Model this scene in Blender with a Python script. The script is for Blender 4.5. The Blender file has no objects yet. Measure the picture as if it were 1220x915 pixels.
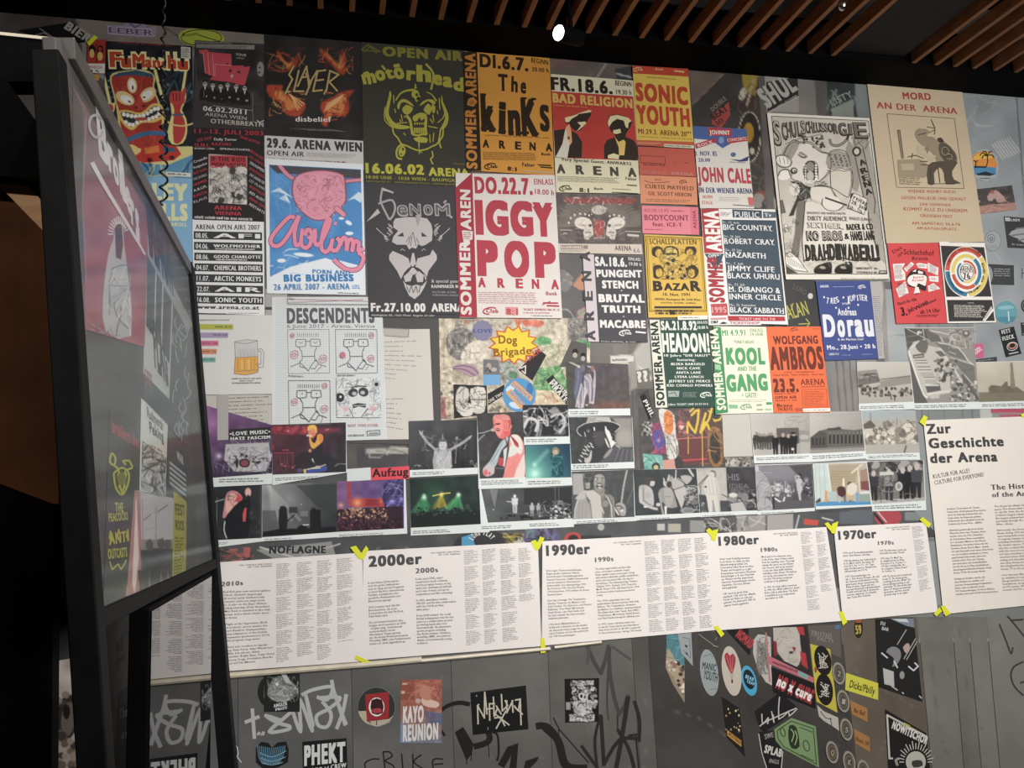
import bpy,math,random
import numpy as np
from mathutils import Vector,Matrix

SC=bpy.context.scene
COL=SC.collection
# ---------------------------------------------------------------- camera
FPX=980.56
def cam_axes(yaw=.23302,pit=.144544,rol=-.0444725):
    F=np.array([math.sin(yaw)*math.cos(pit),math.cos(yaw)*math.cos(pit),math.sin(pit)])
    R0=np.array([math.cos(yaw),-math.sin(yaw),0.]);U0=np.cross(R0,F)
    return math.cos(rol)*R0+math.sin(rol)*U0,-math.sin(rol)*R0+math.cos(rol)*U0,F
CR,CU,CF=cam_axes()
CP=np.array([0.,-3.3,1.6])
cd=bpy.data.cameras.new('camera');cd.sensor_width=36;cd.sensor_fit='HORIZONTAL';cd.lens=FPX/1220*36
cd.clip_start=.02
cam=bpy.data.objects.new('camera',cd);COL.objects.link(cam)
cam.matrix_world=Matrix(((CR[0],CU[0],-CF[0],CP[0]),(CR[1],CU[1],-CF[1],CP[1]),(CR[2],CU[2],-CF[2],CP[2]),(0,0,0,1)))
SC.camera=cam
# ---------------------------------------------------------------- world, lights, exposure
w=bpy.data.worlds.new('world');SC.world=w;w.use_nodes=True
w.node_tree.nodes['Background'].inputs[0].default_value=(.9,.93,1,1)
w.node_tree.nodes['Background'].inputs[1].default_value=.05
SC.view_settings.view_transform='Standard';SC.view_settings.look='None'
SC.view_settings.gamma=1;SC.view_settings.exposure=.22;SC.view_settings.use_curve_mapping=False
def spot(name,loc,aim,e,ang,blend,size,col):
    l=bpy.data.lights.new(name,'SPOT');l.energy=e;l.spot_size=math.radians(ang);l.spot_blend=blend
    l.shadow_soft_size=size;l.color=col
    o=bpy.data.objects.new(name,l);COL.objects.link(o);o.location=loc
    o.rotation_euler=(Vector(aim)-Vector(loc)).to_track_quat('-Z','Y').to_euler();return o
def area(name,loc,aim,e,sx,sy,col):
    l=bpy.data.lights.new(name,'AREA');l.shape='RECTANGLE';l.size=sx;l.size_y=sy;l.energy=e;l.color=col
    o=bpy.data.objects.new(name,l);COL.objects.link(o);o.location=loc
    o.rotation_euler=(Vector(aim)-Vector(loc)).to_track_quat('-Z','Y').to_euler();return o
spot('wall_spot',(.1,-2.6,3.5),(.1,0,1.3),146,90,1,.05,(1,.975,.95))
spot('wall_spot',(1.5,-2.6,3.5),(1.4,0,1.05),158,84,1,.05,(1,.97,.94))
spot('wall_spot',(2.9,-2.6,3.5),(2.75,0,1.3),148,94,1,.05,(1,.96,.92))
spot('display_fill_spot',(3.0,-3.4,3.3),(-.3,-1.6,1.85),210,24,.6,.1,(1,.96,.93))  # unseen spot, added to brighten the framed posters
spot('board_fill_spot',(-1.7,-4.6,3.4),(-.5,-2.0,2.05),110,20,.7,.05,(1,.9,.8))  # unseen narrow spot, added to light the brown board at far left
area('room_fill',(3.2,-4.6,2.6),(.4,-.6,1.6),155,3,1.5,(1,.975,.95))  # unseen fill lamp, added to even out wall and display

# ---------------------------------------------------------------- helpers
def ray(x,y):
    x=np.asarray(x,float);y=np.asarray(y,float)
    return CF*FPX +np.multiply.outer(x-610,CR)-np.multiply.outer(y-457.5,CU)
class Plane:
    def __init__(s,n,q): s.n=np.array(n,float)/np.linalg.norm(n);s.q=np.array(q,float)
    def P(s,x,y):
        d=ray(x,y);t=((s.q-CP) @ s.n)/(d @ s.n);return CP +d*np.expand_dims(t,-1)
def proj(p):
    d=np.asarray(p)-CP;z=d @ CF
    return 610+FPX*(d @ CR)/z,457.5-FPX*(d @ CU)/z
WALL=Plane((0,-1,0),(0,0,0))
FRM=[0,0,1]
def fr(ox,oy,s): FRM[:]=[ox,oy,s]
def px(p): return p[0]/FRM[2]+FRM[0],p[1]/FRM[2]+FRM[1]
def hexc(c):
    if not isinstance(c,str): return np.array(c,float)
    if len(c) ==3: c=c[0]*2+c[1]*2+c[2]*2
    return np.array([int(c[i:i+2],16)/255 for i in (0,2,4)])
def lin(c): c=np.clip(c,0,1);c=(c*.9+.1*c.mean(-1,keepdims=True))*.97+.015;return np.where(c <= .04045,c/12.92,((c+.055)/1.055)**2.4)  # desaturation and black lift put veiling haze into the ink colours

def tree(name):
    m=bpy.data.materials.new(name);m.use_nodes=True;return m,m.node_tree.nodes,m.node_tree.links,m.node_tree.nodes['Principled BSDF']
def lin0(c): return np.where(c <= .04045,c/12.92,((c+.055)/1.055)**2.4)
def print_mat(name,rough,spec,bump=.05):
    m,n,l,b=tree(name)
    a=n.new('ShaderNodeAttribute');a.attribute_name='Col'
    t=n.new('ShaderNodeTexNoise');t.inputs['Scale'].default_value=9;t.inputs['Detail'].default_value=6
    tc=n.new('ShaderNodeNewGeometry');l.new(tc.outputs['Position'],t.inputs['Vector'])
    mx=n.new('ShaderNodeMix');mx.data_type='RGBA';mx.blend_type='MULTIPLY';mx.inputs[0].default_value=.1
    l.new(a.outputs['Color'],mx.inputs[6]);l.new(t.outputs['Fac'],mx.inputs[7])
    l.new(mx.outputs[2],b.inputs['Base Color'])
    b.inputs['Roughness'].default_value=rough;b.inputs['Specular IOR Level'].default_value=spec
    bp=n.new('ShaderNodeBump');bp.inputs['Strength'].default_value=bump;bp.inputs['Distance'].default_value=.02
    l.new(t.outputs['Fac'],bp.inputs['Height']);l.new(bp.outputs[0],b.inputs['Normal'])
    return m
def noise_mat(name,c1,c2,scale,rough,spec=.4,stretch=(1,1,1),metal=0,bump=0,emit=0):
    m,n,l,b=tree(name)
    tc=n.new('ShaderNodeNewGeometry');mp=n.new('ShaderNodeMapping');mp.inputs['Scale'].default_value=stretch
    t=n.new('ShaderNodeTexNoise');t.inputs['Scale'].default_value=scale;t.inputs['Detail'].default_value=8
    cr=n.new('ShaderNodeValToRGB');cr.color_ramp.elements[0].color=(*lin0(hexc(c1)),1);cr.color_ramp.elements[1].color=(*lin0(hexc(c2)),1)
    cr.color_ramp.elements[0].position=.3;cr.color_ramp.elements[1].position=.7
    l.new(tc.outputs['Position'],mp.inputs[0]);l.new(mp.outputs[0],t.inputs['Vector']);l.new(t.outputs['Fac'],cr.inputs[0]);l.new(cr.outputs[0],b.inputs['Base Color'])
    b.inputs['Roughness'].default_value=rough;b.inputs['Specular IOR Level'].default_value=spec;b.inputs['Metallic'].default_value=metal
    if bump:
        bp=n.new('ShaderNodeBump');bp.inputs['Strength'].default_value=bump;bp.inputs['Distance'].default_value=.01
        l.new(t.outputs['Fac'],bp.inputs['Height']);l.new(bp.outputs[0],b.inputs['Normal'])
    if emit: l.new(cr.outputs[0],b.inputs['Emission Color']);b.inputs['Emission Strength'].default_value=emit
    return m
M_PAPER=print_mat('printed_paper',.55,.12)
M_WALL=print_mat('printed_wall_film',.42,.2,.08)
M_GLOSS=print_mat('glossy_print',.25,.5,.1)
M_PANEL=print_mat('worn_cabinet_laminate',.35,.35,.1)

# glyphs of Blender's built-in font, cached as flat outlines
_fc=bpy.data.curves.new('glyph','FONT');_fo=bpy.data.objects.new('glyph',_fc);COL.objects.link(_fo)
_fc.fill_mode='FRONT'
def _mesh(s,off,res):
    _fc.body=s;_fc.offset=off;_fc.resolution_u=res
    _fo.data=_fc;bpy.context.view_layer.update()
    m=bpy.data.meshes.new_from_object(_fo.evaluated_get(bpy.context.evaluated_depsgraph_get()))
    n=len(m.vertices);co=np.empty(n*3);m.vertices.foreach_get('co',co);co=co.reshape(-1,3)[:,:2].copy()
    lt=np.empty(len(m.polygons),np.int32);m.polygons.foreach_get('loop_total',lt)
    lv=np.empty(len(m.loops),np.int32);m.loops.foreach_get('vertex_index',lv)
    bpy.data.meshes.remove(m);return co,lv,lt
_g,_adv={},{}
def adv(ch):
    if ch not in _adv:
        if '|' not in _adv: a=_mesh('||',0,1)[0];_adv['|']=a[:,0].max()-a[:,0].min()
        a=_mesh('|'+ch+'|',0,1)[0];_adv[ch]=a[:,0].max()-a[:,0].min()-_adv['|'] if ch != '|' else .3
    return _adv[ch]
def glyph(ch,off,res):
    k=(ch,off,res)
    if k not in _g: _g[k]=None if ch ==' ' else _mesh(ch,off,res)
    return _g[k]
def layout(s,off,res,sp=0):
    vs,ls,ts,x,n=[],[],[],0,0
    for ch in s:
        a=adv(ch)+1.6*off
        g=glyph(ch,off,res)
        if g is not None and len(g[0]):
            vs.append(g[0]+(x+.8*off,0));ls.append(g[1]+n);ts.append(g[2]);n += len(g[0])
        x += a+sp
    return np.concatenate(vs),np.concatenate(ls),np.concatenate(ts)

def smooth(pts,k=4,closed=False):
    P=[np.array(p,float) for p in pts];n=len(P);out=[]
    if n <3: return P
    for i in range(n if closed else n-1):
        a=P[(i-1) % n] if closed or i else P[0];b=P[i];c=P[(i+1) % n];d=P[(i+2) % n] if closed or i+2 <n else P[-1]
        for j in range(k):
            t=j/k;out.append(.5*((2*b)+(c-a)*t+(2*a-5*b+4*c-d)*t*t+(3*b-3*c+d-a)*t**3))
    if not closed: out.append(P[-1])
    return out

GAIN=[1.]
class Part:
    def __init__(s,name,label=None,mat=None,stuff=False): s.name,s.label,s.mat,s.stuff=name,label,mat,stuff;s.v,s.l,s.t,s.c,s.n=[],[],[],[],0
    def add(s,v,l,t,c):
        v=np.asarray(v,float);l=np.asarray(l,np.int32);c=np.minimum(lin(hexc(c))*GAIN[0],.9)
        if c.ndim ==1: c=np.tile(c,(len(v),1))
        s.v.append(v);s.l.append(l+s.n);s.t.append(np.asarray(t,np.int32));s.c.append(c);s.n += len(v)
def build(part,org,mat):
    v=np.concatenate(part.v)-org;l=np.concatenate(part.l);t=np.concatenate(part.t);c=np.concatenate(part.c)
    me=bpy.data.meshes.new(part.name);me.vertices.add(len(v));me.vertices.foreach_set('co',v.astype(np.float32).ravel())
    me.loops.add(len(l));me.loops.foreach_set('vertex_index',l)
    me.polygons.add(len(t));me.polygons.foreach_set('loop_start',np.concatenate(([0],np.cumsum(t)[:-1])).astype(np.int32));me.polygons.foreach_set('loop_total',t)
    me.polygons.foreach_set('use_smooth',np.zeros(len(t),bool));me.update(calc_edges=True)
    a=me.color_attributes.new('Col','FLOAT_COLOR','POINT');a.data.foreach_set('color',np.c_[c,np.ones(len(c))].astype(np.float32).ravel())
    me.materials.append(part.mat or mat);return bpy.data.objects.new(part.name,me)

THINGS=[]
class T:
    """one printed thing lying on a plane; drawing calls take coordinates in the current measuring frame"""
    def __init__(s,name,label,cat,q,col,lv=1,pl=None,th=.0005,mat=None,group=None,kind=None,parent=None,shape=None):
        s.name,s.label,s.cat,s.group,s.kind,s.parent=name,label,cat,group,kind,parent
        s.pl=pl or WALL;s.mat=mat or M_PAPER;s.base=lv*.001;s.k=0;s.th=th
        s.q=[px(p) for p in q];s.parts=[];s.cur=s.root=Part(name)
        c=s.P3(s.q,s.base+th);s.c4=c;s.org=c.mean(0)
        if shape is None: b=s.P3(s.q,s.base)
        else:
            o=[px(p) for p in shape];c=s.P3(o,s.base+th);b=s.P3(o,s.base)
        n=len(c);l=list(range(n))[::-1];t=[n]
        for i in range(n): j=(i+1) % n;l += [i,j,n+j,n+i];t.append(4)
        s.root.add(np.concatenate((c,b)),l,t,col);THINGS.append(s)
    def P3(s,pts,off):
        p=np.array(pts,float);return s.pl.P(p[:,0],p[:,1])+s.pl.n*off
    def off(s): s.k += 1;return s.base+s.th+s.k*.00004
    def part(s,name,label=None,mat=None,stuff=False): s.cur=Part(name,label,mat,stuff);s.parts.append(s.cur);return s
    def _poly(s,p3,col): s.cur.add(p3,range(len(p3)),[len(p3)],col)
    def poly(s,pts,col,sm=0):
        if sm: pts=smooth(pts,sm,True)
        s._poly(s.P3([px(p) for p in pts],s.off()),col);return s
    def uv(s,u,v,o):
        a,b,c,d=s.c4;u=np.asarray(u)[...,None];v=np.asarray(v)[...,None]
        return (a*(1-u)+b*u)*(1-v)+(d*(1-u)+c*u)*v +s.pl.n*(o-s.base-s.th)
    def q_(s,u0,v0,u1,v1,col):
        o=s.off();s._poly(s.uv([u0,u1,u1,u0],[v0,v0,v1,v1],o),col);return s
    def frame(s,u0,v0,u1,v1,w,col,asp=1.4):
        wv=w/asp
        for r in ((u0,v0,u1,v0+wv),(u0,v1-wv,u1,v1),(u0,v0,u0+w,v1),(u1-w,v0,u1,v1)): s.q_(*r,col)
        return s
    def uvp(s,u,v):
        x,y=proj(s.uv(u,v,s.base+s.th));return ((x-FRM[0])*FRM[2],(y-FRM[1])*FRM[2])
    def ell(s,cx,cy,rx,ry,col,rot=0,n=24):
        r=math.radians(rot);pts=[]
        for i in range(n):
            a=i*2*math.pi/n;x,y=rx*math.cos(a),ry*math.sin(a);pts.append((cx+x*math.cos(r)-y*math.sin(r),cy+x*math.sin(r)+y*math.cos(r)))
        return s.poly(pts,col)
    def ring(s,cx,cy,rx,ry,w,col,rot=0,a0=0,a1=360,n=32):
        r=math.radians(rot);pts=[];n=max(3,int(n*abs(a1-a0)/360)+1)
        for i in range(n+1):
            a=math.radians(a0+(a1-a0)*i/n);x,y=rx*math.cos(a),ry*math.sin(a);pts.append((cx+x*math.cos(r)-y*math.sin(r),cy+x*math.sin(r)+y*math.cos(r)))
        return s.line(pts,w,col)
    def line(s,pts,w,col,sm=0,w2=None,closed=False):
        if closed: pts=list(pts)+[pts[0]]
        if sm: pts=smooth(pts,sm)
        pp=[pts[0]]
        for q in pts[1:]:
            if math.dist(q,pp[-1]) >.45*w: pp.append(q)
        if len(pp) <2 or math.dist(pp[-1],pts[-1]) >.2*w: pp.append(pts[-1])
        p=np.array(pp,float);n=len(p)
        d=np.diff(p,axis=0);L=np.hypot(d[:,0],d[:,1]);L[L ==0]=1;d=d/L[:,None]
        nn=np.c_[-d[:,1],d[:,0]];m=np.empty((n,2));m[0]=nn[0];m[-1]=nn[-1]
        if n >2:
            m[1:-1]=nn[:-1]+nn[1:];q=(m[1:-1]**2).sum(1);m[1:-1]=m[1:-1]*(2/np.maximum(q,1.0))[:,None]
        ww=np.linspace(w,w if w2 is None else w2,n)[:,None]/2
        o=s.off();w_=np.linspace(w,w if w2 is None else w2,n);V,l,tt,D=[],[],[],[];k=0
        for i in range(n-1):
            h0,h1=w_[i]/2,w_[i+1]/2;q=nn[i];V += [p[i]+q*h0,p[i]-q*h0,p[i+1]-q*h1,p[i+1]+q*h1];l += range(k,k+4);tt.append(4);k += 4;D += [(i % 15)*.0000022]*4
            if i and w_[i]/FRM[2] >1.1: V += [p[i]+h0*np.array((math.cos(a),math.sin(a))) for a in (0,.785,1.571,2.356,3.142,3.927,4.712,5.498)];l += range(k,k+8);tt.append(8);k += 8;D += [(i % 15)*.0000022+.0000011]*8
        v=s.P3([px(q) for q in V],o)+np.outer(D,s.pl.n)
        s.cur.add(v,l,tt,col);return s
    def lines(s,L,w,col,sm=0):
        k0=s.k
        for i,p in enumerate(L): s.k=k0+(i if len(L) <14 else (i % 6)*1.);s.line(p,w,col,sm)
        s.k=k0+min(len(L),13)+1
        return s
    def _place(s,lay,a,b,h,col,wid=None,o=None,keepx=False,dep=None):
        v,l,t=lay;a=px(a);b=px(b);h=h/FRM[2]
        A,B=s.P3([a,b],o);dr=B-A;W=np.linalg.norm(dr);dr=dr/W;up=np.cross(s.pl.n,dr)
        ix,iy=b[0]-a[0],b[1]-a[1];Ln=math.hypot(ix,iy);m=((a[0]+b[0])/2,(a[1]+b[1])/2)
        M0,M1=s.P3([m,(m[0]+iy/Ln*h,m[1]-ix/Ln*h)],o);hm=abs((M1-M0) @ up)
        x0=0 if keepx else v[:,0].min();x1=v[:,0].max()
        k=W/(x1-x0) if wid is None else wid
        P=A+np.outer((v[:,0]-x0)*k,dr)+np.outer(v[:,1]*hm/.69,up)
        if dep is not None: P=P+np.outer(dep,s.pl.n)
        s.cur.add(P,l,t,col);return k
    def text(s,st,x0,y0,x1,y1,h,col,off=.03,res=None,sp=0,ol=None):
        big=h/FRM[2] >= 8;res=res or (5 if h/FRM[2] >22 else 3 if big else 2);o=s.off()
        bo=0;x=0;V,L,Tt,D=[],[],[],[];n=0;d=max(0,off-bo)
        sh=[(0,0)] if d <= 0 else [(-d,0),(d,0)] if not big else [(i*d,j*d*.62) for i in (-1,0,1) for j in (-1,1)]
        for i,ch in enumerate(st):
            g=glyph(ch,bo,res)
            if g is not None and len(g[0]):
                for k,(dx,dy) in enumerate(sh):
                    V.append(g[0]+(x+off+dx,dy));L.append(g[1]+n);Tt.append(g[2]);n += len(g[0]);D.append(np.full(len(g[0]),((i % 2)*6+k)*.0000028))
            x += adv(ch)+1.7*off+sp
        s._place((np.concatenate(V),np.concatenate(L),np.concatenate(Tt)),(x0,y0),(x1,y1),h/(1+.8*d/.69*1.2),col,o=o,dep=np.concatenate(D));return s
    def vtext(s,st,x0,y0,x1,y1,h,col,off=.03): return s.text(st,x0,y0,x1,y1,h,col,off)
    def para(s,L,q,col,h,off=.02,nat=True):
        h *= 1.12;col='3c3c3c'
        tl,tr,br,bl=[np.array(p,float) for p in q];n=len(L);o=s.off()
        lays=[layout(x,off,1) if x.strip() else None for x in L]
        mx=max(y[0][:,0].max() for y in lays if y is not None)
        for i,y in enumerate(lays):
            if y is None: continue
            f=(i+.8)/n;a=tl+(bl-tl)*f;b=tr+(br-tr)*f
            A,B=s.P3([px(a),px(b)],o);s._place(y,a,b,h,col,wid=np.linalg.norm(B-A)/mx,o=o,keepx=True)
        return s
    def arc(s,st,cx,cy,r,a0,a1,h,col,off=.03,ry=None):
        n=len(st);ry=ry or r
        for i,ch in enumerate(st):
            if ch ==' ': continue
            f=math.radians(a0+(a1-a0)*(i+.5)/n);df=math.radians((a1-a0)/n*.42)
            p=[(cx+r*math.cos(f+d),cy+ry*math.sin(f+d)) for d in (-df,df)]
            s.text(ch,*p[0],*p[1],h,col,off)
        return s
    def body(s,q,n,col,seed=1,fill=.95,h=.5,lw=1.,gap=0,jag=.25,cw=None):
        rnd=random.Random(seed);tl,tr,br,bl=[np.array(p,float) for p in q];o=s.off();V=[]
        Wd=np.linalg.norm(tr-tl);rh=np.linalg.norm(bl-tl)/n;cw=cw or rh*.42
        for i in range(n):
            if gap and i % gap ==gap-1: continue
            f0=(i+.5-h*.5)/n;f1=(i+.5+h*.5)/n
            end=fill-rnd.random()*jag*fill;x=0.;word=0;wl=rnd.randint(2,9)
            if gap and i % gap ==gap-2: end *= .5
            while x*1. <end*Wd:
                if word >= wl: x += cw*.8;word=0;wl=rnd.randint(2,9);continue
                c=cw*rnd.uniform(.55,.9)*lw;u0,u1=x/Wd,min(1,(x+c)/Wd);e=rnd.choice((0,0,0,.25*h/n,-.0))
                A=tl+(tr-tl)*u0;B=tl+(tr-tl)*u1;A2=bl+(br-bl)*u0;B2=bl+(br-bl)*u1
                V += [A+(A2-A)*(f0-e),B+(B2-B)*(f0-e),B+(B2-B)*f1,A+(A2-A)*f1];x += cw*1.02;word += 1
        V=s.P3([px(p) for p in V],o);s.cur.add(V,range(len(V)),[4]*(len(V)//4),col);return s
    def ras(s,name,q,step,fn,label=None,mat=None):
        q=[px(p) for p in q] if q else s.q;o=s.off();a,b,c,d=s.P3(q,o)
        nx=max(4,int(max(math.dist(q[0],q[1]),math.dist(q[3],q[2]))/step));ny=max(4,int(max(math.dist(q[0],q[3]),math.dist(q[1],q[2]))/step))
        u,v=np.meshgrid(np.linspace(0,1,nx+1),np.linspace(0,1,ny+1));U=u[...,None];V=v[...,None]
        P=(a*(1-U)+b*U)*(1-V)+(d*(1-U)+c*U)*V;x,y=proj(P)
        cv=Cv((x-FRM[0])*FRM[2],(y-FRM[1])*FRM[2],u,v);fn(cv)
        i=np.arange(nx*ny);r=i//nx*(nx+1)+i % nx
        l=np.stack((r,r+nx+1,r+nx+2,r+1),1).ravel()
        part=Part(name,label,mat);part.add(P.reshape(-1,3),l,[4]*(nx*ny),cv.im.reshape(-1,3));s.parts.append(part);s.cur=part;return s
    def finish(s):
        r=build(s.root,s.org,s.mat);r.location=s.org;COL.objects.link(r)
        if s.label: r['label']=s.label
        if s.cat: r['category']=s.cat
        if s.group: r['group']=s.group
        if s.kind: r['kind']=s.kind
        if s.parent is not None: r.parent=s.parent;r.location=s.org-np.array(s.parent.location)
        for p in s.parts:
            if not p.v: continue
            o=build(p,s.org,s.mat);COL.objects.link(o);o.parent=r
            if p.label: o['label']=p.label
            if p.stuff: o['kind']='stuff'
        s.obj=r;return r

class Cv:
    def __init__(s,x,y,u,v): s.x,s.y,s.u,s.v=x,y,u,v;s.im=np.zeros(x.shape+(3,));s.so=FRM[2]*.7;s.fr_=list(FRM)
    def re(s,ox,oy,sc): a,b,k=s.fr_;s.x=(s.x/k+a-ox)*sc;s.y=(s.y/k+b-oy)*sc;s.so=sc*.7;return s
    def win(s,x0,y0,x1,y1):
        rr=np.where((s.y.max(1) >= y0) & (s.y.min(1) <= y1))[0];cc=np.where((s.x.max(0) >= x0) & (s.x.min(0) <= x1))[0]
        if len(rr) ==0 or len(cc) ==0: return None
        return slice(rr[0],rr[-1]+1),slice(cc[0],cc[-1]+1)
    def put(s,w,m,col):
        m=m[...,None];s.im[w]=s.im[w]*(1-m)+hexc(col)*m
    def f(s,col): s.im[:]=hexc(col);return s
    def g(s,x0,y0,c0,x1,y1,c1,a=1):
        d=(x1-x0,y1-y0);t=np.clip(((s.x-x0)*d[0]+(s.y-y0)*d[1])/(d[0]**2+d[1]**2),0,1)[...,None]
        s.im=s.im*(1-a)+a*(hexc(c0)*(1-t)+hexc(c1)*t);return s
    def e(s,cx,cy,rx,ry,col,rot=0,a=1,so=None):
        so=so or s.so;R=max(rx,ry)+so;w=s.win(cx-R,cy-R,cx+R,cy+R)
        if w is None: return s
        X=s.x[w]-cx;Y=s.y[w]-cy;r=math.radians(rot);xx=X*math.cos(r)+Y*math.sin(r);yy=-X*math.sin(r)+Y*math.cos(r)
        d=(np.sqrt((xx/rx)**2+(yy/ry)**2)-1)*min(rx,ry);s.put(w,np.clip(.5-d/so,0,1)*a,col);return s
    def glow(s,cx,cy,r,col,a=1,ry=None,pw=2):
        ry=ry or r;d=np.sqrt(((s.x-cx)/r)**2+((s.y-cy)/ry)**2);m=(np.clip(1-d,0,1)**pw*a)[...,None];s.im=s.im*(1-m)+hexc(col)*m;return s
    def p(s,pts,col,a=1,sm=0,so=None):
        if sm: pts=smooth(pts,sm,True)
        P=np.array(pts,float);w=s.win(P[:,0].min()-3,P[:,1].min()-3,P[:,0].max()+3,P[:,1].max()+3)
        if w is None: return s
        X,Y=s.x[w],s.y[w];ins=np.zeros(X.shape,bool);D=np.full(X.shape,1e9)
        for i in range(len(P)):
            x0,y0=P[i];x1,y1=P[(i+1) % len(P)]
            if y0 != y1: ins ^= ((Y <y0) != (Y <y1)) & (X <(x1-x0)*(Y-y0)/(y1-y0)+x0)
            dx,dy=x1-x0,y1-y0;q=dx*dx+dy*dy or 1;t=np.clip(((X-x0)*dx+(Y-y0)*dy)/q,0,1);D=np.minimum(D,(X-x0-t*dx)**2+(Y-y0-t*dy)**2)
        D=np.sqrt(D)*np.where(ins,1,-1);so=so or s.so;s.put(w,np.clip(.5+D/so,0,1)*a,col);return s
    def r(s,x0,y0,x1,y1,col,a=1): return s.p([(x0,y0),(x1,y0),(x1,y1),(x0,y1)],col,a)
    def l(s,pts,wd,col,a=1,sm=0,so=None):
        if sm: pts=smooth(pts,sm)
        P=np.array(pts,float);so=so or s.so;R=wd/2+so;w=s.win(P[:,0].min()-R,P[:,1].min()-R,P[:,0].max()+R,P[:,1].max()+R)
        if w is None: return s
        X,Y=s.x[w],s.y[w];D=np.full(X.shape,1e9)
        for i in range(len(P)-1):
            x0,y0=P[i];x1,y1=P[i+1];dx,dy=x1-x0,y1-y0;q=dx*dx+dy*dy or 1
            t=np.clip(((X-x0)*dx+(Y-y0)*dy)/q,0,1);D=np.minimum(D,(X-x0-t*dx)**2+(Y-y0-t*dy)**2)
        s.put(w,np.clip(.5+(wd/2-np.sqrt(D))/so,0,1)*a,col);return s
    def n(s,sc,amp,seed=0):
        rg=np.random.RandomState(abs(seed));G=rg.rand(64,64);X=s.x/sc;Y=s.y/sc
        xi=np.floor(X).astype(int);yi=np.floor(Y).astype(int);fx=X-xi;fy=Y-yi;fx=fx*fx*(3-2*fx);fy=fy*fy*(3-2*fy)
        g=lambda a,b: G[a % 64,b % 64]
        v=(g(yi,xi)*(1-fx)+g(yi,xi+1)*fx)*(1-fy)+(g(yi+1,xi)*(1-fx)+g(yi+1,xi+1)*fx)*fy
        s.im=np.clip(s.im+((v-.5)*2*amp)[...,None],0,1);return s
    def bl(s,x0,y0,x1,y1,n,r0,r1,cols,seed=0,a=1,asp=1.):
        rd=random.Random(seed)
        for _ in range(n):
            r=rd.uniform(r0,r1);s.e(rd.uniform(x0,x1),rd.uniform(y0,y1),r,r*asp*rd.uniform(.6,1.3),rd.choice(cols),rd.uniform(0,90),a)
        return s
    def sc(s,x0,y0,x1,y1,n,L,wd,cols,seed=0,a=.62):
        rd=random.Random(seed)
        for _ in range(n):
            x,y,t=rd.uniform(x0,x1),rd.uniform(y0,y1),rd.uniform(0,6.3);p=[(x,y)]
            for _ in range(3): t += rd.uniform(-.5,.5);x=min(x1,max(x0,x+L*math.cos(t)));y=min(y1,max(y0,y+L*math.sin(t)));p.append((x,y))
            s.l(p,wd*rd.uniform(.4,1.2),rd.choice(cols),a,2)
        return s
    def fig(s,x,y,h,c1,c2,hc,rd=None,lean=0):
        s.p([(x-.1*h,y-.02*h),(x-.13*h,y-.5*h),(x-.16*h+lean,y-.78*h),(x+.16*h+lean,y-.78*h),(x+.13*h,y-.5*h),(x+.12*h,y),(x+.03*h,y),(x,y-.4*h),(x-.02*h,y)],c1)
        s.p([(x-.15*h,y-.45*h),(x-.17*h+lean,y-.8*h),(x+.17*h+lean,y-.8*h),(x+.15*h,y-.45*h)],c2)
        s.e(x+lean,y-.89*h,.075*h,.1*h,hc);return s
def clubmark(t,x,y,w,col,h=None):
    h=h or w*.42;t.ring(x,y,w*.38,h*.42,w*.07,col,-8,100,330);t.text('Club',x-w*.22,y+h*.22,x+w*.45,y+h*.28,h*.55,col,.05)
# ================================================================ structure
M_BLACK=noise_mat('black_paint','030304','060607',14,.7,.05)
M_CEIL=noise_mat('dark_ceiling','070707','100f0f',8,.9,.1)
M_FLOOR=noise_mat('dark_floor','2a2624','3a3532',6,.6,.3)
M_WOOD=noise_mat('oiled_wood_slats','744a2f','946442',10,.55,.3,(14,1,3))
M_BEIGE=noise_mat('beige_enamel','b5ac98','c9c0ac',20,.35,.4)
M_STILE=noise_mat('dark_grey_powder_coat','0b0c0d','111213',30,.6,.08)
M_BROWN=noise_mat('brown_hardboard','4a2e1e','6a4228',9,.8,.1)
M_LIGHTBAND=noise_mat('painted_light_band','c89c74','dcb48c',12,.7,.2,(1,1,6))  # tan tone for the band of light painted across the brown board
M_CHROME=noise_mat('chrome','b0b0b0','d0d0d0',10,.15,.5,metal=1)
M_LAMP=noise_mat('lamp_disc','fffaf0','ffffff',4,.5,.2,emit=9)
M_RUBBER=noise_mat('black_rubber_cable','0c0c0d','18181a',40,.35,.5)
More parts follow.
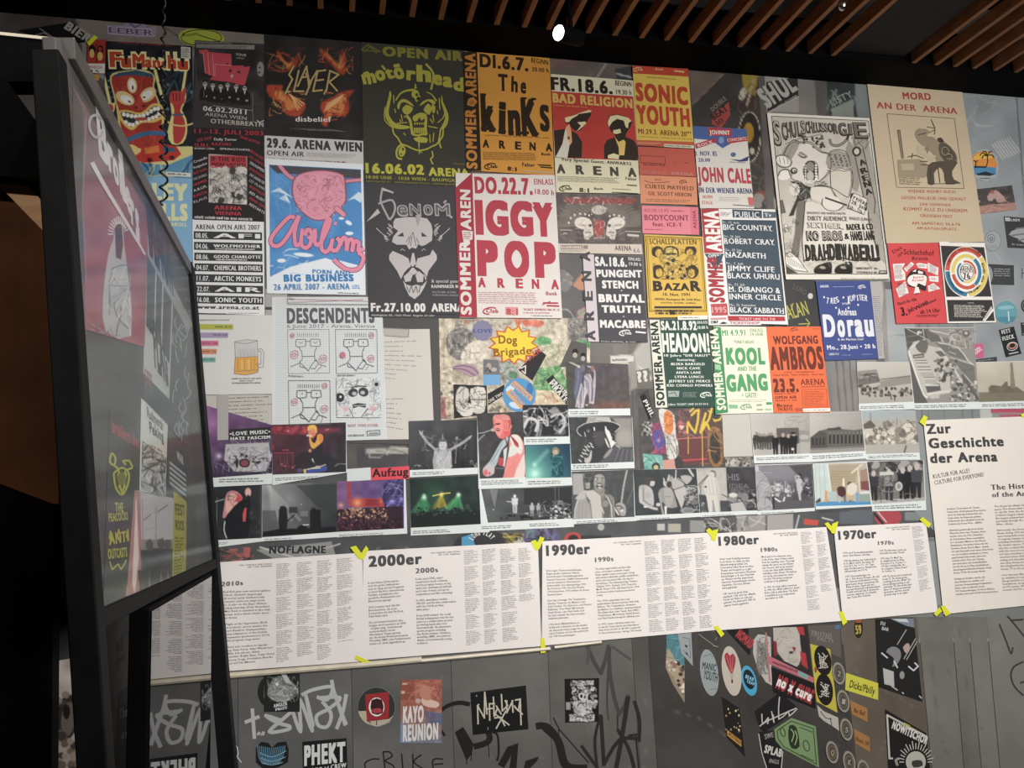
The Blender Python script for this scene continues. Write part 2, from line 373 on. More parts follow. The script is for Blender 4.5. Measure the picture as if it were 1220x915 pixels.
def glass_mat(name,rough,tint=None):
    m=bpy.data.materials.new(name);m.use_nodes=True;n,l=m.node_tree.nodes,m.node_tree.links;n.clear()
    o=n.new('ShaderNodeOutputMaterial');mx=n.new('ShaderNodeMixShader');t=n.new('ShaderNodeBsdfTransparent');g=n.new('ShaderNodeBsdfGlossy');f=n.new('ShaderNodeFresnel')
    f.inputs['IOR'].default_value=1.2;g.inputs['Roughness'].default_value=rough;t.inputs[0].default_value=(.93,.95,.95,1)
    ns=n.new('ShaderNodeTexNoise');ns.inputs['Scale'].default_value=3;cr=n.new('ShaderNodeMapRange');cr.inputs[3].default_value=rough*.8;cr.inputs[4].default_value=rough*1.2+.01
    l.new(ns.outputs[0],cr.inputs[0]);l.new(cr.outputs[0],g.inputs['Roughness'])
    ge=n.new('ShaderNodeNewGeometry');inv=n.new('ShaderNodeMath');inv.operation='SUBTRACT';inv.inputs[0].default_value=1;l.new(ge.outputs['Backfacing'],inv.inputs[1]);mu=n.new('ShaderNodeMath');mu.operation='MULTIPLY';l.new(inv.outputs[0],mu.inputs[0]);l.new(f.outputs[0],mu.inputs[1]);l.new(mu.outputs[0],mx.inputs[0]);l.new(t.outputs[0],mx.inputs[1]);l.new(g.outputs[0],mx.inputs[2]);l.new(mx.outputs[0],o.inputs[0]);return m
M_PANE=glass_mat('acrylic_pane',.12)
M_DARKGLASS=noise_mat('black_glass','060708','0b0c0d',5,.015,.5)

def mesh_obj(name,V,Fc,mat,parent=None,label=None,cat=None,kind=None,group=None,bevel=0,org=None,smooth_=False):
    V=[Vector(v) for v in V];org=Vector(org) if org is not None else sum(V,Vector())/len(V)
    me=bpy.data.meshes.new(name);me.from_pydata([v-org for v in V],[],Fc);me.update();me.materials.append(mat)
    me.polygons.foreach_set('use_smooth',[smooth_]*len(me.polygons))
    o=bpy.data.objects.new(name,me);COL.objects.link(o);o.location=org
    if parent is not None: o.parent=parent;o.location=org-parent.location
    if label: o['label']=label
    if cat: o['category']=cat
    if kind: o['kind']=kind
    if group: o['group']=group
    if bevel: b=o.modifiers.new('bevel','BEVEL');b.width=bevel;b.segments=2
    return o
BF=[(0,1,2,3),(7,6,5,4),(0,4,5,1),(1,5,6,2),(2,6,7,3),(3,7,4,0)]
def box(name,x0,x1,y0,y1,z0,z1,mat,**k):
    return mesh_obj(name,[(x0,y0,z0),(x0,y1,z0),(x1,y1,z0),(x1,y0,z0),(x0,y0,z1),(x0,y1,z1),(x1,y1,z1),(x1,y0,z1)],BF,mat,**k)
def prism(name,pts,d,mat,**k):
    n=len(pts);V=[tuple(p) for p in pts]+[tuple(np.array(p)+np.array(d)) for p in pts]
    F_=[tuple(range(n))[::-1],tuple(range(n,2*n))]+[(i,(i+1) % n,n+(i+1) % n,n+i) for i in range(n)]
    return mesh_obj(name,V,F_,mat,**k)
def tube(name,pts,r,mat,seg=8,**k):
    V,Fc=[],[];P=[Vector(p) for p in pts];up=Vector((.3,.2,1)).normalized()
    for i,p in enumerate(P):
        d=(P[min(i+1,len(P)-1)]-P[max(i-1,0)]).normalized();a=d.cross(up)
        if a.length <.05: a=d.cross(Vector((1,0,0)))
        a.normalize();b=d.cross(a)
        for j in range(seg): t=2*math.pi*j/seg;V.append(p+a*r*math.cos(t)+b*r*math.sin(t))
    for i in range(len(P)-1):
        for j in range(seg): Fc.append((i*seg+j,i*seg+(j+1) % seg,(i+1)*seg+(j+1) % seg,(i+1)*seg+j))
    Fc += [tuple(range(seg))[::-1],tuple((len(P)-1)*seg+j for j in range(seg))]
    return mesh_obj(name,V,Fc,mat,smooth_=True,**k)
def lathe(name,prof,base,axis,mat,seg=24,**k):
    ax=Vector(axis).normalized();a=ax.cross(Vector((0,0,1)))
    if a.length <.05: a=ax.cross(Vector((1,0,0)))
    a.normalize();b=ax.cross(a);V,Fc=[],[]
    for r,h in prof:
        for j in range(seg): t=2*math.pi*j/seg;V.append(Vector(base)+ax*h+a*r*math.cos(t)+b*r*math.sin(t))
    for i in range(len(prof)-1):
        for j in range(seg): Fc.append((i*seg+j,i*seg+(j+1) % seg,(i+1)*seg+(j+1) % seg,(i+1)*seg+j))
    Fc += [tuple(range(seg))[::-1],tuple((len(prof)-1)*seg+j for j in range(seg))]
    return mesh_obj(name,V,Fc,mat,smooth_=True,org=base,**k)

box('floor',-3.3,6.6,-8,.15,-.1,0,M_FLOOR,kind='structure')
box('ceiling',-3.3,6.6,-8,.15,4.05,4.15,M_CEIL,kind='structure')
box('wall_left',-3.4,-3.3,-8,.15,0,4.05,M_CEIL,kind='structure')
box('wall_right',6.6,6.7,-8,.15,0,4.05,M_CEIL,kind='structure')
box('wall_front',-3.3,6.6,-8.1,-8,0,4.05,M_FLOOR,kind='structure')
wall_back=box('wall_back',-3.3,6.6,0,.12,0,4.05,noise_mat('dark_wall_board','3a3937','4a4845',7,.6,.3),kind='structure')
beam=box('trim_1',-3.3,6.6,-.21,-.001,3.57,3.75,M_BLACK,kind='structure')
beam['label']='black beam along the top of the wall'
# slatted ceiling
slat_ends=[-60,-24,12,48,85,122,159,197,234,271.6,307.9,345,382,419.5,455,491,525.3,559,592,625,654,678,701,732.7,764.6,794.5,823,852.5,881.5,909.6,938.6,965.7,992.8,1089,1115.5,1137.8,1160.7,1185.8,1210.6,1234,1257]
grid=bpy.data.objects.new('slatted_ceiling',None);COL.objects.link(grid);grid.location=(1.5,-3,3.55)
grid['label']='ceiling grid of narrow brown wooden slats above the black beam';grid['category']='ceiling slats';grid['kind']='structure'
P25=Plane((0,-1,0),(0,-.22,0));slat0=None
for x in slat_ends:
    yy=25+(x-523)*.0825;X=float(P25.P(x,yy)[0])
    if slat0 is None:
        slat0=box('slat',-.011,.011,-5.7,-.215,3.572,3.63,M_WOOD,org=(0,-3,3.57));s=slat0
    else: s=slat0.copy();COL.objects.link(s)
    s.parent=grid;s.location=(X-1.5,0,.02)
for y in (-1.3,-2.5,-3.7,-4.9): box('cross_batten',-3.2,6.5,y-.02,y+.02,3.63,3.67,M_BLACK,parent=grid)
xa,xb=float(P25.P(1003,66)[0]),float(P25.P(1078,71)[0])
box('trim_2',xa,xb,-5.7,-.215,3.60,3.66,noise_mat('dark_grey_duct','1f1d1e','262425',5,.7,.2),kind='structure')['label']='flat dark grey duct running between the slat fields'
def spotlight(name,pxy,Y,label,r,lit,aim):
    c=Plane((0,-1,0),(0,Y,0)).P(*pxy);e=bpy.data.objects.new(name,None);COL.objects.link(e);e.location=c
    e['label']=label;e['category']='spotlight';ax=(Vector(aim)-Vector(c)).normalized()
    lathe('housing',[(r*.5,-.15),(r*1.02,-.13),(r*1.1,0),(r*1.0,.004),(r*.98,-.012),(.001,-.012)],c,ax,M_BLACK,parent=e)
    lathe('lamp_disc',[(r*.95,-.012),(r*.95,-.006),(.001,-.004)],c,ax,M_LAMP if lit else M_CHROME,parent=e)
    tube('mount',[Vector(c)-ax*.08,Vector(c)-ax*.08+Vector((0,0,.08)),(c[0],c[1],4.05)],.008,M_BLACK,parent=e);return e
spotlight('spotlight',(665,39),-.75,'lit round spotlight hanging between the slats at top centre',.028,True,(-1.2,-2.2,2.6))
# small chrome fitting
e=bpy.data.objects.new('ceiling_fitting',None);COL.objects.link(e);e.location=Plane((0,-1,0),(0,-.9,0)).P(1003,12);c=Vector(e.location)
e['label']='small chrome fitting hanging in the gap between the slats at top right';e['category']='fitting'
lathe('body',[(.006,0),(.014,.01),(.016,.03),(.008,.05),(.012,.055),(.012,.07),(.004,.08)],c,(0.2,0,1),M_CHROME,parent=e)
tube('rod',[c+Vector((0,0,.07)),(c.x,c.y,4.05)],.005,M_BLACK,parent=e)
# coiled cord
PC=Plane((0,-1,0),(0,-.5,0));pts=[]
a=Vector(PC.P(197,-30));b=Vector(PC.P(193,246));n=420
for i in range(n+1):
    f=i/n;y=-30+276*f;r=.012*(.35 if y <30 else min(1,.5+.5*(y-30)/150));turns=(y+30)/17.5
    c=a+(b-a)*f;c.x += r*math.cos(turns*2*math.pi)-.004*math.sin(f*5);c.y += r*math.sin(turns*2*math.pi);pts.append(c)
pts=[(pts[0].x,pts[0].y,3.95)]+pts
tube('coiled_cord',pts,.0036,M_RUBBER,6,label='black coiled cable hanging from the ceiling in front of the totem poster',cat='cable')

# ---------------------------------------------------------------- wall film (photo wallpaper) above, laminate panels below
def film(q,fn,step,name='wall_film',lv=.1,mat=None,col='6f6b66',th=.0004):
    t=T(name,None,None,q,col,lv,mat=mat or M_WALL,th=th,kind='structure',parent=wall_back)
    if fn: t.ras('print',None,step,fn,mat=mat or M_WALL)
    return t
fr(0,0,1)
def f(c):
    c.f('5c5855').g(900,0,'5c5855',1100,0,'949a9c',1).n(60,.04,2)
    c.p([(60,5),(330,35),(330,70),(60,60)],'7c7269').p([(0,0),(90,20),(110,90),(0,90)],'4a423d').l([(180,20),(235,60)],2,'5a504a').p([(95,38),(115,42),(130,100),(100,80)],'8a847c').sc(100,15,320,60,10,16,1,['928a80'],3)
    c.p([(652,65),(760,75),(760,115),(652,112)],'5e5650').l([(722,76),(710,94)],1.6,'a09890').sc(655,72,692,80,18,6,1.4,['8a5a58','7a4a4a'],4).p([(733,82),(757,78),(757,95),(735,97)],'33383a').l([(735,88),(756,93)],2,'a0a09c').sc(660,85,705,105,6,14,1,['6e6660'],5)
    c.p([(815,80),(920,90),(960,500),(820,500)],'37322f').p([(820,84),(862,88),(824,125)],'62554c').l([(862,88),(822,128)],1,'847668')
    c.p([(884,88),(903,90),(900,115),(886,108)],'8f7c2c').l([(898,95),(890,125)],3,'a08a70').e(885,112,4,8,'b0a890',20).sc(880,100,900,200,18,8,2,['6a4038','5a5048','2a2624'],6)
    c.e(893,163,13,30,'26211f').l([(893+13*math.cos(k/3),163+30*math.sin(k/3)) for k in range(19)],1.2,'b5ab98').e(892,158,6,12,'a07828',0).e(896,180,3,4,'b0a890')
    c.sc(893,185,918,260,30,8,2.4,['8a7f76','55504b','2a2624','6b3a34'],7).bl(890,225,925,330,26,3,7,['6e6660','8a837b','2a2624','7a4038'],8)
    c.p([(903,88),(912,89),(940,500),(930,500)],'57524e').p([(912,89),(1034,100),(1036,140),(914,137)],'77736e').p([(970,94),(984,95),(988,140),(974,140)],'55524f').p([(984,95),(1018,98),(1022,140),(988,140)],'2f3534').p([(1018,98),(1036,99),(1038,150),(1022,150)],'6f7876').sc(985,98,1018,138,16,8,1.6,['6b7672','8f9a96','1f2424'],9).p([(990,130),(1016,118),(1018,140),(992,140)],'7a8076')

    c.p([(660,290),(702,292),(712,480),(668,480)],'4c4a4a').bl(668,320,680,345,8,4,7,['8a8784','6b6866'],3).p([(682,340),(696,322),(700,345),(690,345)],'b07a58').p([(688,370),(698,366),(700,392),(688,394)],'9a8a84').sc(686,366,700,392,12,8,2,['b0484a','4a8a5a','c9c2b8'],5)
    c.ring if 0 else None
    c.e(672,392,12,20,'4a4846').l([(672+14*math.cos(k/3),392+24*math.sin(k/3)) for k in range(19)],1,'9a978f').bl(660,376,680,410,20,2,5,['8f8b7c','5f5c52','a5a08c'],6).p([(672,405),(700,405),(702,420),(676,418)],'5a9a5c').e(690,400,8,9,'3a3a3a')
    c.p([(700,408),(860,400),(862,560),(700,560)],'5f5b55').p([(730,410),(748,408),(752,465),(730,465)],'6a665f').p([(727,424),(754,422),(754,434),(728,434)],'b9b4a8').p([(748,430),(776,385),(782,450),(752,465)],'8a8880').p([(756,420),(774,398),(776,440),(758,450)],'a5a39a').sc(760,436,774,456,6,8,2.4,['d0cdc4','3a3835'],7)
    c.p([(752,465),(784,460),(790,560),(756,560)],'4a4743').l([(762,470),(758,495),(768,495),(766,474)],1.4,'8a867e')
    for x in (750,755,760): c.l([(x,460),(x+6,560)],1,'7a766e')
    c.p([(1028,330),(1080,335),(1090,470),(1036,490)],'8a8682').p([(1036,335),(1046,335),(1060,490),(1048,490)],'6b6560').p([(990,440),(1020,440),(1026,492),(992,492)],'7a7571')
    for x in (996,1004,1012,1020): c.l([(x,430),(x+5,492)],2,'5d5856')
    c.p([(1052,290),(1250,290),(1260,500),(1062,500)],'9aa0a1').l([(1060,400),(1220,392)],1,'7f8586').p([(1052,335),(1064,335),(1066,345),(1054,344)],'6a6a68').r(1090,384,1160,392,'7f8584')
    for x in (1094,1104,1118,1140): c.l([(x,384),(x+2,392)],1,'5f6566')
    c.p([(1143,108),(1250,118),(1260,500),(1170,500)],'8f9699').n(25,.02,6).sc(1152,112,1190,150,12,9,1.4,['b5b8b5','a5a9a8'],8)
    for i in range(8): c.l([(1182+i*3,172-i*1.2),(1195+i*3,190-i*1.2)],1.4,'b9bcb9')
    c.l([(1211,116),(1240,480)],1.6,'5f6466').sc(1150,150,1220,480,16,14,1,['a8aeb0','7f878a'],11)
    c.r(448,375,535,540,'5e5b58').p([(425,530),(520,525),(520,580),(425,575)],'474648').p([(450,350),(470,350),(480,410),(452,410)],'a8a49a').r(436,534,490,541,'a5a29a').sc(440,533,520,545,12,8,2,['6a6866','c0bdb4'],3)
    c.p([(690,470),(870,470),(870,560),(690,560)],'47433f',.7)
    c.r(150,560,1120,700,'4f4f50').n(18,.03,9)
    c.r(1085,484,1260,760,'858b8b').r(1080,486,1168,500,'7a807f').r(1168,486,1182,500,'b0b3b0').p([(1180,487),(1260,486),(1260,492),(1180,492)],'b0485a').p([(1191,494),(1214,494),(1214,497),(1191,497)],'b0485a')
    for x in (1098,1105,1125,1146,1158): c.l([(x,486),(x+1,500)],1,'5f6566')
    c.r(1060,720,1260,760,'747975').l([(1105,640),(1112,640)],1.5,'d5d5d0').r(1098,641,1118,645,'6a706f')
film([(-160,-40),(1262,92),(1300,762),(-160,790)],f,1.9)
fr(780,60,4.357)
t=film([(570,135),(745,135),(748,322),(580,318)],None,1,'film_sticker',.8,col='8f8c86')
t.part('lettering').poly([(578,165),(742,138),(746,240),(585,320)],'2a2826').text('SHUL',582,300,742,200,110,'a5a29b',.06).line([(590,322),(746,240)],5,'a5a29b').text('WALL OF SOUND',640,300,740,240,12,'a5a29b',.02).text('LISTY',920,290,1030,240,36,'7f8a86',.03)
t.text('DOUBLE',302,320,375,255,26,'7a746c',.03).poly([(296,330),(385,270),(392,335),(345,405),(296,385)],'9a3c36').text('BEAT',305,365,382,310,36,'2a2220',.05).text('SO',325,392,360,370,26,'2a2220',.05)
fr(820,230,4.576)
t=film([(530,470),(695,478),(735,728),(540,728)],None,1,'film_panel',.8,col='2c2b2c')
t.part('graffiti').text('ALAN',545,690,660,660,78,'a8a43c',.012).lines([[(600,715),(660,712)],[(640,685),(662,712),(640,735)],[(560,640),(570,600)]],5,'a8a43c').ell(665,562,14,16,'bdbab4').text('LORD',568,520,640,560,30,'4a4748',.03)

# laminate panels under the timeline: px of left/right edges at the top (y 745) and bottom (y 960)
def lam(x0,x1,x2,x3,col,y0=735,y1=1010,name='wall_panel'):
    fr(0,0,1)
    def f(c):
        c.f(col).n(70,.035,int(x0)).n(14,.012,3)
        c.sc(x0,y0,x1,y1,10,40,1,['6f6e6a','555350'],int(x0),.5)
    t=T(name,None,None,[(x0,y0),(x1,y0),(x2,y1),(x3,y1)],col,.4,mat=M_PANEL,th=.0015,kind=None,parent=wall_back);t.ras('laminate',None,4,f,mat=M_PANEL);return t
e_=[(-420,-400),(-150,-145),(60,62),(176,177),(283,284.5),(417.5,422.5),(535.5,544),(651,661.5),(750.5,769),(769.5,790)]
LC=['5b5b59','5b5b59','5b5b59','5c5c5b','5c5c5b','5f5e5c','5e5c59','5a5855','524f4c']
PAN=[]
for (a0,b0),(a1,b1),cc in zip(e_[:-1],e_[1:],LC):
    PAN.append(lam(a0+.4,a1-.4,b1-.4,b0+.4,cc))
for a0,b0,a1,b1,cc in ((770,790.6,1000,1030,'3f3c39'),(1000.8,1031,1092,1118,'5f564c'),(1093,1119,1133,1155,'6f6d68'),(1134,1156,1152,1177,'6c6a66'),(1153,1178,1174,1199,'706e69'),(1175,1200,1330,1375,'73716c'),(1331,1376,1500,1560,'73716c')):
    PAN.append(lam(a0,a1,b1,b0,cc))
# painted graffiti on the panels
def graf(name,label,px_pts,w,col,owner):
    owner.part(name,label);owner.lines(px_pts,w,col,4);return owner
gw_,gb='b0b2b0','1d1c1b'
fr(160,780,4.692)
p=PAN[4];p.part('graffiti','pale grey marker tag')
p.lines([[(660,300),(672,470)],[(618,378),(700,345)],[(712,440),(716,448)],[(830,370),(735,340),(800,380),(870,400),(850,420),(755,430),(830,360),(900,300)],[(880,300),(930,430),(925,250),(995,425),(960,230),(1000,400)],[(935,225),(1000,195),(1105,180),(1080,250),(1020,235)],[(1040,240),(1150,240),(1090,300),(1020,340),(1030,395),(1080,400),(1100,330),(1050,260)],[(1185,220),(1165,320),(1130,415)],[(1130,250),(1180,395)],[(1103,140),(1115,200),(1150,300),(1185,390)]],20,gw_,4).lines([[(690,435),(700,445)],[(712,436),(728,442)]],22,gw_)
fr(400,770,4.692)
p=PAN[5];p.part('graffiti','thin black handwritten tag');p.lines([[(165,680),(165,650),(205,630),(245,630)],[(265,590),(275,690)],[(262,590),(300,590),(315,615),(275,640),(320,665),(330,700)],[(368,600),(375,690)],[(430,600),(432,690)],[(480,605),(435,645),(500,690)],[(600,630),(545,632),(550,690),(610,700)],[(548,660),(600,655)]],8,gb,3)
p=PAN[6];p.part('graffiti','broad black paint strokes')
p.line([(750,325),(690,315),(620,335),(575,380),(580,450),(610,500)],26,gb,4,14).poly([(665,480),(712,450),(770,545),(760,600),(730,640)],gb).line([(850,470),(860,520),(830,545),(770,560)],34,gb,3).lines([[(735,600),(730,660)],[(760,590),(755,640)],[(852,540),(858,620)]],5,gb)
p.poly([(905,660),(960,560),(1020,540),(1010,680),(970,680),(980,610),(940,680)],gb).poly([(1060,640),(1135,615),(1125,640),(1085,680),(1050,680)],gb).poly([(1130,445),(1180,440),(1215,480),(1215,520),(1190,500)],gb).line([(880,480),(905,500),(910,600),(900,640)],12,gb,3)
fr(640,750,5.545)
p=PAN[7];p.part('graffiti','broad black paint strokes')
gk='24221f'
p.line([(-10,640),(60,640),(140,740),(190,900),(330,920)],46,gb,4,60).line([(105,580),(145,660),(340,880)],9,gb).line([(140,700),(142,660)],8,gb).line([(290,765),(400,920)],22,gk)
p.line([(330,110),(420,290),(470,110),(480,300),(540,560),(600,430)],26,'3d3c3a',2).line([(340,110),(330,230)],20,'474644').line([(480,120),(460,440),(470,600)],18,'3a3936',3,8).line([(490,110),(620,200)],16,'454442')
p.line([(420,560),(380,720),(395,915)],20,gk,3).line([(420,570),(440,900)],26,gk).line([(440,890),(540,730),(660,720)],24,gk,3).line([(600,440),(560,700),(520,915)],30,gk,3).line([(640,470),(675,600),(670,740)],24,gk,3).line([(530,660),(600,780),(640,915)],24,gk,3).line([(530,560),(530,660)],9,gk).line([(600,700),(670,690)],14,gk).line([(650,700),(670,915)],12,gk)
fr(960,720,4.692)
p=PAN[-2];p.part('graffiti','black marker scrawl');p.lines([[(1080,110),(1120,210),(1145,275),(1155,240)],[(1125,65),(1180,130),(1220,180)],[(1140,90),(1215,85)],[(1215,320),(1160,350),(1145,400),(1165,460),(1215,510)],[(1195,440),(1225,430)]],10,'3c3b39',3)
# beige rail below the timeline
fr(0,0,1)
def rail(x0,y0,x1,y1,h,name,label=None,parent=None):
    a,b=WALL.P(x0,y0),WALL.P(x1,y1);g=h*.0031
    V=[]
    for q in (a,b):
        for dy,dz in ((0,0),(-.008,.001),(-.011,.4*g),(-.008,.85*g),(0,g)): V.append((q[0],-.002+dy,q[2]+dz))
    return mesh_obj(name,V,[tuple(range(5)),tuple(range(9,4,-1))]+[((i+1) % 5,i,5+i,5+(i+1) % 5) for i in range(5)],M_BEIGE,parent=parent,label=label)
r=rail(-200,846,454,793,6.5,'cover_rail');r['label']='beige rail along the wall below the timeline sheets';r['category']='rail'
rail(454,793,502,788.5,6.5,'joint_piece','paler short sleeve',parent=r);rail(502,789,655,774.5,4.5,'thin_rail_end',parent=r);rail(660,773,716,766.5,4,'thin_rail_end',parent=r)

# ---------------------------------------------------------------- leaning display on the left
FN=Vector((1,0,.09)).normalized()
def FQ(y,z,d=0): return Vector((-.24-.09*(z-1.2),y,z))+FN*d
frame_=bpy.data.objects.new('poster_display_frame',None);COL.objects.link(frame_);frame_.location=FQ(-1.85,0)
frame_['label']='tall dark leaning display frame holding posters greyed with painted haze behind acrylic, left foreground';frame_['category']='display stand'
def bar(name,y0,y1,z0,z1,d0,d1,mat=M_STILE,label=None):
    return mesh_obj(name,[FQ(y0,z0,d0),FQ(y1,z0,d0),FQ(y1,z0,d1),FQ(y0,z0,d1),FQ(y0,z1,d0),FQ(y1,z1,d0),FQ(y1,z1,d1),FQ(y0,z1,d1)],[(3,2,1,0),(4,5,6,7),(0,1,5,4),(1,2,6,5),(2,3,7,6),(3,0,4,7)],mat,parent=frame_,label=label,bevel=.002)
bar('near_stile',-2.178,-2.14,0,2.225,-.034,0,M_STILE)
bar('far_stile',-.965,-.9,0,2.3,-.04,0)
bar('top_rail',-2.08,-.945,2.265,2.3,-.03,-.002,noise_mat('satin_grey_rail','3d3b39','4a4846',10,.4,.4))
bar('bottom_rail',-2.14,-.945,1.468,1.492,-.03,-.002)
bar('backing_board',-2.14,-.945,1.49,2.265,-.03,-.012,noise_mat('grey_backing','4a4646','5a5654',8,.7,.2))
bar('acrylic_pane',-2.14,-.945,1.49,2.265,-.006,-.003,M_PANE)
FP_=Plane((1,0,.09),tuple(FQ(-1.8,1.2,-.012)))
# black glass-fronted cabinet leaf behind it
cab=box('cabinet',-.287,-.257,-1.9,-1.16,0,1.465,M_BLACK,label='black cabinet whose glossy glass front mirrors the timeline sheets and graffiti',cat='cabinet',bevel=.002)
g_=box('glass_front',-.257,-.2549,-1.895,-1.165,.02,1.46,M_DARKGLASS,parent=cab,label='mirror-like dark glass')
# dark partition at far left
PD=Plane((0,-1,0),(0,-2.42,0));fr(0,0,1)
def part_poly(name,pts,mat,dy=.04,off=0,parent=None,**k):
    pl=Plane((0,-1,0),(0,-2.06+off,0));return prism(name,[tuple(pl.P(*p)) for p in pts],(0,dy,0),mat,parent=parent,**k)
pt=part_poly('partition',[(-420,2),(78,50.5),(78,97),(9,97),(48,151),(60,168),(60,215),(-420,170)],M_BLACK,label='black partition with a triangular opening, far left edge',cat='partition')
part_poly('lit_edge_strip',[(-420,-6),(78,46),(78,49.5),(-420,-2)],M_BEIGE,.04,-.002,pt,label='pale strip painted as light along the top edge')  # pale strip stands in for light caught on the black edge
part_poly('hardboard_infill',[(-420,60),(66,190),(70,620),(-420,620)],M_BROWN,.01,.045,pt)
part_poly('diagonal_light_band',[(-100,70),(70,262),(70,294),(-100,120)],M_LIGHTBAND,.012,.03,pt,label='tan diagonal strip painted as a band of light')  # tan strip stands in for a band of light on the board
part_poly('lower_panel',[(-420,420),(55,600),(64,600),(58,1300),(-420,1300)],M_BLACK,.03,.0,pt)
PS=Plane((0,-1,0),(0,-1.98,0))
fr(0,600,2.903)
t=T('picture_board','grey board with a pale smudged face print, in the slit left of the frame','picture',[(150,-120),(330,-120),(340,1100),(150,1100)],'6d7270',0,PS,th=.004)
t.ras('print',[(150,545),(335,520),(340,1100),(150,1100)],1.2,lambda c: c.f('a59c92').n(40,.1,3).e(232,740,38,80,'2a2623',6).e(236,745,24,60,'5f564e',6).e(230,720,12,26,'1a1816').bl(180,800,280,915,30,8,22,['5a4f46','8a7d70','3a332d','6b5a4a'],4).bl(175,640,230,700,12,5,14,['3a3531','7a7068'],5))
t.part('dark_band').poly([(150,345),(330,345),(335,520),(150,550)],'2f3231')
PB=Plane((1,0,0),(-.42,0,0))
t=T('picture_board','cream board with blue patch and dark letters, between near frame post and cabinet','picture',[(330,330),(480,320),(480,1000),(330,1000)],'a0978a',0,PB,th=.004)
t.part('lettering').text('WIE',392,530,420,505,36,'3a3630',.03).text('ARENA',395,562,425,540,20,'3a3630',.03).poly([(400,660),(470,600),(470,690),(400,700)],'35607a').poly([(400,690),(470,680),(470,1000),(380,1000)],'26282a').text('The',404,745,432,735,34,'c5c0b5',.04).text('er',412,815,434,808,30,'c5c0b5',.04).lines([[(415,450),(435,440),(440,480)],[(395,470),(400,580)]],3,'6a6258')
# posters inside the leaning frame, inks greyed to carry the pane's haze
GAIN[0]=1.55  # brighter inks make up for weak grazing light on these posters
fr(80,120,3.2706)
DG='posters behind the acrylic of the leaning frame'
def dT(label,q,col): return T('framed_poster',label,'poster',q,col,.4,FP_)
t=dT('maroon poster with a crowned robed figure, upper left in the leaning frame',[(-10,-70),(312,430),(290,880),(60,1350)][:0] or [(20,-60),(316,440),(300,960),(30,880)],'5a4448')
t.ras('picture',[(20,-60),(316,440),(300,960),(30,880)],1,lambda c: c.f('6b4a50').g(150,150,'5f5055',250,900,'8a3f48',.7).n(60,.04).p([(20,-60),(60,30),(70,900),(20,900)],'4a4848').l([(75,60),(60,400),(75,700)],4,'77706e').p([(160,600),(180,540),(190,480),(215,480),(222,560),(240,700),(250,915),(150,900),(140,760)],'8d8886',1,2).p([(186,500),(196,470),(212,478),(218,560),(210,620),(190,610)],'3d3a3e').sc(165,640,245,915,30,40,5,['5a5658','aaa5a2','4a4648'],4).sc(80,860,160,960,14,30,8,['7a7674','4f4c4e'],7))
rays=[]
for k in range(14):
    a=math.pi*(.9+.0)*k/13+math.pi;rays.append([(200+22*math.cos(a),520+40*math.sin(a)),(200+44*math.cos(a),520+70*math.sin(a))])
t.part('crown').lines(rays,5,'a09a94')
t.part('script_lettering')
for ch,x0,y0,x1,y1,h in (('B',120,200,160,262,84),('r',158,262,180,300,66),('o',178,300,200,338,58),('i',202,350,210,366,66),('l',212,378,228,400,92),('e',228,415,248,450,58),('r',246,470,262,500,58),('s',264,520,280,555,60)): t.text(ch,x0,y0,x1,y1,h,'a39c9a',.05)
t.line([(92,240),(140,330),(200,430),(260,530),(300,600)],18,'a39c9a',3,8).ring(108,100,26,44,10,'8f8886',-10,30,330)
fr(0,280,2.859)
t=dT('black bars poster with pale block letters, upper right in the leaning frame',[(500,-10),(655,305),(640,720),(485,560)],'3f4142')
t.part('artwork').poly([(498,60),(590,190),(575,560),(486,470)],'8f8d8a').poly([(500,65),(528,110),(522,350),(496,310)],'3a3b3c').poly([(532,116),(552,145),(545,380),(526,355)],'3a3b3c').poly([(556,150),(585,190),(575,440),(550,390)],'3a3b3c').poly([(500,-5),(655,305),(640,330),(500,70)],'77767444'[:6])
t.part('lettering').text('BLACK',506,52,590,200,84,'2f3032',.07).text('FLAG',524,440,572,512,74,'2f3032',.07).text('GODS',492,500,518,520,36,'7a4a4e',.04).text('CLUB',494,530,518,545,24,'5a5a5a',.04)
t.part('swirls');rd=random.Random(5)
for k in range(26):
    x,y=rd.uniform(590,640),rd.uniform(250,660);t.line([(x,y),(x+rd.uniform(-14,14),y+22),(x+rd.uniform(-10,12),y+46)],4,'77777644'[:6],3)
t=dT('cream flyer with a black crowd drawing, centre right in the leaning frame',[(480,556),(570,640),(562,905),(474,870)],'a5a29c')
t.ras('picture',[(482,700),(566,760),(560,900),(478,866)],.8,lambda c: c.f('8a8783').sc(478,700,566,900,70,20,6,['2a2a2a','3f3e3d','b5b1aa'],4))
t.part('lettering').text('Rudimentär',500,620,556,668,26,'3a3a3a',.03).text('Peking',508,672,556,705,30,'3a3a3a',.04).body([(510,710),(556,735),(556,760),(510,735)],2,'6a4a4a',3)
t=dT('dark flyer with four pale bars of lettering, right edge of the leaning frame',[(572,690),(645,760),(640,915),(568,850)],'3c3d3f')
t.part('lettering').text('WAR',602,765,624,785,22,'9a9894',.04)
for k in range(5): t.poly([(576,770+k*17),(632,816+k*17),(632,824+k*17),(576,779+k*17)],'8d8c88')
fr(100,400,3.05)
t=dT('black poster with red script above a yellow stag-beetle creature and yellow lettering',[(90,262),(200,345),(178,900),(70,950)],'3c3c3b')
yy_='8d8a3e'
t.part('lettering').text('broilers live',100,350,200,412,40,'8a3a3e',.03).text('THE',112,640,142,640,34,yy_,.04).text('PEACOCKS',88,676,158,668,30,yy_,.04)
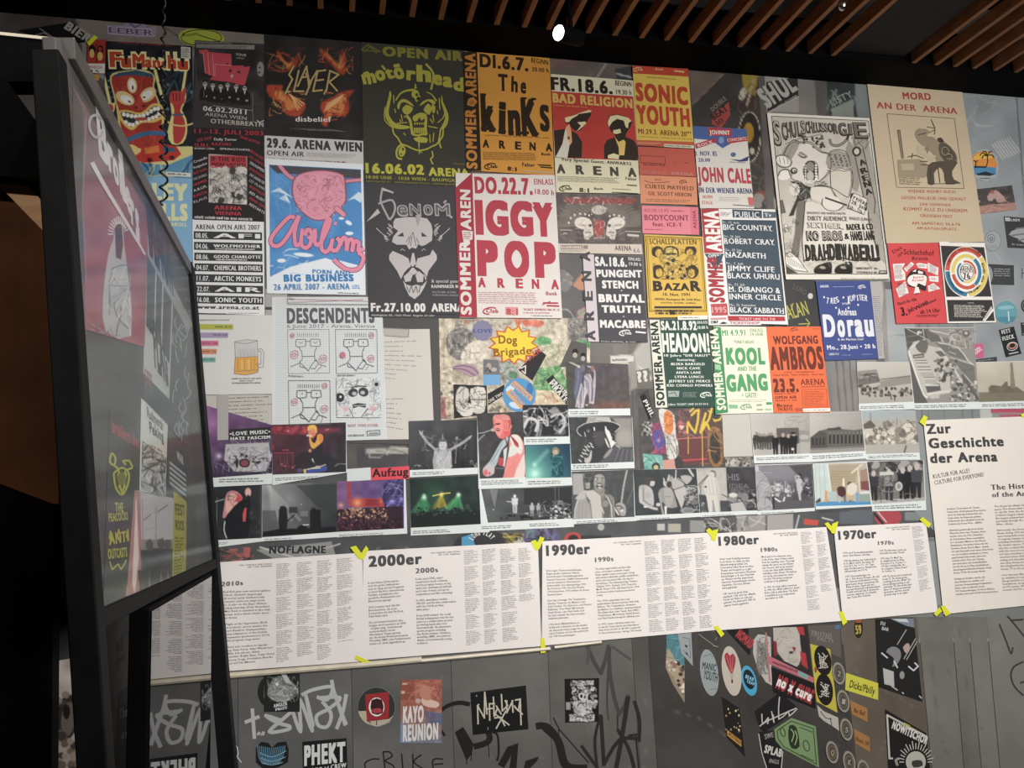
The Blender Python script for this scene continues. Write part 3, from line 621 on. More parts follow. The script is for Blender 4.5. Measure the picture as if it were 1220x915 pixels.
t.part('creature').lines([[(98,425),(92,460),(118,480),(128,510)],[(165,458),(172,480),(150,490),(140,520)],[(98,425),(112,445),(108,470)],[(150,470),(140,455),(165,455)],[(105,500),(112,550),(135,578),(155,545),(160,500),(135,480),(105,500)],[(118,510),(130,530),(148,510)],[(122,545),(135,560),(148,545)],[(120,500),(135,570),(150,500)]],7,yy_,3).ell(133,520,16,24,'5f5e32')
t.part('scrawled_logo').text('ANTI',88,760,158,745,40,yy_,.05).text('OUTCASTS',84,812,154,802,36,yy_,.05).lines([[(88,740),(92,710),(102,745)],[(118,735),(122,705),(130,738)],[(150,735),(155,705),(158,745)],[(90,820),(98,850),(120,830),(130,850),(150,815)]],5,yy_,2)
t=dT('pale pinkish poster with silhouettes of people, bottom centre in the leaning frame',[(182,560),(325,590),(318,900),(150,960)],'8e8789')
t.ras('picture',[(182,565),(325,592),(318,900),(150,960)],.9,lambda c: c.f('938b8c').p([(182,560),(205,570),(212,920),(150,960)],'8a5f5c').p([(190,570),(200,800),(185,940),(175,900)],'b5a098').r(208,740,325,960,'67605f',.8).l([(212,590),(215,740)],2,'5f5a5a').l([(262,620),(262,740)],2,'5f5a5a').l([(218,670),(242,650)],3,'3d3a3a').l([(268,640),(305,615)],3,'3d3a3a')
      .fig(238,930,190,'2f2c2e','3a3739','4a4444').fig(280,920,185,'2f2c2e','3a3739','4a4444').fig(305,910,170,'2f2c2e','3a3739','4a4444').fig(215,940,110,'3a3739','3a3739','4a4444').l([(236,780),(240,740)],5,'4a4444').l([(282,775),(286,735)],5,'4a4444').l([(215,710),(300,680)],2,'7a7474'))
t=dT('yellow flyer with dark rows of lettering, bottom right in the leaning frame',[(325,565),(372,600),(368,880),(316,905)],'8a8038')
t.part('lettering').text('FEST',332,650,366,655,40,'3c3a22',.04).text('ROCK',332,705,364,708,36,'3c3a22',.04).body([(330,730),(364,730),(360,860),(324,870)],12,'4a4828',4,h=.6)

GAIN[0]=1.
# ================================================================ posters, upper left to lower right
PG='concert posters pasted on the wall'
# --- tiki comic poster
fr(0,0,3.8125)
t=T('concert_poster','comic-style poster with a grinning red three-eyed totem head behind the coiled cord','poster',[(480,188),(874,212),(880,812),(470,790)],'2e3238',3)
def f(c):
    c.f('24262b').n(40,.04)
    c.sc(450,330,875,480,40,22,7,['3f6470','4a7480','2f4a58'],3,.8).bl(450,330,870,500,14,4,12,['6f8f90','4f7a80'],4)
    c.r(400,665,890,830,'d9cf86').p([(560,700),(640,740),(760,750),(880,700),(880,830),(470,830)],'5b93b4').sc(600,720,880,800,14,30,9,['e0d58c','2b3f66','8fb2a0'],9)
    c.p([(466,335),(500,500),(520,640),(450,470)],'3c4a55')
    c.l([(470,340),(500,470)],13,'e9dd90').l([(705,320),(735,440)],13,'e9dd90').l([(845,315),(828,425)],12,'e9dd90')
    c.p([(482,478),(495,460),(512,470),(524,462),(520,500),(504,532),(480,500)],'e6d88a').p([(486,482),(500,470),(514,480),(515,500),(502,522)],'c0423c')
    c.p([(500,345),(560,322),(660,318),(705,350),(700,400),(730,480),(745,560),(700,600),(590,640),(545,600),(530,500),(515,430)],'e2cf85',1,3)
    c.p([(507,350),(565,330),(655,326),(697,355),(694,400),(722,480),(735,560),(700,590),(600,625),(553,590),(540,500),(522,430)],'a8392f',1,3)
    c.sc(530,345,690,480,30,18,4,['7d211f','c9603f'],8)
    c.p([(505,350),(540,330),(620,318),(690,335),(700,352),(600,340)],'33566b')
    c.e(600,388,22,36,'e5c987',-8).e(600,388,15,28,'f3efe4',-8).e(603,398,4,9,'3a2a20')
    c.e(568,446,46,28,'e5c987',28).e(575,452,30,17,'f3efe4',26).e(588,462,7,4,'3a2a20',28)
    c.e(672,430,42,28,'e5c987',-40).e(668,432,28,17,'f3efe4',-40).e(655,442,7,4,'3a2a20')
    c.p([(625,440),(640,440),(655,492),(610,496)],'b9443a',1,2).e(618,488,8,6,'6a2a3a').e(652,482,8,6,'6a2a3a')
    c.p([(536,508),(580,500),(640,512),(690,472),(735,478),(742,530),(700,556),(640,560),(600,592),(556,560)],'e5c060',1,3)
    c.p([(548,512),(585,510),(645,522),(695,484),(728,488),(730,526),(690,545),(640,548),(600,576),(566,552)],'35363a',1,3)
    for i,(x,y) in enumerate([(562,516),(580,520),(598,524),(616,526),(634,527),(652,522),(670,512),(686,502),(702,492),(718,490)]): c.e(x,y+3,9,10,'f2eee2')
    for x,y in [(572,558),(588,568),(604,570),(622,560),(640,548),(658,546),(676,544),(694,538),(710,532),(722,520)]: c.e(x,y-3,9,9,'f2eee2')
    c.e(640,540,30,8,'b04a42')
    c.p([(556,585),(640,600),(735,570),(745,640),(690,680),(560,650)],'b23a33',1,2).sc(560,600,740,660,16,20,4,['8c2622','d05a48'],5)
    c.l([(570,640),(640,612),(700,604),(780,610)],20,'3d6f9a',1,3)
    c.p([(770,440),(800,420),(846,425),(838,470),(826,500),(846,540),(850,600),(830,650),(780,655),(760,600),(780,520)],'e6d88a',1,2)
    c.p([(778,446),(802,430),(824,436),(840,418),(830,470),(818,504),(838,545),(842,600),(822,645),(790,648),(786,560),(792,500)],'bb3d3c',1,2)
    for i in range(4): c.e(784+i*13,442,8,12,'c9473f').l([(790+i*13,432),(790+i*13,452)],2,'5a1a1c')
    c.p([(770,440),(775,418),(800,412),(826,416),(832,404),(846,402),(840,440),(836,470),(800,478),(772,464)],'c5443f',1,2)
    for i in range(3): c.l([(786+i*15,424),(788+i*14,458)],3,'4a1618')
    c.l([(786,522),(830,520)],9,'3d5f80').l([(740,520),(770,560),(830,572),(878,560)],7,'dcc978',1,3)
    c.p([(590,715),(640,690),(640,672),(720,650),(800,664),(824,700),(790,728),(650,740)],'c5392f').p([(655,672),(720,660),(726,690),(660,700)],'e07a40')
    c.e(600,680,34,22,'e6c878',20).p([(740,664),(790,672),(798,690),(742,690)],'3d5f80').e(680,726,12,10,'5c1d1a').e(780,716,12,10,'5c1d1a')
t.ras('picture',None,.8,f,mat=M_GLOSS)
t.part('headline',mat=M_GLOSS)
for st,x0,x1,y,h in (('F',500,560,304,72),('U',552,600,306,46),('M',603,664,306,66),('A',660,692,306,40),('N',694,732,308,40),('C',734,758,310,40),('H',762,804,312,72),('U',806,858,316,44)):
    t.text(st,x0-5,y+6,x1+5,y+7,h+14,'ece0a0',.08);
for st,x0,x1,y,h in (('F',500,556,304,70),('u',552,598,306,62),('M',604,660,306,62),('a',660,692,306,50),('n',695,730,308,50),('c',734,756,310,48),('h',764,802,312,62),('u',808,856,316,56)):
    t.text(st,x0,y,x1,y+1,h,'c1452c',.05)
t.text('AMERICA IN SUPER RED',540,200,780,214,9,'a03a34',.01)
t.poly([(823,214),(866,218),(866,270),(823,266)],'c9c4ba').body([(827,220),(862,223),(862,266),(827,262)],6,'3a3a3a',3)
t.poly([(755,782),(868,788),(868,806),(755,800)],'d8d8cc').body([(762,785),(862,791),(862,803),(762,797)],1,'444',5)
t=T('flyer_stub','small red and white ticket stub reading MARCH 15 on the totem poster','ticket',[(400,183),(482,183),(478,338),(396,333)],'a8322c',4.5)
t.part('picture').ell(420,232,16,26,'1d1816').ell(419,246,11,20,'d9b45a').ell(457,230,14,22,'1d1816').ell(456,258,12,20,'d9b45a').ell(456,228,8,12,'a8322c').line([(440,200),(440,290)],5,'701f1c')
t.part('lettering').poly([(398,292),(479,292),(477,337),(396,332)],'dcd9d2').text('MARCH',405,314,464,316,14,'b04040').text('15',416,331,452,332,12,'222')
T('orange_sticker','tiny orange sticker below the ticket stub reading MARCH','sticker',[(414,342),(450,344),(450,368),(414,366)],'d59a32',4).part('lettering').body([(418,348),(446,349),(446,364),(418,362)],2,'7a4a10',2)
# --- blue poster beneath
t=T('concert_poster','light blue poster with pale yellow block letters below the totem poster','poster',[(470,790),(880,812),(884,1190),(470,1180)],'7fadcf',2)
t.part('lettering');fr(80,120,3.2706)
t.text('HLEY',268,382,470,388,66,'d9ddaa',.07).text('HILLS',300,462,470,466,66,'d9ddaa',.07).text('CHUCK CARROLL',300,488,468,491,16,'d9ddaa',.04)
# --- top stickers over the wall film
fr(0,0,3.8125)
t=T('sticker','lilac winged sticker with purple letters above the totem poster','sticker',[(480,95),(712,110),(712,172),(480,160)],'8d8396',1.5,shape=[(482,112),(560,118),(572,100),(660,108),(668,126),(712,120),(708,168),(640,172),(500,160)])
t.part('lettering').text('LEBER',490,152,700,166,34,'c0a9b8',.06).text('LEBER',494,150,697,164,28,'5a4a68',.03).line([(590,108),(615,126),(640,112)],6,'4a4a70')
t=T('sticker','round lime green sticker with dark outline at the top edge of the wall','sticker',[(812,125),(1030,145),(1030,230),(812,200)],'a3ad3c',1.5,shape=[(915+105*math.cos(a*.35),172+44*math.sin(a*.35)+6*math.cos(a*.35)) for a in range(18)])
t.part('lettering').ring(915,172,92,36,4,'2c3018').text('Room',832,168,900,160,16,'2c3018',.02).line([(900,160),(940,172),(1000,190)],4,'2c3018',3)
t=T('sticker','black sticker with white slanted letters in the far top left corner','sticker',[(80,140),(330,100),(420,190),(270,205)],'141414',1.5)
t.part('lettering').text('BIER',290,128,400,196,40,'a09c94',.05).lines([[(150,165),(200,150),(260,185)],[(180,130),(240,170)]],5,'77736c')
# --- black band poster with red logo
fr(230,30,7.622)
t=T('concert_poster','black poster with six suited men under a jagged pink-red logo','poster',[(20,140),(645,175),(650,985),(0,985)],'3a3636',3)
t.ras('picture',[(20,200),(645,215),(648,735),(18,720)],.8,lambda c: c.f('363232').n(90,.06).sc(20,300,645,730,60,40,3,['47413f','2c2929'],2)
      .e(612,400,32,68,'8f8986').e(605,385,8,10,'3a3634').e(600,430,14,8,'4a4644')
      .l([(20,260),(35,560)],5,'5a5654').e(590,745,12,9,'a8a29d'))
t.part('men')
for x,y in ((110,535),(180,548),(252,560),(315,545),(392,560),(470,575)):
    t.poly([(x-52,y+150),(x-48,y+60),(x-20,y+30),(x+20,y+30),(x+50,y+62),(x+55,y+150)],'242121').ell(x,y,20,28,'b3aaa3').poly([(x-20,y-6),(x-22,y-30),(x,y-42),(x+22,y-30),(x+20,y-6),(x,y-18)],'2a2422').line([(x-16,y-2),(x+16,y-2)],7,'1d1a19').poly([(x-9,y+30),(x+9,y+30),(x,y+62)],'cfc8c0').ell(x+20,y+115,14,10,'968d86')
t.line([(100,660),(100,600)],4,'888').line([(540,620),(545,690),(540,780),(550,880),(440,900)],4,'8a8480').line([(180,735),(540,780)],4,'a09a94')
t.part('logo')
t.poly([(52,232),(130,228),(150,250),(348,268),(352,372),(455,372),(462,385),(520,380),(470,552),(400,545),(380,530),(150,500),(180,470),(108,440),(95,270),(60,262)],'bf4650')
t.lines([[(92,250),(112,440)],[(135,255),(150,462)],[(180,270),(190,470)],[(190,362),(350,372)],[(200,370),(200,470)]],5,'d98a86').poly([(295,350),(322,352),(318,368)],'2f2a2a').poly([(330,410),(350,405),(352,435),(325,430)],'2f2a2a').poly([(398,440),(418,412),(436,442)],'2f2a2a').lines([[(355,450),(352,492)],[(340,466),(370,468)]],5,'d8c8c0')
t.part('lettering').poly([(30,180),(560,188),(558,228),(30,212)],'8c8782').body([(20,150),(380,162),(380,180),(20,172)],2,'a09a94',3).body([(34,190),(556,196),(556,222),(34,210)],2,'3b3735',7).text('TOUR',388,282,486,290,22,'b8b2ac').body([(395,295),(480,302),(480,320),(395,312)],2,'a8a29d',4)
t.text('06.02.2011',90,782,486,818,46,'cbc5bf',.035).text('ARENA WIEN',110,828,486,868,32,'b5afa9',.005).text('OTHERBREATH',160,895,640,930,42,'b8b0a4',.03)
t.lines([[(580,870),(610,890),(645,870)],[(610,890),(625,912)]],7,'cbc5bf')
# --- festival poster black/red
fr(220,150,3.8125)
t=T('festival_poster','black festival poster with slanted band names around a crowd drawing panel','poster',[(38,8),(362,22),(362,438),(36,424)],'282426',4)
t.part('lettering').text('11.-13. JULI 2003',44,34,358,46,21,'b3333a',.03).text('Daily Terror',134,68,238,70,12,'d0c9c5').text('O.H.L.',46,96,118,98,17,'b83a40',.04).text('RAZORS',124,90,212,92,13,'b83a40').text('BLOODY COMA',46,108,136,110,8,'c8c2be').text('SPRINGTOIFEL',160,110,300,116,9,'c8c2be')
t.text('LES OUF',60,74,126,62,14,'b83a40').text('STAGE BOTTLES',250,56,340,86,12,'b83a40')
for i,(s_,c_) in enumerate((('Crusade','c8c2be'),('Pestpocken','c8c2be'),('BUT ALIVE','b83a40'),('DIE DORKS','a8a29e'),('HAMMER','b83a40'),('A.B.I.M.','c8c2be'),('RASTA','b83a40'),('KLAUS','a8a29e'))):
    t.text(s_,44,172+i*26,104,150+i*26,12,c_,.02)
for i,(s_,c_) in enumerate((('BROILERS','b83a40'),('EVIL CONDUCT','b83a40'),('TROOPERS','c8c2be'),('BONECRUSHER','b83a40'),('THE CASUALTIES','c8c2be'),('LES VILAINS','a8a29e'),('SKEPTIKER','b83a40'),('RED ALERT','c8c2be'),('MAD SIN','b83a40'),('RESTARTS','c8c2be'))):
    t.text(s_,292,118+i*27,360,160+i*27,12,c_,.02)
t.ras('picture',[(110,130),(284,140),(284,360),(110,350)],.8,lambda c: c.f('b9b4ac').r(113,134,282,190,'b33a42').sc(115,180,282,350,110,14,4,['2a2626','3d3837','e2ddd5'],6).bl(115,190,280,345,30,7,15,['cfc9c0','d9d4cb','3a3635'],2,.9).sc(115,190,282,350,60,9,2.5,['222'],16))
t.part('panel_lettering').text('IF THE KIDS',122,162,276,166,20,'2a1a1c',.03).text('WERE UNITED',122,184,276,188,16,'2a1a1c',.03).text('ARENA',134,382,262,386,20,'b83a40',.04).text('VIENNA',138,406,258,410,18,'b83a40',.04).body([(46,410),(354,422),(354,436),(46,424)],1,'c8c2be',9,h=.7)
# --- open airs list
t=T('concert_schedule_poster','white poster listing open air dates in seven dark bars','poster',[(36,428),(360,438),(364,862),(42,850)],'e2e2e0',5)
t.part('lettering').text('ARENA OPEN AIRS 2007',50,472,342,474,24,'474747',.045)
for i,(d,n_) in enumerate((('08.05.','AFI'),('04.06.','WOLFMOTHER'),('08.06.','GOOD CHARLOTTE'),('04.07.','CHEMICAL BROTHERS'),('11.07.','ARCTIC MONKEYS'),('22.07.','AIR'),('16.08.','SONIC YOUTH'))):
    y=480+i*48.6;x=42+i*1.3
    t.poly([(x,y),(352+i,y+6),(352+i,y+42),(x,y+36)],'3b3b3d');x0=x+88;x1=344+i
    t.text(d,x+8,y+30,x+66,y+32,23,'e2e2e0',.02)
    if n_ in ('AFI','AIR'): t.text(n_,x0,y+31,x1,y+34,22,'e2e2e0',.035)
    elif i in (1,2): t.text(n_,x0,y+25,x1,y+28,15,'e2e2e0',.06).body([(x0+10,y+29),(x1-10,y+32),(x1-10,y+38),(x0+10,y+35)],1,'e2e2e0',i,h=.8)
    else: t.text(n_,x0,y+31,x1,y+34,23,'e2e2e0',.045)
t.text('www.arena.co.at',58,832,340,836,20,'3b3b3d',.05)
# --- flame poster
fr(220,30,5.545)
t=T('concert_poster','black poster with orange flaming hands around a spiky tan logo','poster',[(527,60),(1165,90),(1185,960),(527,940)],'2e2c2b',3)
def f(c):
    c.f('2b2928').n(120,.03)
    for P,C in (([(550,270),(600,290),(640,300),(680,290),(650,240),(610,210),(615,165),(660,230),(720,250),(760,180),(740,270),(700,300),(620,310)],'a8402a'),
                 ([(1040,160),(1070,230),(1050,290),(1100,250),(1050,330),(1000,300),(950,240),(890,180),(900,150),(960,210),(1010,260),(1035,240)],'a8402a'),
                 ([(540,400),(600,395),(650,400),(640,440),(700,460),(780,500),(800,540),(760,600),(700,600),(650,570),(640,520),(560,470)],'b8442c'),
                 ([(1120,430),(1040,440),(990,470),(905,510),(900,560),(920,600),(905,650),(940,670),(970,600),(1060,605),(1090,540),(1080,480)],'b8442c')):
        c.p(P,C,.95,2,so=14);q=np.array(P);m=q.mean(0);c.p([tuple(m+(p-m)*.6) for p in q],'d98a45',.8,2,so=16)
    c.sc(545,150,800,300,24,28,5,['c0502c','d88a48','7a2c20'],3,.8).sc(880,150,1110,320,24,28,5,['c0502c','d88a48','7a2c20'],4,.8)
    c.sc(560,400,800,600,40,20,5,['d0603a','e8a860','8a2c22','2b2928'],5,.8).sc(900,440,1110,640,40,20,5,['d0603a','e8a860','8a2c22','2b2928'],6,.8)
    for k in range(4): c.l([(690+k*6,455+k*6),(790-k*14,520+k*14)],7,'e0b070').l([(1050-k*8,460+k*10),(940-k*6,520+k*16)],7,'e0b070')
    for x,y in ((750,180),(890,190),(850,60)): c.l([(x,y-60),(x+5,y)],4,'3c3634')
    c.sc(560,280,600,300,4,20,3,['c0502c'],8).sc(530,640,1180,730,14,60,1.5,['45413e'],12)
t.ras('picture',[(527,60),(1165,90),(1182,768),(527,732)],.9,f)
t.part('logo')
L=[[(722,270),(690,330),(712,360),(662,462)],[(755,300),(722,440),(790,440)],[(745,410),(806,275),(822,420)],[(770,350),(822,340)],[(800,320),(830,380),(878,300)],[(838,370),(800,465)],[(878,310),(848,440),(912,432)],[(866,370),(920,362)],[(880,308),(935,300)],[(935,440),(960,305),(1018,330),(955,378),(1010,440)],[(700,440),(662,450)],[(920,462),(940,420)]]
t.lines(L,20,'1c1a19').lines(L,12,'b09a62')
t.part('lettering').text('disbelief',732,640,970,642,34,'d8d2c8',.025).text('LIGHT THE TORCH',700,692,995,706,12,'6a5a52',.01).body([(720,680),(1000,690),(1160,716),(860,706)],1,'6a6460',3)
t.poly([(528,732),(1182,768),(1186,960),(528,940)],'c6c3c0')
t.text('29.6. ARENA WIEN',543,808,1172,838,62,'3d3b3a',.06).text('OPEN AIR',543,862,790,872,34,'3d3b3a',.03).body([(805,842),(1168,858),(1168,888),(805,872)],5,'8a8785',3).body([(545,880),(1160,908),(1160,925),(545,898)],1,'7c4a48',9,h=.7)
# --- pink brain poster
fr(220,150,3.8125)
t=T('concert_poster','blue poster with a huge pink brain-like blob and pink script lettering in waves','poster',[(366,150),(810,176),(822,770),(374,762)],'dfe4e8',5)
def f(c):
    c.f('4f8fcc').n(60,.05)
    c.p([(380,178),(800,200),(802,240),(600,225),(420,215)],'4c4a50')
    c.p([(380,690),(480,640),(640,600),(815,660),(820,770),(380,770)],'e4e8ec').p([(560,660),(700,610),(815,640),(815,730)],'dfe6ee')
    for P in ([(390,300),(430,280),(470,310),(500,330),(430,300)],[(740,340),(790,300),(812,310),(800,350),(770,330)],[(430,330),(460,310),(480,350)]): c.p(P,'cfe0ee')
    c.sc(385,560,640,680,16,22,6,['e4edf5','8fbbe0'],3).e(540,585,45,9,'e4edf5',5).e(440,612,20,9,'e4edf5').e(745,440,16,9,'e4edf5',30).e(712,420,12,6,'dfe8f0').e(748,488,18,8,'e4edf5')
    c.sc(385,190,480,430,14,60,2.5,['7fb0dc'],7,.7)
    c.l([(430,178),(470,225),(520,250)],22,'7a3f52',1,3).l([(430,178),(470,225),(520,250)],16,'d98a9f',1,3).l([(700,262),(740,250),(800,245)],20,'7a3f52').l([(700,262),(740,250),(800,245)],14,'d98a9f')
    P=[(500,230),(560,205),(640,200),(720,220),(732,270),(735,340),(715,370),(735,400),(720,412),(690,390),(650,425),(590,430),(540,400),(500,350),(486,290)]
    c.p(P,'8a4a5c',1,3);m=np.array([610,315]);c.p([tuple(m+(np.array(p)-m)*.955) for p in P],'e093a6',1,3)
    c.sc(505,225,720,410,170,7,3,['b06078','7a3f52','f0b5c2'],5)
    c.l([(690,375),(722,402)],26,'8a4a5c').l([(690,375),(722,402)],20,'e093a6')
t.ras('picture',[(384,178),(800,200),(812,700),(388,720)],.8,f)
t.part('script_lettering')
L=[[(500,420),(470,420),(400,500),(395,540),(430,545),(470,500),(520,410)],[(520,412),(500,480),(505,545),(525,535)],[(535,470),(530,540),(560,555),(580,500),(560,470),(548,500)],[(560,505),(590,520),(592,470)],[(592,470),(590,520),(600,548)],[(600,548),(625,520),(660,440),(648,425),(625,500),(622,560),(645,575),(668,540)],[(672,515),(665,560),(690,568),(706,530),(690,510)],[(706,545),(720,510),(735,520),(735,570)],[(735,570),(745,520),(765,525),(760,575),(770,530),(790,530),(788,575)],[(815,560),(790,575),(812,600),(790,650),(740,655),(700,630),(678,608)],[(680,443),(690,447)]]
t.lines(L,24,'7a3a55',4).lines(L,18,'e58aa3',4)
t.part('lettering').text('PORN AND',580,672,752,678,20,'3f80b8',.05).text('BIG BUSINESS',450,708,768,706,32,'3f80b8',.07).text('26 APRIL 2007 - ARENA',405,748,750,744,30,'3f80b8',.07).body([(760,722),(802,724),(802,744),(760,742)],3,'4f8fcc',2).body([(695,756),(800,760),(800,768),(695,764)],1,'555',8)
# --- dark green and yellow poster
fr(420,40,4.88)
t=T('concert_poster','dark olive poster with a yellow-green horned war-pig skull, OPEN AIR above','poster',[(52,38),(664,70),(692,898),(66,866)],'3b3931',5)
Y='a8a33c'
t.part('lettering').text('OPEN AIR',175,132,640,162,56,'807c2e',.06).lines([[(50,100),(90,68),(160,110),(50,100)],[(65,112),(100,80),(140,118)]],7,'6b682c')
for ch,x0,x1,y0,h in (('m',62,140,296,84),('o',142,196,278,88),('t',200,246,268,72),('ö',250,306,268,96),('r',312,366,270,82),('h',372,458,278,96),('e',468,520,296,84),('a',524,580,308,84),('d',586,646,332,78)):
    t.text(ch,x0,y0,x1,y0+(6 if x0 >300 else -10),h,Y,.055)
t.lines([[(62,240),(90,232),(100,300)],[(170,190),(190,215)],[(425,180),(470,240),(455,330)],[(640,258),(650,330)]],12,Y,3,)
t.text('16.06.02',76,812,416,822,58,'b8b43e',.055).text('ARENA',442,828,678,836,48,'b8b43e',.055).text('18:00 UHR - 1030 WIEN - BAUMGASSE 80',78,846,684,870,20,'9a963a',.04).text('KEYTON BE ST. · WWW.ARENA.CO.AT · ARENA@ARENA.CO.AT',80,866,684,888,9,'8f8b38',.01).body([(585,756),(655,762),(655,768),(585,762)],1,'8f8b38',3)
fr(440,100,9.15)
t.part('skull_emblem')
t.poly([(222,80),(240,140),(210,300),(225,370),(290,440),(420,465),(440,490),(330,500),(240,470),(175,370),(180,260),(210,150)],Y,2)
t.poly([(790,120),(800,200),(860,340),(850,440),(810,495),(780,480),(820,400),(815,320),(780,200)],Y,2)
t.line([(285,190),(340,110),(420,78),(495,76)],14,Y,3,26).line([(620,95),(680,125),(730,195)],8,Y,3,18).line([(500,5),(503,60)],8,Y,0,26)
t.ell(500,120,42,46,Y).poly([(490,160),(520,160),(560,150),(540,125),(520,205),(500,195)],Y).ell(515,125,14,18,'3b3931')
t.poly([(330,190),(380,172),(450,210),(486,255),(440,235),(380,205),(340,225),(320,290),(300,245)],Y,2).poly([(545,245),(580,200),(640,175),(700,185),(720,220),(690,230),(640,195),(590,225)],Y,2)
t.poly([(355,290),(400,235),(475,270),(440,330),(390,340)],Y,2).poly([(590,285),(640,220),(680,280),(650,345),(610,320)],Y,2).poly([(680,230),(720,260),(705,330),(680,300)],Y,2)
t.poly([(500,345),(560,320),(620,340),(625,400),(600,380),(565,410),(545,370),(520,412),(480,412),(470,370)],Y,2)
t.line([(400,350),(440,400),(455,470),(470,560)],30,Y,3).line([(600,340),(615,400),(610,500),(620,560)],28,Y,3).line([(470,560),(530,568),(590,555),(620,565)],22,Y,3)
for i in range(5): t.poly([(485+i*25,430),(505+i*25,430),(502+i*25,452),(490+i*25,455)],Y).poly([(484+i*23,485),(504+i*23,485),(503+i*23,545),(486+i*23,545)],Y)
t.poly([(480,600),(560,585),(630,600),(620,650),(520,640)],Y,2).line([(535,560),(540,690)],14,Y).line([(515,725),(575,760)],10,Y).line([(540,690),(540,780)],8,Y)
for P in ([(345,340),(360,420)],[(330,395),(340,425)],[(380,355),(385,380)],[(690,345),(700,420)],[(660,390),(690,440)],[(735,300),(745,340)],[(262,130),(266,225)],[(275,280),(285,325)],[(760,160),(764,290)],[(745,430),(800,380),(820,320)],[(640,470),(740,490)],[(300,440),(410,430)],[(170,260),(165,400),(240,480)],[(700,540),(690,640)],[(655,560),(660,650)],[(370,545),(395,570)]): t.line(P,11,Y,3)
L=[(250,475),(265,550),(310,600),(345,660),(410,685),(470,715),(540,735),(620,720),(680,690),(740,660),(760,600),(775,500),(800,500),(795,580),(760,640),(780,710)]
t.line(L,17,Y,3);t.line([(680,740),(690,800),(665,830),(690,885)],16,Y,3)
t.ring(345,750,50,78,22,Y,12,60,290).ell(355,745,38,60,Y,10).ell(365,720,12,16,'3b3931').ell(345,775,8,10,'3b3931')
# --- goat head poster
fr(430,190,4.576)
t=T('concert_poster','charcoal poster with a pale grey goat-bearded demon face and spiky logo','poster',[(18,125),(610,150),(625,868),(42,862)],'403f42',4)
W_='b9b3b2'
t.part('lettering').text('Fr.27.10.00',54,828,352,830,46,'d8d3d0',.055).text('ARENA',384,829,560,829,44,'d8d3d0',.055).text('& special guest',384,672,540,674,18,'b5b0ae',.03).text('RAINMAKER 888',384,702,548,702,18,'d0cbc8',.04).text('(ex-Cradle of Filth,',388,728,520,730,10,'9a9694').text('ex-Blackthorne Demise)',388,744,530,746,10,'9a9694').text('Baumgasse 80, 1030 Wien  Beginn 20 Uhr',58,854,400,858,13,'b5b0ae',.02).line([(46,842),(525,846)],5,'2c2b2e')
fr(430,210,6.1)
t.part('demon_face')
for P in ([(235,335),(250,310),(330,300),(420,300),(480,310),(510,350),(520,400),(515,470),(470,500),(440,510),(415,495),(400,530),(370,520),(350,535),(330,500),(260,500),(225,480),(235,440),(270,400),(235,375)],
          [(205,575),(230,545),(300,575),(345,600),(360,660),(315,700),(290,750),(262,690),(205,610)],
          [(550,575),(520,535),(500,575),(410,600),(395,660),(450,700),(470,760),(490,690),(550,610)],
          [(372,560),(385,560),(400,640),(375,660),(355,645)],
          [(345,700),(375,660),(415,700),(380,720)],[(310,730),(345,700),(375,720),(360,765),(320,770)],[(395,720),(420,690),(455,720),(450,770),(410,775)],
          [(305,760),(330,790),(370,800),(400,790),(440,800),(480,760),(460,810),(430,860),(390,895),(350,870),(320,810)]):
    t.poly(P,W_)
t.poly([(262,438),(305,410),(312,442)],'403f42').poly([(440,408),(480,440),(440,442)],'403f42')
L=[[(345,500),(355,450),(378,410)],[(360,510),(370,440)],[(400,510),(385,440),(378,410)],[(330,480),(350,440)],[(420,490),(400,450)],[(300,530),(320,545),(300,548)],[(440,540),(465,528)]]
t.lines(L[:5],4,'403f42').line([(285,545),(300,530),(318,545)],4,W_).line([(440,545),(455,530),(470,540)],4,W_)
t.lines([[(300,740),(330,690),(350,670),(400,665),(440,690),(480,740)],[(350,850),(365,800),(380,850),(400,800),(410,850)],[(330,800),(345,840)],[(430,800),(420,850)],[(360,775),(390,780),(430,772)]],5,'403f42',2)
rd=random.Random(4)
for sx in (-1,1):
    for i in range(9):
        x=378+sx*(170+rd.uniform(0,50));y=350+i*13;t.line([(x,y),(x+sx*-26,y+14),(x+sx*-8,y+26)],7,W_,0,2)
    t.line([(378+sx*268,380),(378+sx*170,470)],6,W_,0,2)
t.part('spiky_logo')
t.lines([[(155,95),(142,180),(165,240),(205,320)],[(150,92),(235,125)],[(125,205),(165,190),(225,178),(248,230),(232,290),(205,322)],[(640,290),(662,306)],[(600,200),(618,180)]],15,'a39d9c',3)
for ch,x0,x1,y,h in (('e',262,344,292,120),('N',352,438,288,88),('o',454,524,284,112),('M',536,650,290,92)): t.text(ch,x0,y,x1,y,h,'a39d9c',.05).text(ch,x0+9,y-7,x1-9,y-7,h-20,'5a575c',0)
t.poly([(395,286),(440,285),(414,362)],'a39d9c').poly([(40,335),(120,240),(140,270)],W_).poly([(148,88),(165,92),(240,126),(160,110)],W_)
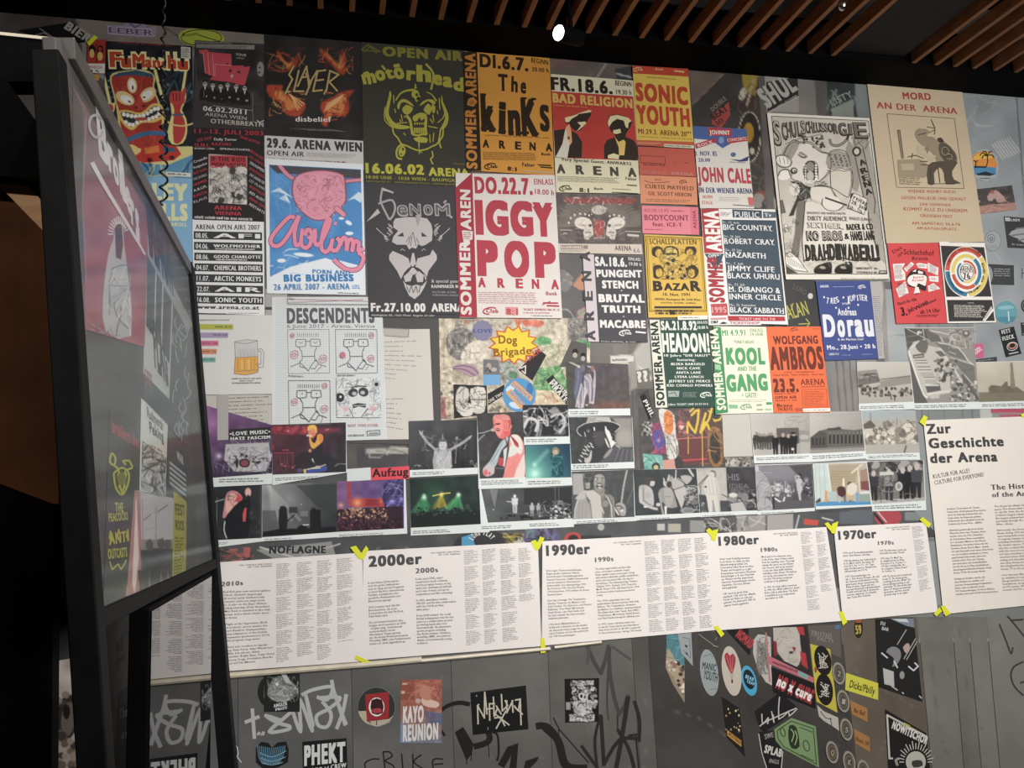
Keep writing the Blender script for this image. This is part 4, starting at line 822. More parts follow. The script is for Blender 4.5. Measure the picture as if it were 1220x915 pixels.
# --- orange Kinks-style poster
fr(420,40,4.88)
def band(t,q,col,ink,parts,off=.045):
    t.part('side_strip').poly(q,col)
    for st,x0,y0,x1,y1,h in parts: t.text(st,x0,y0,x1,y1,h,ink,off)
t=T('concert_poster','amber orange poster with tall black western-style letters and a dark side strip','poster',[(648,108),(1143,148),(1171,830),(664,800)],'d18f38',7)
band(t,[(640,110),(722,112),(747,803),(656,800)],'2a2118','c07c34',[('SOMMER',722,792,712,444,62),('ARENA',718,372,710,122,62)])
t.poly([(700,374),(724,400),(702,430),(664,420),(672,385)],'c07c34').body([(676,392),(716,392),(718,418),(678,418)],4,'2a2118',2)
K='2c1f14'
t.part('lettering').text('DI.6.7.',738,196,1020,222,76,K,.05).text('BEGINN',1036,172,1134,188,28,K,.03).text('20.00 h',1040,224,1138,232,26,K,.03)
def slab(t,st,x0,x1,y0,y1,h,c,ser=.16):
    t.text(st,x0,y0,x1,y1,h,c,.05)
for ch,x0,x1,y,h in (('T',846,902,338,98),('h',920,958,345,92),('e',974,1006,352,92)): t.text(ch,x0,y-5,x1,y,h,K,.045)
for ch,x0,x1,y,h in (('k',748,828,566,216),('i',846,888,580,196),('n',904,976,588,206),('K',984,1076,592,216),('S',1088,1144,566,150)):
    t.text(ch,x0,y-3,x1,y+2,h,K,.06)
for x0,x1,y in ((744,790,562),(800,832,566),(845,890,580),(902,936,584),(946,982,588),(982,1024,586),(1040,1080,592)): t.poly([(x0,y-14),(x1,y-12),(x1,y+4),(x0,y+2)],K)
for x0,x1,y in ((744,775,352),(980,1010,374),(1036,1066,378)): t.poly([(x0,y),(x1,y+2),(x1,y+14),(x0,y+12)],K)
t.text('Last show before the American tour, June',770,598,1140,614,8,'6b4a20',.01)
for ch,x in zip('ARENA',(756,850,943,1027,1122)): t.text(ch,x,664+(x-750)*.06,x+36,667+(x-750)*.06,46,K,.05)
t.body([(756,690),(1080,698),(1084,745),(758,738)],6,'8a6228',4,jag=.1).text('Bank',1096,712,1150,714,16,K,.03)
clubmark(t,800,776,90,K);t.text('8:1',898,800,952,806,26,K,.06).text('Falter',985,776,1058,780,22,K,.02).line([(1075,768),(1150,772)],7,K).line([(1090,780),(1160,786)],7,K)
t.poly([(985,798),(1168,812),(1168,820),(985,806)],'b8a07a')
# --- red IGGY POP style poster
fr(430,190,4.576)
t=T('concert_poster','cream poster with the biggest red two-line headline and a red side strip','poster',[(514,78),(1054,90),(1095,868),(536,864)],'d6cfc8',8)
R_='b13a48'
t.root.v[0]
band(t,[(512,160),(605,76),(632,864),(536,862)],'a5323f','d6cfc8',[('SOMMER',600,850,590,446,58),('AREN',598,388,592,170,56)])
t.poly([(548,392),(560,390),(608,395),(606,440),(590,444),(560,470),(550,400)],'d6cfc8').body([(556,398),(600,398),(600,440),(560,440)],4,'a5323f',3)
t.part('lettering').text('DO.22.7.',620,185,935,193,90,R_,.055).text('EINLASS',942,140,1046,142,32,R_,.03).text('18.00 h',946,192,1050,200,30,R_,.03)
for ch,x0,x1 in (('I',624,668),('G',680,806),('G',816,940),('Y',940,1050)): t.text(ch,x0,402+(x0-620)*.03,x1,402+(x1-620)*.03,186 if ch != 'Y' else 182,R_,.075)
for ch,x0,x1 in (('P',634,748),('O',782,918),('P',948,1064)): t.text(ch,x0,626+(x0-620)*.03,x1,626+(x1-620)*.03,192,R_,.075)
for ch,x in zip('ARENA',(638,742,842,930,1036)): t.text(ch,x,697+(x-638)*.028,x+40,698+(x-638)*.028,52,R_,.055)
t.body([(638,722),(975,726),(980,795),(640,788)],6,'c08a8c',4,jag=.1).text('Bank',1006,742,1068,744,20,R_,.04);clubmark(t,702,828,100,R_)
t.poly([(785,806),(855,808),(855,852),(785,850)],'d6908f').text('8:1',790,848,854,849,36,R_,.06).line([(990,785),(1072,786)],9,R_).line([(1010,800),(1078,802)],9,R_).line([(985,795),(1030,776)],5,R_)
t.text('TICKET EXPRESS 586 25 15',882,826,1080,828,12,R_,.03).body([(882,834),(1080,836),(1080,845),(882,843)],1,'b9666c',2).body([(925,850),(1082,852),(1082,860),(925,858)],1,'555',2,h=.4)
# --- red yellow dog men poster
fr(640,60,5.085)
t=T('concert_poster','red and cream poster with two dog-headed men in suits','poster',[(80,148),(578,188),(620,872),(112,864)],'d6cfae',7)
t.part('picture').poly([(82,252),(578,284),(606,672),(106,655)],'b93a32')
D='33271f';Cm='d9cf9c'
t.poly([(98,490),(180,478),(240,512),(270,560),(266,655),(106,655)],D).poly([(168,478),(205,510),(196,560),(180,655),(108,652),(150,570)],'cfc9b8')
t.poly([(165,415),(210,398),(312,366),(326,372),(322,400),(295,440),(268,480),(240,500),(210,480),(190,450),(168,446)],D).poly([(165,412),(200,404),(250,388),(240,400),(205,420),(190,440),(170,440)],Cm).poly([(240,440),(290,436),(294,448),(270,470),(232,500),(262,462)],Cm).poly([(232,392),(310,366),(326,370),(322,380),(260,388)],Cm).poly([(170,470),(192,450),(204,500),(208,560),(196,580),(184,540)],'d9a070').ell(188,535,8,10,'7a4a30')
t.poly([(402,580),(420,548),(470,530),(530,528),(580,548),(606,590),(606,672),(402,660)],D).poly([(432,400),(480,392),(540,408),(572,440),(560,470),(540,500),(520,560),(490,570),(470,520),(440,490),(424,440)],D)
t.poly([(438,404),(480,396),(545,412),(568,432),(550,445),(546,478),(532,468),(520,430),(480,420),(450,440),(432,470),(424,440)],Cm).poly([(456,490),(498,480),(506,502),(480,512),(458,508)],Cm).poly([(466,530),(490,560),(520,545),(532,560),(524,640),(492,640),(490,590)],'d9b860').poly([(425,640),(460,628),(494,640),(490,664),(424,658)],Cm).line([(455,440),(500,450)],7,D)
t.part('lettering').text('BAD RELIGION',92,318,574,354,56,'d6b058',.05).text('AGAINST THE GRAIN TOUR',96,340,300,354,7,'d6b058',.01)
t.text('FR.18.6.',84,242,454,268,78,'2a241d',.05).text('BEGINN',470,216,568,226,30,'2a241d',.02).text('19.30 h',476,270,568,276,28,'2a241d',.02)
t.text('Very Special Guest: ANWARTS',142,672,568,702,20,'4a443a',.04)
for ch,x in zip('ARENA',(118,232,338,440,548)): t.text(ch,x,746+(x-118)*.05,x+50,748+(x-118)*.05,54,'4a443a',.055)
t.body([(120,764),(520,776),(524,812),(122,800)],4,'9a9482',4,jag=.1).text('Falter',532,788,600,794,18,'4a443a',.03);clubmark(t,166,840,90,'4a443a')
t.text('8:1',252,862,312,866,28,'4a443a',.06).text('Bank',342,848,398,850,14,'4a443a',.03).body([(450,838),(600,846),(600,856),(450,848)],1,'8a8474',6).line([(448,864),(608,872)],5,'4a443a').line([(540,820),(600,824)],8,'6a6456')
# --- yellow SONIC
t=T('concert_poster','yellow poster with two lines of large red letters under a red header','poster',[(572,98),(908,118),(946,600),(602,580)],'d9b84e',9)
t.part('header').poly([(572,98),(908,118),(914,166),(576,146)],'b9402c').poly([(598,548),(942,560),(946,600),(602,580)],'c05a40').poly([(764,572),(945,582),(945,600),(764,590)],'d5cbb0').body([(770,576),(940,585),(940,596),(770,587)],1,'555',3,h=.5)
clubmark(t,605,122,70,'d9b070');t.text('Bank',712,126,760,128,14,'d9b070',.03).line([(825,130),(885,138)],9,'d9b070')
t.body([(604,560),(760,566),(760,578),(604,572)],2,'e0b090',3)
t.part('lettering').text('PASSWORD AIR PRODUCTION',655,172,835,186,9,'7a4a28',.01)
t.text('SONIC',594,306,910,334,108,'b8402a',.06).text('YOUTH',600,444,922,466,112,'b8402a',.06).text('MI.29.3. ARENA 20°°',608,510,930,530,32,'8a3a24',.035).text('Karten: Bawag, Libro und Szene Wien, Tel. 3363 23 45',614,530,932,548,7,'7a4a28',.01)
# --- dark skull pair poster
fr(660,225,10.76)
t=T('concert_poster','brown-grey poster with two white skulls face to face in white rays','poster',[(25,60),(1105,95),(1130,845),(60,825)],'6a605c',5)
def f(c):
    c.f('5f5653').n(80,.05)
    for i in range(72):
        a=-math.pi*i/71;r0,r1=230+(i % 3)*20,520+(i*37 % 60)
        c.l([(580+r0*1.02*math.cos(a),480+r0*.85*math.sin(a)),(580+r1*math.cos(a),480+r1*.72*math.sin(a))],7,'a59b92',.7)
    c.p([(120,110),(1060,130),(1010,195),(150,180)],'9a4a48',.75).sc(130,110,1050,200,50,25,10,['b0605a','7a3a3a','d9cfc6'],4,.8)
    for sx,cx in ((1,385),(-1,790)):
        c.e(cx-sx*10,440,112,78,'d9d0c4',8*sx).p([(cx+sx*20,470),(cx+sx*110,470),(cx+sx*125,590),(cx+sx*90,610),(cx+sx*60,650),(cx+sx*10,650),(cx+sx*-10,560)],'cfc5b8')
        c.e(cx+sx*78,470,20,18,'4a423f').e(cx-sx*30,465,55,16,'b0a598',5*sx).l([(cx+sx*20,560),(cx+sx*90,560)],12,'5f5653').sc(min(cx,cx+sx*110),540,max(cx,cx+sx*110),640,16,18,5,['5f5653','e8e0d4'],3)
        c.sc(cx-110,380,cx+110,600,30,20,4,['8a8078','ece4d8'],9+sx)
    c.e(575,270,95,60,'c0b6aa').sc(480,220,680,330,30,18,6,['e8e0d4','6a605c'],5).p([(520,400),(640,400),(640,560),(590,640),(520,570)],'a5504c').sc(510,380,650,640,34,26,8,['e0d8cc','8a3a38','cfc5b8'],6)
    for x,y in ((190,435),(215,375),(265,335),(335,320),(400,325),(450,340),(715,350),(770,335),(835,345),(895,370)): c.e(x,y,12,14,'e0d8cc')
    c.l([(80,525),(225,530)],9,'c8bfb4').l([(915,545),(1105,550)],9,'c8bfb4').p([(940,575),(1090,590),(1090,615),(940,605)],'c8bfb4').sc(90,565,215,595,10,12,7,['c8bfb4'],3)
    c.sc(60,620,1100,710,60,30,5,['8a8078','a59b92','4f4744'],7)
t.ras('picture',[(30,66),(1105,100),(1118,715),(52,708)],.7,f)
t.part('lettering').poly([(52,708),(1118,715),(1130,845),(60,825)],'c9bcae').poly([(80,728),(360,725),(360,775),(80,780)],'8a7a72').text('ROADRUNNER',90,768,350,766,30,'d9cdc0',.05).body([(85,785),(440,785),(440,812),(85,812)],2,'6a5a54',4).poly([(370,728),(430,728),(430,775),(370,775)],'8a7a72').text('ARENA',775,795,990,800,68,'5a4a46',.03).text('6.6.',1005,825,1112,832,72,'ece4d8',.09).text('6.6.',1010,820,1108,826,60,'5a4a46',.03)
# --- dark PUNGENT list
fr(640,220,4.814)
t=T('concert_poster','charcoal poster listing three bands in white beside a light ARENA side strip','poster',[(258,400),(595,418),(632,905),(290,902)],'47464a',6)
band(t,[(258,400),(322,402),(352,903),(290,902)],'c6bbbd','47464a',[(ch,330-i*7.5+0,895-i*113,328-i*7.5,838-i*113,52) for i,ch in enumerate('ARENA')],.05)
Wt='dcd8d4'
t.part('lettering').text('SA.18.6.',330,466,512,472,52,Wt,.055).text('EINLASS',520,436,590,440,18,Wt,.02).text('19.00 h',524,466,594,470,20,Wt,.02)
for st,x0,x1,y,h in (('PUNGENT',338,598,530,42),('STENCH',370,578,594,44),('BRUTAL',350,614,674,46),('TRUTH',368,590,734,42),('MACABRE',358,620,820,44)): t.text(st,x0,y,x1,y+3,h,Wt,.065)
t.text('+',474,616,488,616,12,Wt).text('+',486,764,500,764,12,Wt);clubmark(t,500,852,84,Wt);t.line([(560,846),(620,852)],9,Wt)
t.text('FULL METAL & CO',365,904,560,908,6,Wt,.01)
# --- orange/pink tickets
fr(640,60,5.085)
t=T('ticket_poster','salmon orange concert strip below the yellow poster, two dark bars across it','poster',[(606,586),(946,602),(962,768),(618,755)],'c05648',5)
t.part('lettering').poly([(606,588),(946,604),(948,640),(610,626)],'7a3f38').poly([(616,720),(955,736),(960,768),(618,756)],'6f3a36').text('AUSTRIAN BUDWEISER RED',680,606,880,620,10,'a8665c',.01).text('ICE CUBE',624,684,772,688,36,'6a2a28',.03).frame if 0 else None
t.lines([[(622,640),(772,648),(772,690),(622,682),(622,640)]],3,'6a2a28').text('DA LENCH MOB',640,700,772,706,15,'6a2a28',.03).text('DO.28.3.91',624,748,780,756,20,'b0766a',.02).text('ARENA',808,756,945,764,20,'c08074',.04).ell(900,684,5,5,'8a3a34').ell(826,684,4,4,'8a3a34')
t=T('ticket_poster','light orange strip with two lines of names between salmon and pink strips','poster',[(618,758),(962,772),(968,940),(624,930)],'d98c66',5.5)
t.part('lettering').text('CURTIS MAYFIELD',652,838,946,852,26,'6a4232',.04).text('GIL SCOTT HERON',670,880,932,890,24,'6a4232',.04).text('Bank',710,790,750,792,12,'7a4a38',.02).line([(645,790),(668,800),(700,806),(800,800)],4,'7a4a38').body([(655,900),(950,908),(950,930),(655,922)],2,'8a5a44',3);clubmark(t,880,800,56,'6a4232')
fr(640,220,4.814)
t=T('ticket_poster','bright pink strip reading BODYCOUNT, above the yellow record fair poster','poster',[(596,122),(920,132),(926,290),(602,282)],'e0808c',5)
t.part('lettering').poly([(872,132),(920,133),(926,288),(880,288)],'d9707f').vtext('ARENA',912,256,906,150,20,'8a3a48',.03).text('SO.20.12.92',612,158,752,160,18,'a84a58',.02).body([(762,148),(870,150),(870,160),(762,158)],1,'a84a58',2,h=.7).text('BODYCOUNT',614,206,868,210,34,'8a3444',.035).text('feat. ICE-T',660,240,830,244,24,'8a3444',.045).body([(614,254),(740,256),(740,266),(614,264)],1,'a84a58',5)
# --- record fair yellow
t=T('record_fair_poster','yellow record fair poster with black cartoon faces inside a border','poster',[(610,288),(945,302),(978,762),(634,765)],'d8b04e',7)
t.part('border').frame(.02,.02,.98,.93,.012,'4a3a20').frame(.05,.04,.95,.91,.006,'4a3a20')
B_='3a3028'
t.ras('picture',[(650,352),(910,358),(930,548),(664,548)],.8,lambda c: c.f('d8b04e').e(690,385,34,32,B_).e(880,380,34,30,B_).e(690,500,36,40,B_).e(890,500,34,40,B_).e(698,392,20,24,'d8b04e').e(876,392,20,24,'d8b04e').e(700,505,20,26,'d8b04e').e(885,508,20,26,'d8b04e')
      .e(768,400,42,50,'dcc06a').l([(728,395),(735,365),(770,355),(805,375),(808,410)],9,B_,1,3).e(755,398,20,5,B_).e(782,396,18,5,B_).l([(745,425),(790,425)],5,B_).sc(650,355,925,545,150,12,3.4,[B_,B_,'6a5530'],3).bl(740,430,860,540,26,6,13,['dcc06a',B_],4).sc(720,430,880,545,60,9,3,[B_],8))
t.part('lettering').text('SCHALLPLATTEN',640,344,910,346,32,'5a4622',.03).text('B',662,608,716,609,56,B_,.055).text('AZA',724,608,868,609,42,B_,.05).text('R',876,608,934,609,56,B_,.055).lines([[(656,610),(690,611)],[(880,612),(900,612)],[(915,612),(940,612)]],5,B_)
t.text('10. Nov. 1991',718,640,872,642,18,B_,.03).text('ARENA, Baumgasse 80, 1030 Wien',668,664,932,668,12,B_,.03).text('PLATTEN · POSTER · COMICS',706,684,904,686,9,B_,.02).poly([(668,700),(940,700),(940,712),(668,712)],B_).body([(672,720),(936,720),(938,748),(674,748)],2,B_,9,h=.75).poly([(755,722),(785,722),(785,748),(755,748)],B_)
t.poly([(800,755),(972,752),(974,775),(802,778)],'dedbd2').body([(810,760),(965,758),(966,770),(811,772)],1,'666',2,h=.4)
# --- green head-on poster
fr(660,370,4.814)
G='2f4a40';gw='d8dcd2'
t=T('concert_poster','dark green poster with cream side strip and a white list of guests','poster',[(545,55),(885,52),(920,555),(582,558)],G,6)
band(t,[(545,55),(602,56),(648,557),(580,558)],'d5d3c4','26352e',[('SOMMER',632,546,612,290,46),('ARENA',606,252,590,62,44)])
t.poly([(590,262),(612,262),(614,284),(592,284)],'26352e')
t.part('lettering').text('SA.21.8.92',612,112,816,112,52,gw,.05).text('EINLASS',818,78,878,76,16,gw,.02).text('18.00 h',820,108,880,106,18,gw,.03).text('HEADON!',620,236,890,236,108,gw,.06)
for i,(st,x0,x1) in enumerate((('10 Jahre "DIE HAUT"',628,892),('featuring:',702,808),('BLIXA BARGELD',668,862),('NICK CAVE',702,836),('ANITA LANE',696,840),('LYDIA LUNCH',690,854),('JEFFREY LEE PIERCE',654,894),('KID CONGO POWERS',644,906))): t.text(st,x0,266+i*24.5,x1,266+i*24.5,15,gw,.05)
t.poly([(650,462),(715,462),(712,496),(652,496)],'9aa59c').lines([[(655,480),(690,470),(700,494)]],4,G);clubmark(t,866,485,80,gw);t.body([(735,468),(825,468),(825,500),(735,500)],5,'8a9a90',3).text('Llibro TICKET LINE 53 54 54 6',652,546,880,542,12,gw,.03)
# --- green KOOL
fr(850,380,7.953)
t=T('concert_poster','cream poster with rounded green letters and a green side strip','poster',[(-8,72),(492,78),(560,888),(20,905)],'e6e0c8',7)
g1='4f9a62'
band(t,[(-10,76),(62,82),(132,888),(10,905)],'3f8a58','e6e0c8',[('SOMMER',112,862,70,500,84),('ARENA',66,430,30,90,78)])
t.poly([(5,430),(60,440),(66,490),(10,480)],'8fbf98')
t.part('lettering').text('MI 4.9.91',76,165,296,160,60,g1,.035).text('EINLASS',340,128,462,126,34,'5f9f6c',.02).text('19 UHR',345,166,466,164,32,'5f9f6c',.03).text('FUNKY NIGHT',190,236,380,238,32,'5f9a68',.03)
t.text('KOOL',116,428,484,426,158,g1,.07).text('AND THE',222,498,402,494,48,g1,.05).text('GANG',122,684,510,672,160,g1,.07).text('+ GÄSTE',262,748,402,746,46,'5f9a68',.03)
t.body([(140,765),(540,762),(540,790),(140,794)],2,'9aa58a',3,h=.4);clubmark(t,300,835,130,'5f9a68');t.poly([(135,812),(220,816),(225,850),(140,850)],'7fb488').poly([(490,790),(545,790),(545,815),(492,815)],'4f9a62').poly([(478,850),(540,850),(545,870),(480,870)],'a5bf9a').poly([(395,810),(450,806),(452,825),(400,828)],'9aa58a').poly([(398,855),(460,852),(462,868),(400,870)],'9aa58a')
t=T('concert_poster','bright orange poster with a dark brown condensed name and date','poster',[(490,78),(1006,74),(1100,886),(565,892)],'e8693e',7)
o_='6b3026'
t.part('lettering');clubmark(t,755,104,90,o_);t.text('A W A',928,104,1000,104,12,o_,.02).text('WOLFGANG',562,242,985,234,78,o_,.05).text('AMBROS',535,478,1038,468,216,o_,.06)
t.text('& DIE No 1 VOM WIENERWALD',662,516,946,512,16,o_,.03).text('Helmut Nowak - Günter Dzikowski - Otmar Klein',560,542,1036,534,16,o_,.03).text('23.5.',562,692,800,688,128,o_,.06).text('ARENA',818,628,1048,624,58,o_,.025).text('1030 WIEN, BAUMGASSE 80',826,652,1048,645,12,o_,.03).text('Samstag, 23. Mai 1992',572,718,776,712,15,o_,.02).text('OPEN AIR',576,762,782,756,30,o_,.045).text('BEGINN 19 UHR',580,782,784,778,12,o_,.02)
t.lines([[(830,672),(1060,666),(1072,832),(838,840),(830,672)]],4,'a8452c').body([(845,685),(1045,680),(1055,822),(850,830)],9,'a8452c',5,h=.35).text('Bravo',594,836,742,834,32,o_,.05).text('TICKETS',600,872,742,870,32,o_,.05).poly([(765,845),(832,845),(835,875),(768,875)],'b8553a')
t.poly([(838,852),(1095,846),(1098,878),(842,882)],'ece6dc').body([(850,862),(1085,855),(1086,872),(851,876)],1,'666',3,h=.4)
# --- Sommer arena public poster
fr(820,230,4.576)
t=T('concert_series_poster','white poster with slate blue panel of band names and red SOMMER strip','poster',[(64,88),(470,92),(540,722),(108,722)],'e3e0dc',7)
t.part('lettering').poly([(178,148),(472,152),(526,668),(222,665)],'41505c').poly([(235,92),(396,98),(398,140),(238,136)],'41505c').text('PUBLIC',250,134,384,138,32,'d8dadc',.02).poly([(402,104),(472,106),(474,138),(404,140)],'55636e').body([(172,106),(232,110),(232,132),(172,130)],3,'555',3).text('Tv',412,132,450,132,20,'d8dadc',.03)
for i,(d,n_,x0,x1,y) in enumerate((('Fr., 15. Juni','BIG COUNTRY',186,454,206),('Do., 26. Juni','ROBERT CRAY',192,466,282),('Do., 29. Juni','NAZARETH',200,418,356),('Fr., 7. Juli','JIMMY CLIFF',208,466,430),('','BLACK UHURU',210,494,470),('Sa., 23. Juli','M. DIBANGO &',216,496,544),('','INNER CIRCLE',220,502,584),('Mo., 25. September','BLACK SABBATH',224,516,656))):
    t.text(n_,x0,y-4,x1,y+4,30,'e8e6e2',.02)
    t.lines([[(x0,y-4),(x0+18,y-3)],[(x1-12,y+3),(x1,y+4)]],2.5,'e8e6e2')
    if d: t.text(d,x0-4,y-38,x0+(140 if i ==7 else 86),y-35,13,'c8c8c6',.015)
t.poly([(210,672),(520,676),(524,700),(214,698)],'b0323c').text('TICKET LINE 711 710',272,694,468,696,13,'e8c8c4',.03).text('TICKETSHOP',222,716,384,718,15,'c0666a',.03).line([(392,718),(536,722)],5,'333')
t.part('side_strip').poly([(66,90),(160,88),(184,328),(84,330)],'ae3a40').text('ARENA',176,322,156,100,82,'ece6e0',.05).poly([(86,334),(190,334),(146,428)],'3f4e5a').text('OPEN',104,354,172,354,18,'e8e6e2',.04).text('AIR',122,382,162,382,18,'e8e6e2',.04).text('95',138,410,156,410,18,'e8e6e2',.04)
t.text('SOMMER',192,600,176,350,82,'a8383e',.05).poly([(118,608),(206,604),(212,668),(124,670)],'b84a50').text('1995',124,656,204,654,34,'d9a09c',.05).poly([(116,684),(200,680),(204,690),(118,692)],'c88').text('ORF',118,714,160,712,16,'333',.04).poly([(165,714),(185,704),(210,712),(190,716)],'333')
t.poly([(146,350),(186,336),(178,368),(152,410)],'3f4e5a')
# --- white red blue poster
fr(780,60,4.357)
t=T('concert_poster','white poster with blue header, red name in capitals and blue second line','poster',[(195,396),(472,412),(512,824),(232,822)],'d5d0c6',7)
t.part('header').poly([(195,396),(472,412),(478,450),(398,484),(348,512),(290,470),(200,462)],'45609a').poly([(272,402),(398,412),(396,450),(274,446)],'b03844').text('JOHNNY',282,440,388,442,24,'e0dcd2',.05).poly([(205,490),(312,458),(318,480),(210,515)],'b03844').text('ROCK',222,506,300,484,16,'e0c8c0',.04).poly([(368,458),(474,452),(478,474),(376,488)],'b03844').text('CONCERTS',374,478,472,468,16,'e0c8c0',.04).ell(342,470,14,18,'7a94bd')
t.part('lettering').text('1. NOV. 85',210,550,320,552,26,'3f4f82',.04).text('20.00',224,582,285,582,20,'3f4f82',.04).ell(404,545,14,12,'4f6a9a').poly([(385,568),(440,572),(486,552),(478,578),(440,582)],'33406a').body([(385,580),(480,584),(480,590),(385,587)],1,'3f4f82',3)
t.text('JOHN CALE',222,682,498,692,76,'b8404a',.05).text('IN DER WIENER ARENA',228,742,504,748,30,'3a4878',.05).text('NORM',246,772,296,773,18,'c8605f',.02).text('STAGE',242,802,298,803,18,'c8605f',.02).body([(330,762),(460,766),(460,790),(330,786)],3,'9a948a',5,h=.3).poly([(478,765),(506,768),(510,808),(484,806)],'c8605f').line([(400,805),(508,812)],4,'555')
# --- white school's out drawing
fr(910,130,8.133)
t=T('concert_poster','large black and white hand-drawn poster of a pig-like figure in apron','poster',[(22,44),(1012,96),(1205,1655),(205,1655)],'dbd5c8',8)
K='33302c';g2='8f8a80'
def f(c):
    c.f('c9c3b5').n(60,.05)
    c.g(0,0,'b5afa2',1100,1600,'cfc9bc',.6)
    c.e(860,560,60,240,'8f897d',-8,.8).p([(850,260),(1010,300),(1130,900),(1180,1500),(1060,1400),(980,900)],'9a9488',.8).p([(320,900),(420,880),(360,1250),(330,1500),(250,1450),(300,1200)],'6a655c',.9)

    c.p([(170,460),(260,300),(340,330),(440,330),(540,420),(620,450),(640,560),(620,640),(500,720),(330,700),(230,600)],'d9d3c6',1,3)
    c.p([(170,440),(210,360),(320,300),(345,340),(270,480),(200,470)],'9f998e',1,3).l([(190,450),(240,350),(320,310)],5,K,1,3).l([(230,460),(280,350)],4,'6a655c')
    c.e(190,500,78,55,'e5e0d4',15).e(200,640,70,48,'e5e0d4',-10);
    for x in (150,190,225): c.l([(x,470),(x+12,530)],4,K)
    c.l([(120,460),(110,510),(160,560),(240,560),(262,510),(220,460),(160,450),(120,460)],6,K,1,3).l([(130,660),(160,600),(230,590),(266,650)],6,K,1,3)
    c.l([(320,330),(440,330),(500,380),(560,420),(625,440),(640,560),(600,640),(540,700)],6,K,1,3).l([(345,420),(410,465),(370,470),(330,440)],7,K,1,2)
    c.e(292,598,34,32,K).e(295,594,20,18,'cfc9bc').e(300,600,8,8,K)
    c.e(452,600,72,100,K).e(450,560,40,50,'8f897d').e(450,650,36,50,'bdb7aa')
    for i in range(6): c.e(400,545+i*26,12,11,'ece7db').e(506,545+i*26,12,11,'ece7db')
    for i in range(3): c.e(425+i*26,700,12,10,'ece7db')
    c.p([(255,700),(350,700),(400,740),(470,760),(520,830),(400,880),(330,900),(290,1030),(240,1040),(320,860),(330,760)],'3b3833').sc(280,700,520,900,60,24,5,['222','8f897d','dbd5c8'],4)
    c.e(300,780,50,62,'dbd5c8').sc(260,730,350,840,12,20,5,[K],2)

    c.p([(480,750),(620,750),(700,830),(640,900),(480,880),(450,800)],'d9d3c6',1,3).l([(480,750),(620,755),(760,840),(800,860)],6,K,1,3).sc(500,700,620,750,30,10,5,[K],6)
    c.p([(610,460),(640,410),(720,400),(790,430),(830,500),(830,560),(620,570)],'9f998e',1,2);
    for i in range(22): c.e(650+(i*53 % 170),440+(i*31 % 120),7,7,K)
    c.p([(635,600),(840,600),(850,700),(830,850),(700,860),(640,760)],'cfc8b8',1,2).l([(610,575),(660,590),(720,575),(780,590),(850,570)],16,'dbd5c8',1,3).l([(615,590),(660,602),(720,588),(780,602),(850,580)],5,K,1,3).l([(640,610),(650,760),(700,860)],5,K).l([(845,600),(850,720),(820,850)],5,K)
    c.p([(560,860),(700,850),(760,940),(690,990),(600,980),(560,920)],'e0dace',1,3).l([(570,870),(560,930),(600,980),(700,990),(770,940)],6,K,1,3).l([(600,860),(800,930)],16,K)

    c.p([(400,900),(560,930),(760,990),(980,900),(1010,860),(1010,1100),(1070,1300),(1090,1460),(980,1440),(850,1460),(700,1430),(560,1450),(390,1480),(370,1300),(390,1100)],'d9d3c6',1,2)
    c.l([(390,1470),(450,1450),(560,1460),(680,1430),(800,1450),(900,1470),(1000,1450),(1100,1470)],12,K,1,3).l([(400,900),(380,1150),(370,1300),(390,1480)],10,K,1,3).l([(1010,870),(1020,1100),(1080,1300),(1110,1460)],10,K,1,3)

    c.p([(140,900),(180,880),(210,1000),(170,1010)],'6a655c').l([(140,900),(180,880),(210,1000),(170,1010),(140,900)],5,K).e(220,1160,44,44,'dbd5c8').sc(175,1115,265,1210,26,16,5,[K],5).sc(280,1060,340,1140,10,18,5,[K],7)
    c.p([(190,1430),(250,1380),(330,1440),(420,1540),(440,1590),(300,1560),(210,1500)],'e5e0d4').l([(190,1430),(250,1380),(330,1440),(430,1580),(300,1560),(210,1500),(190,1430)],6,K)
    for i in range(8): c.l([(225+i*22,1420+i*14),(245+i*20,1510+i*6)],3,K)
    c.sc(180,1250,380,1430,40,26,5,[K,g2],8).p([(140,1480),(220,1520),(330,1590),(210,1595)],'4a463f')

    for x in (580,780): c.p([(x-90,1590),(x-80,1530),(x-20,1500),(x+70,1480),(x+80,1560),(x+60,1600)],'26231f',1,2).e(x-10,1535,30,14,'a59f93',10)
    c.sc(430,1470,1090,1540,40,30,3,[g2,'6a655c'],12).bl(760,1450,840,1520,8,8,14,['dbd5c8',K],3)
    c.sc(60,400,140,1400,40,40,3,['9f998e','77726a'],15,.6).sc(880,420,1160,1400,60,40,3,['77726a','b5afa2'],16,.6)

    c.p([(860,400),(900,370),(960,400),(1070,900),(1060,1020),(990,980)],'9f998e').l([(870,390),(990,970)],8,K).l([(960,380),(1080,900),(1070,1010)],8,K).e(900,410,44,48,K).e(900,410,26,30,'c9c3b5')
    c.l([(640,300),(660,345),(730,350),(800,300),(820,250)],24,K,1,3).l([(640,300),(660,345),(730,350),(800,300)],10,'a59f93',1,3)
    c.l([(210,340),(330,290),(460,265),(560,240)],5,K,1,3).bl(340,260,580,330,18,9,14,[K,'5a564e'],5).bl(470,320,590,380,14,8,14,[K,'5a564e'],6).sc(820,240,1020,400,14,30,6,[K],9)
t.ras('picture',[(66,78),(1002,124),(1182,1600),(215,1600)],.62,f)
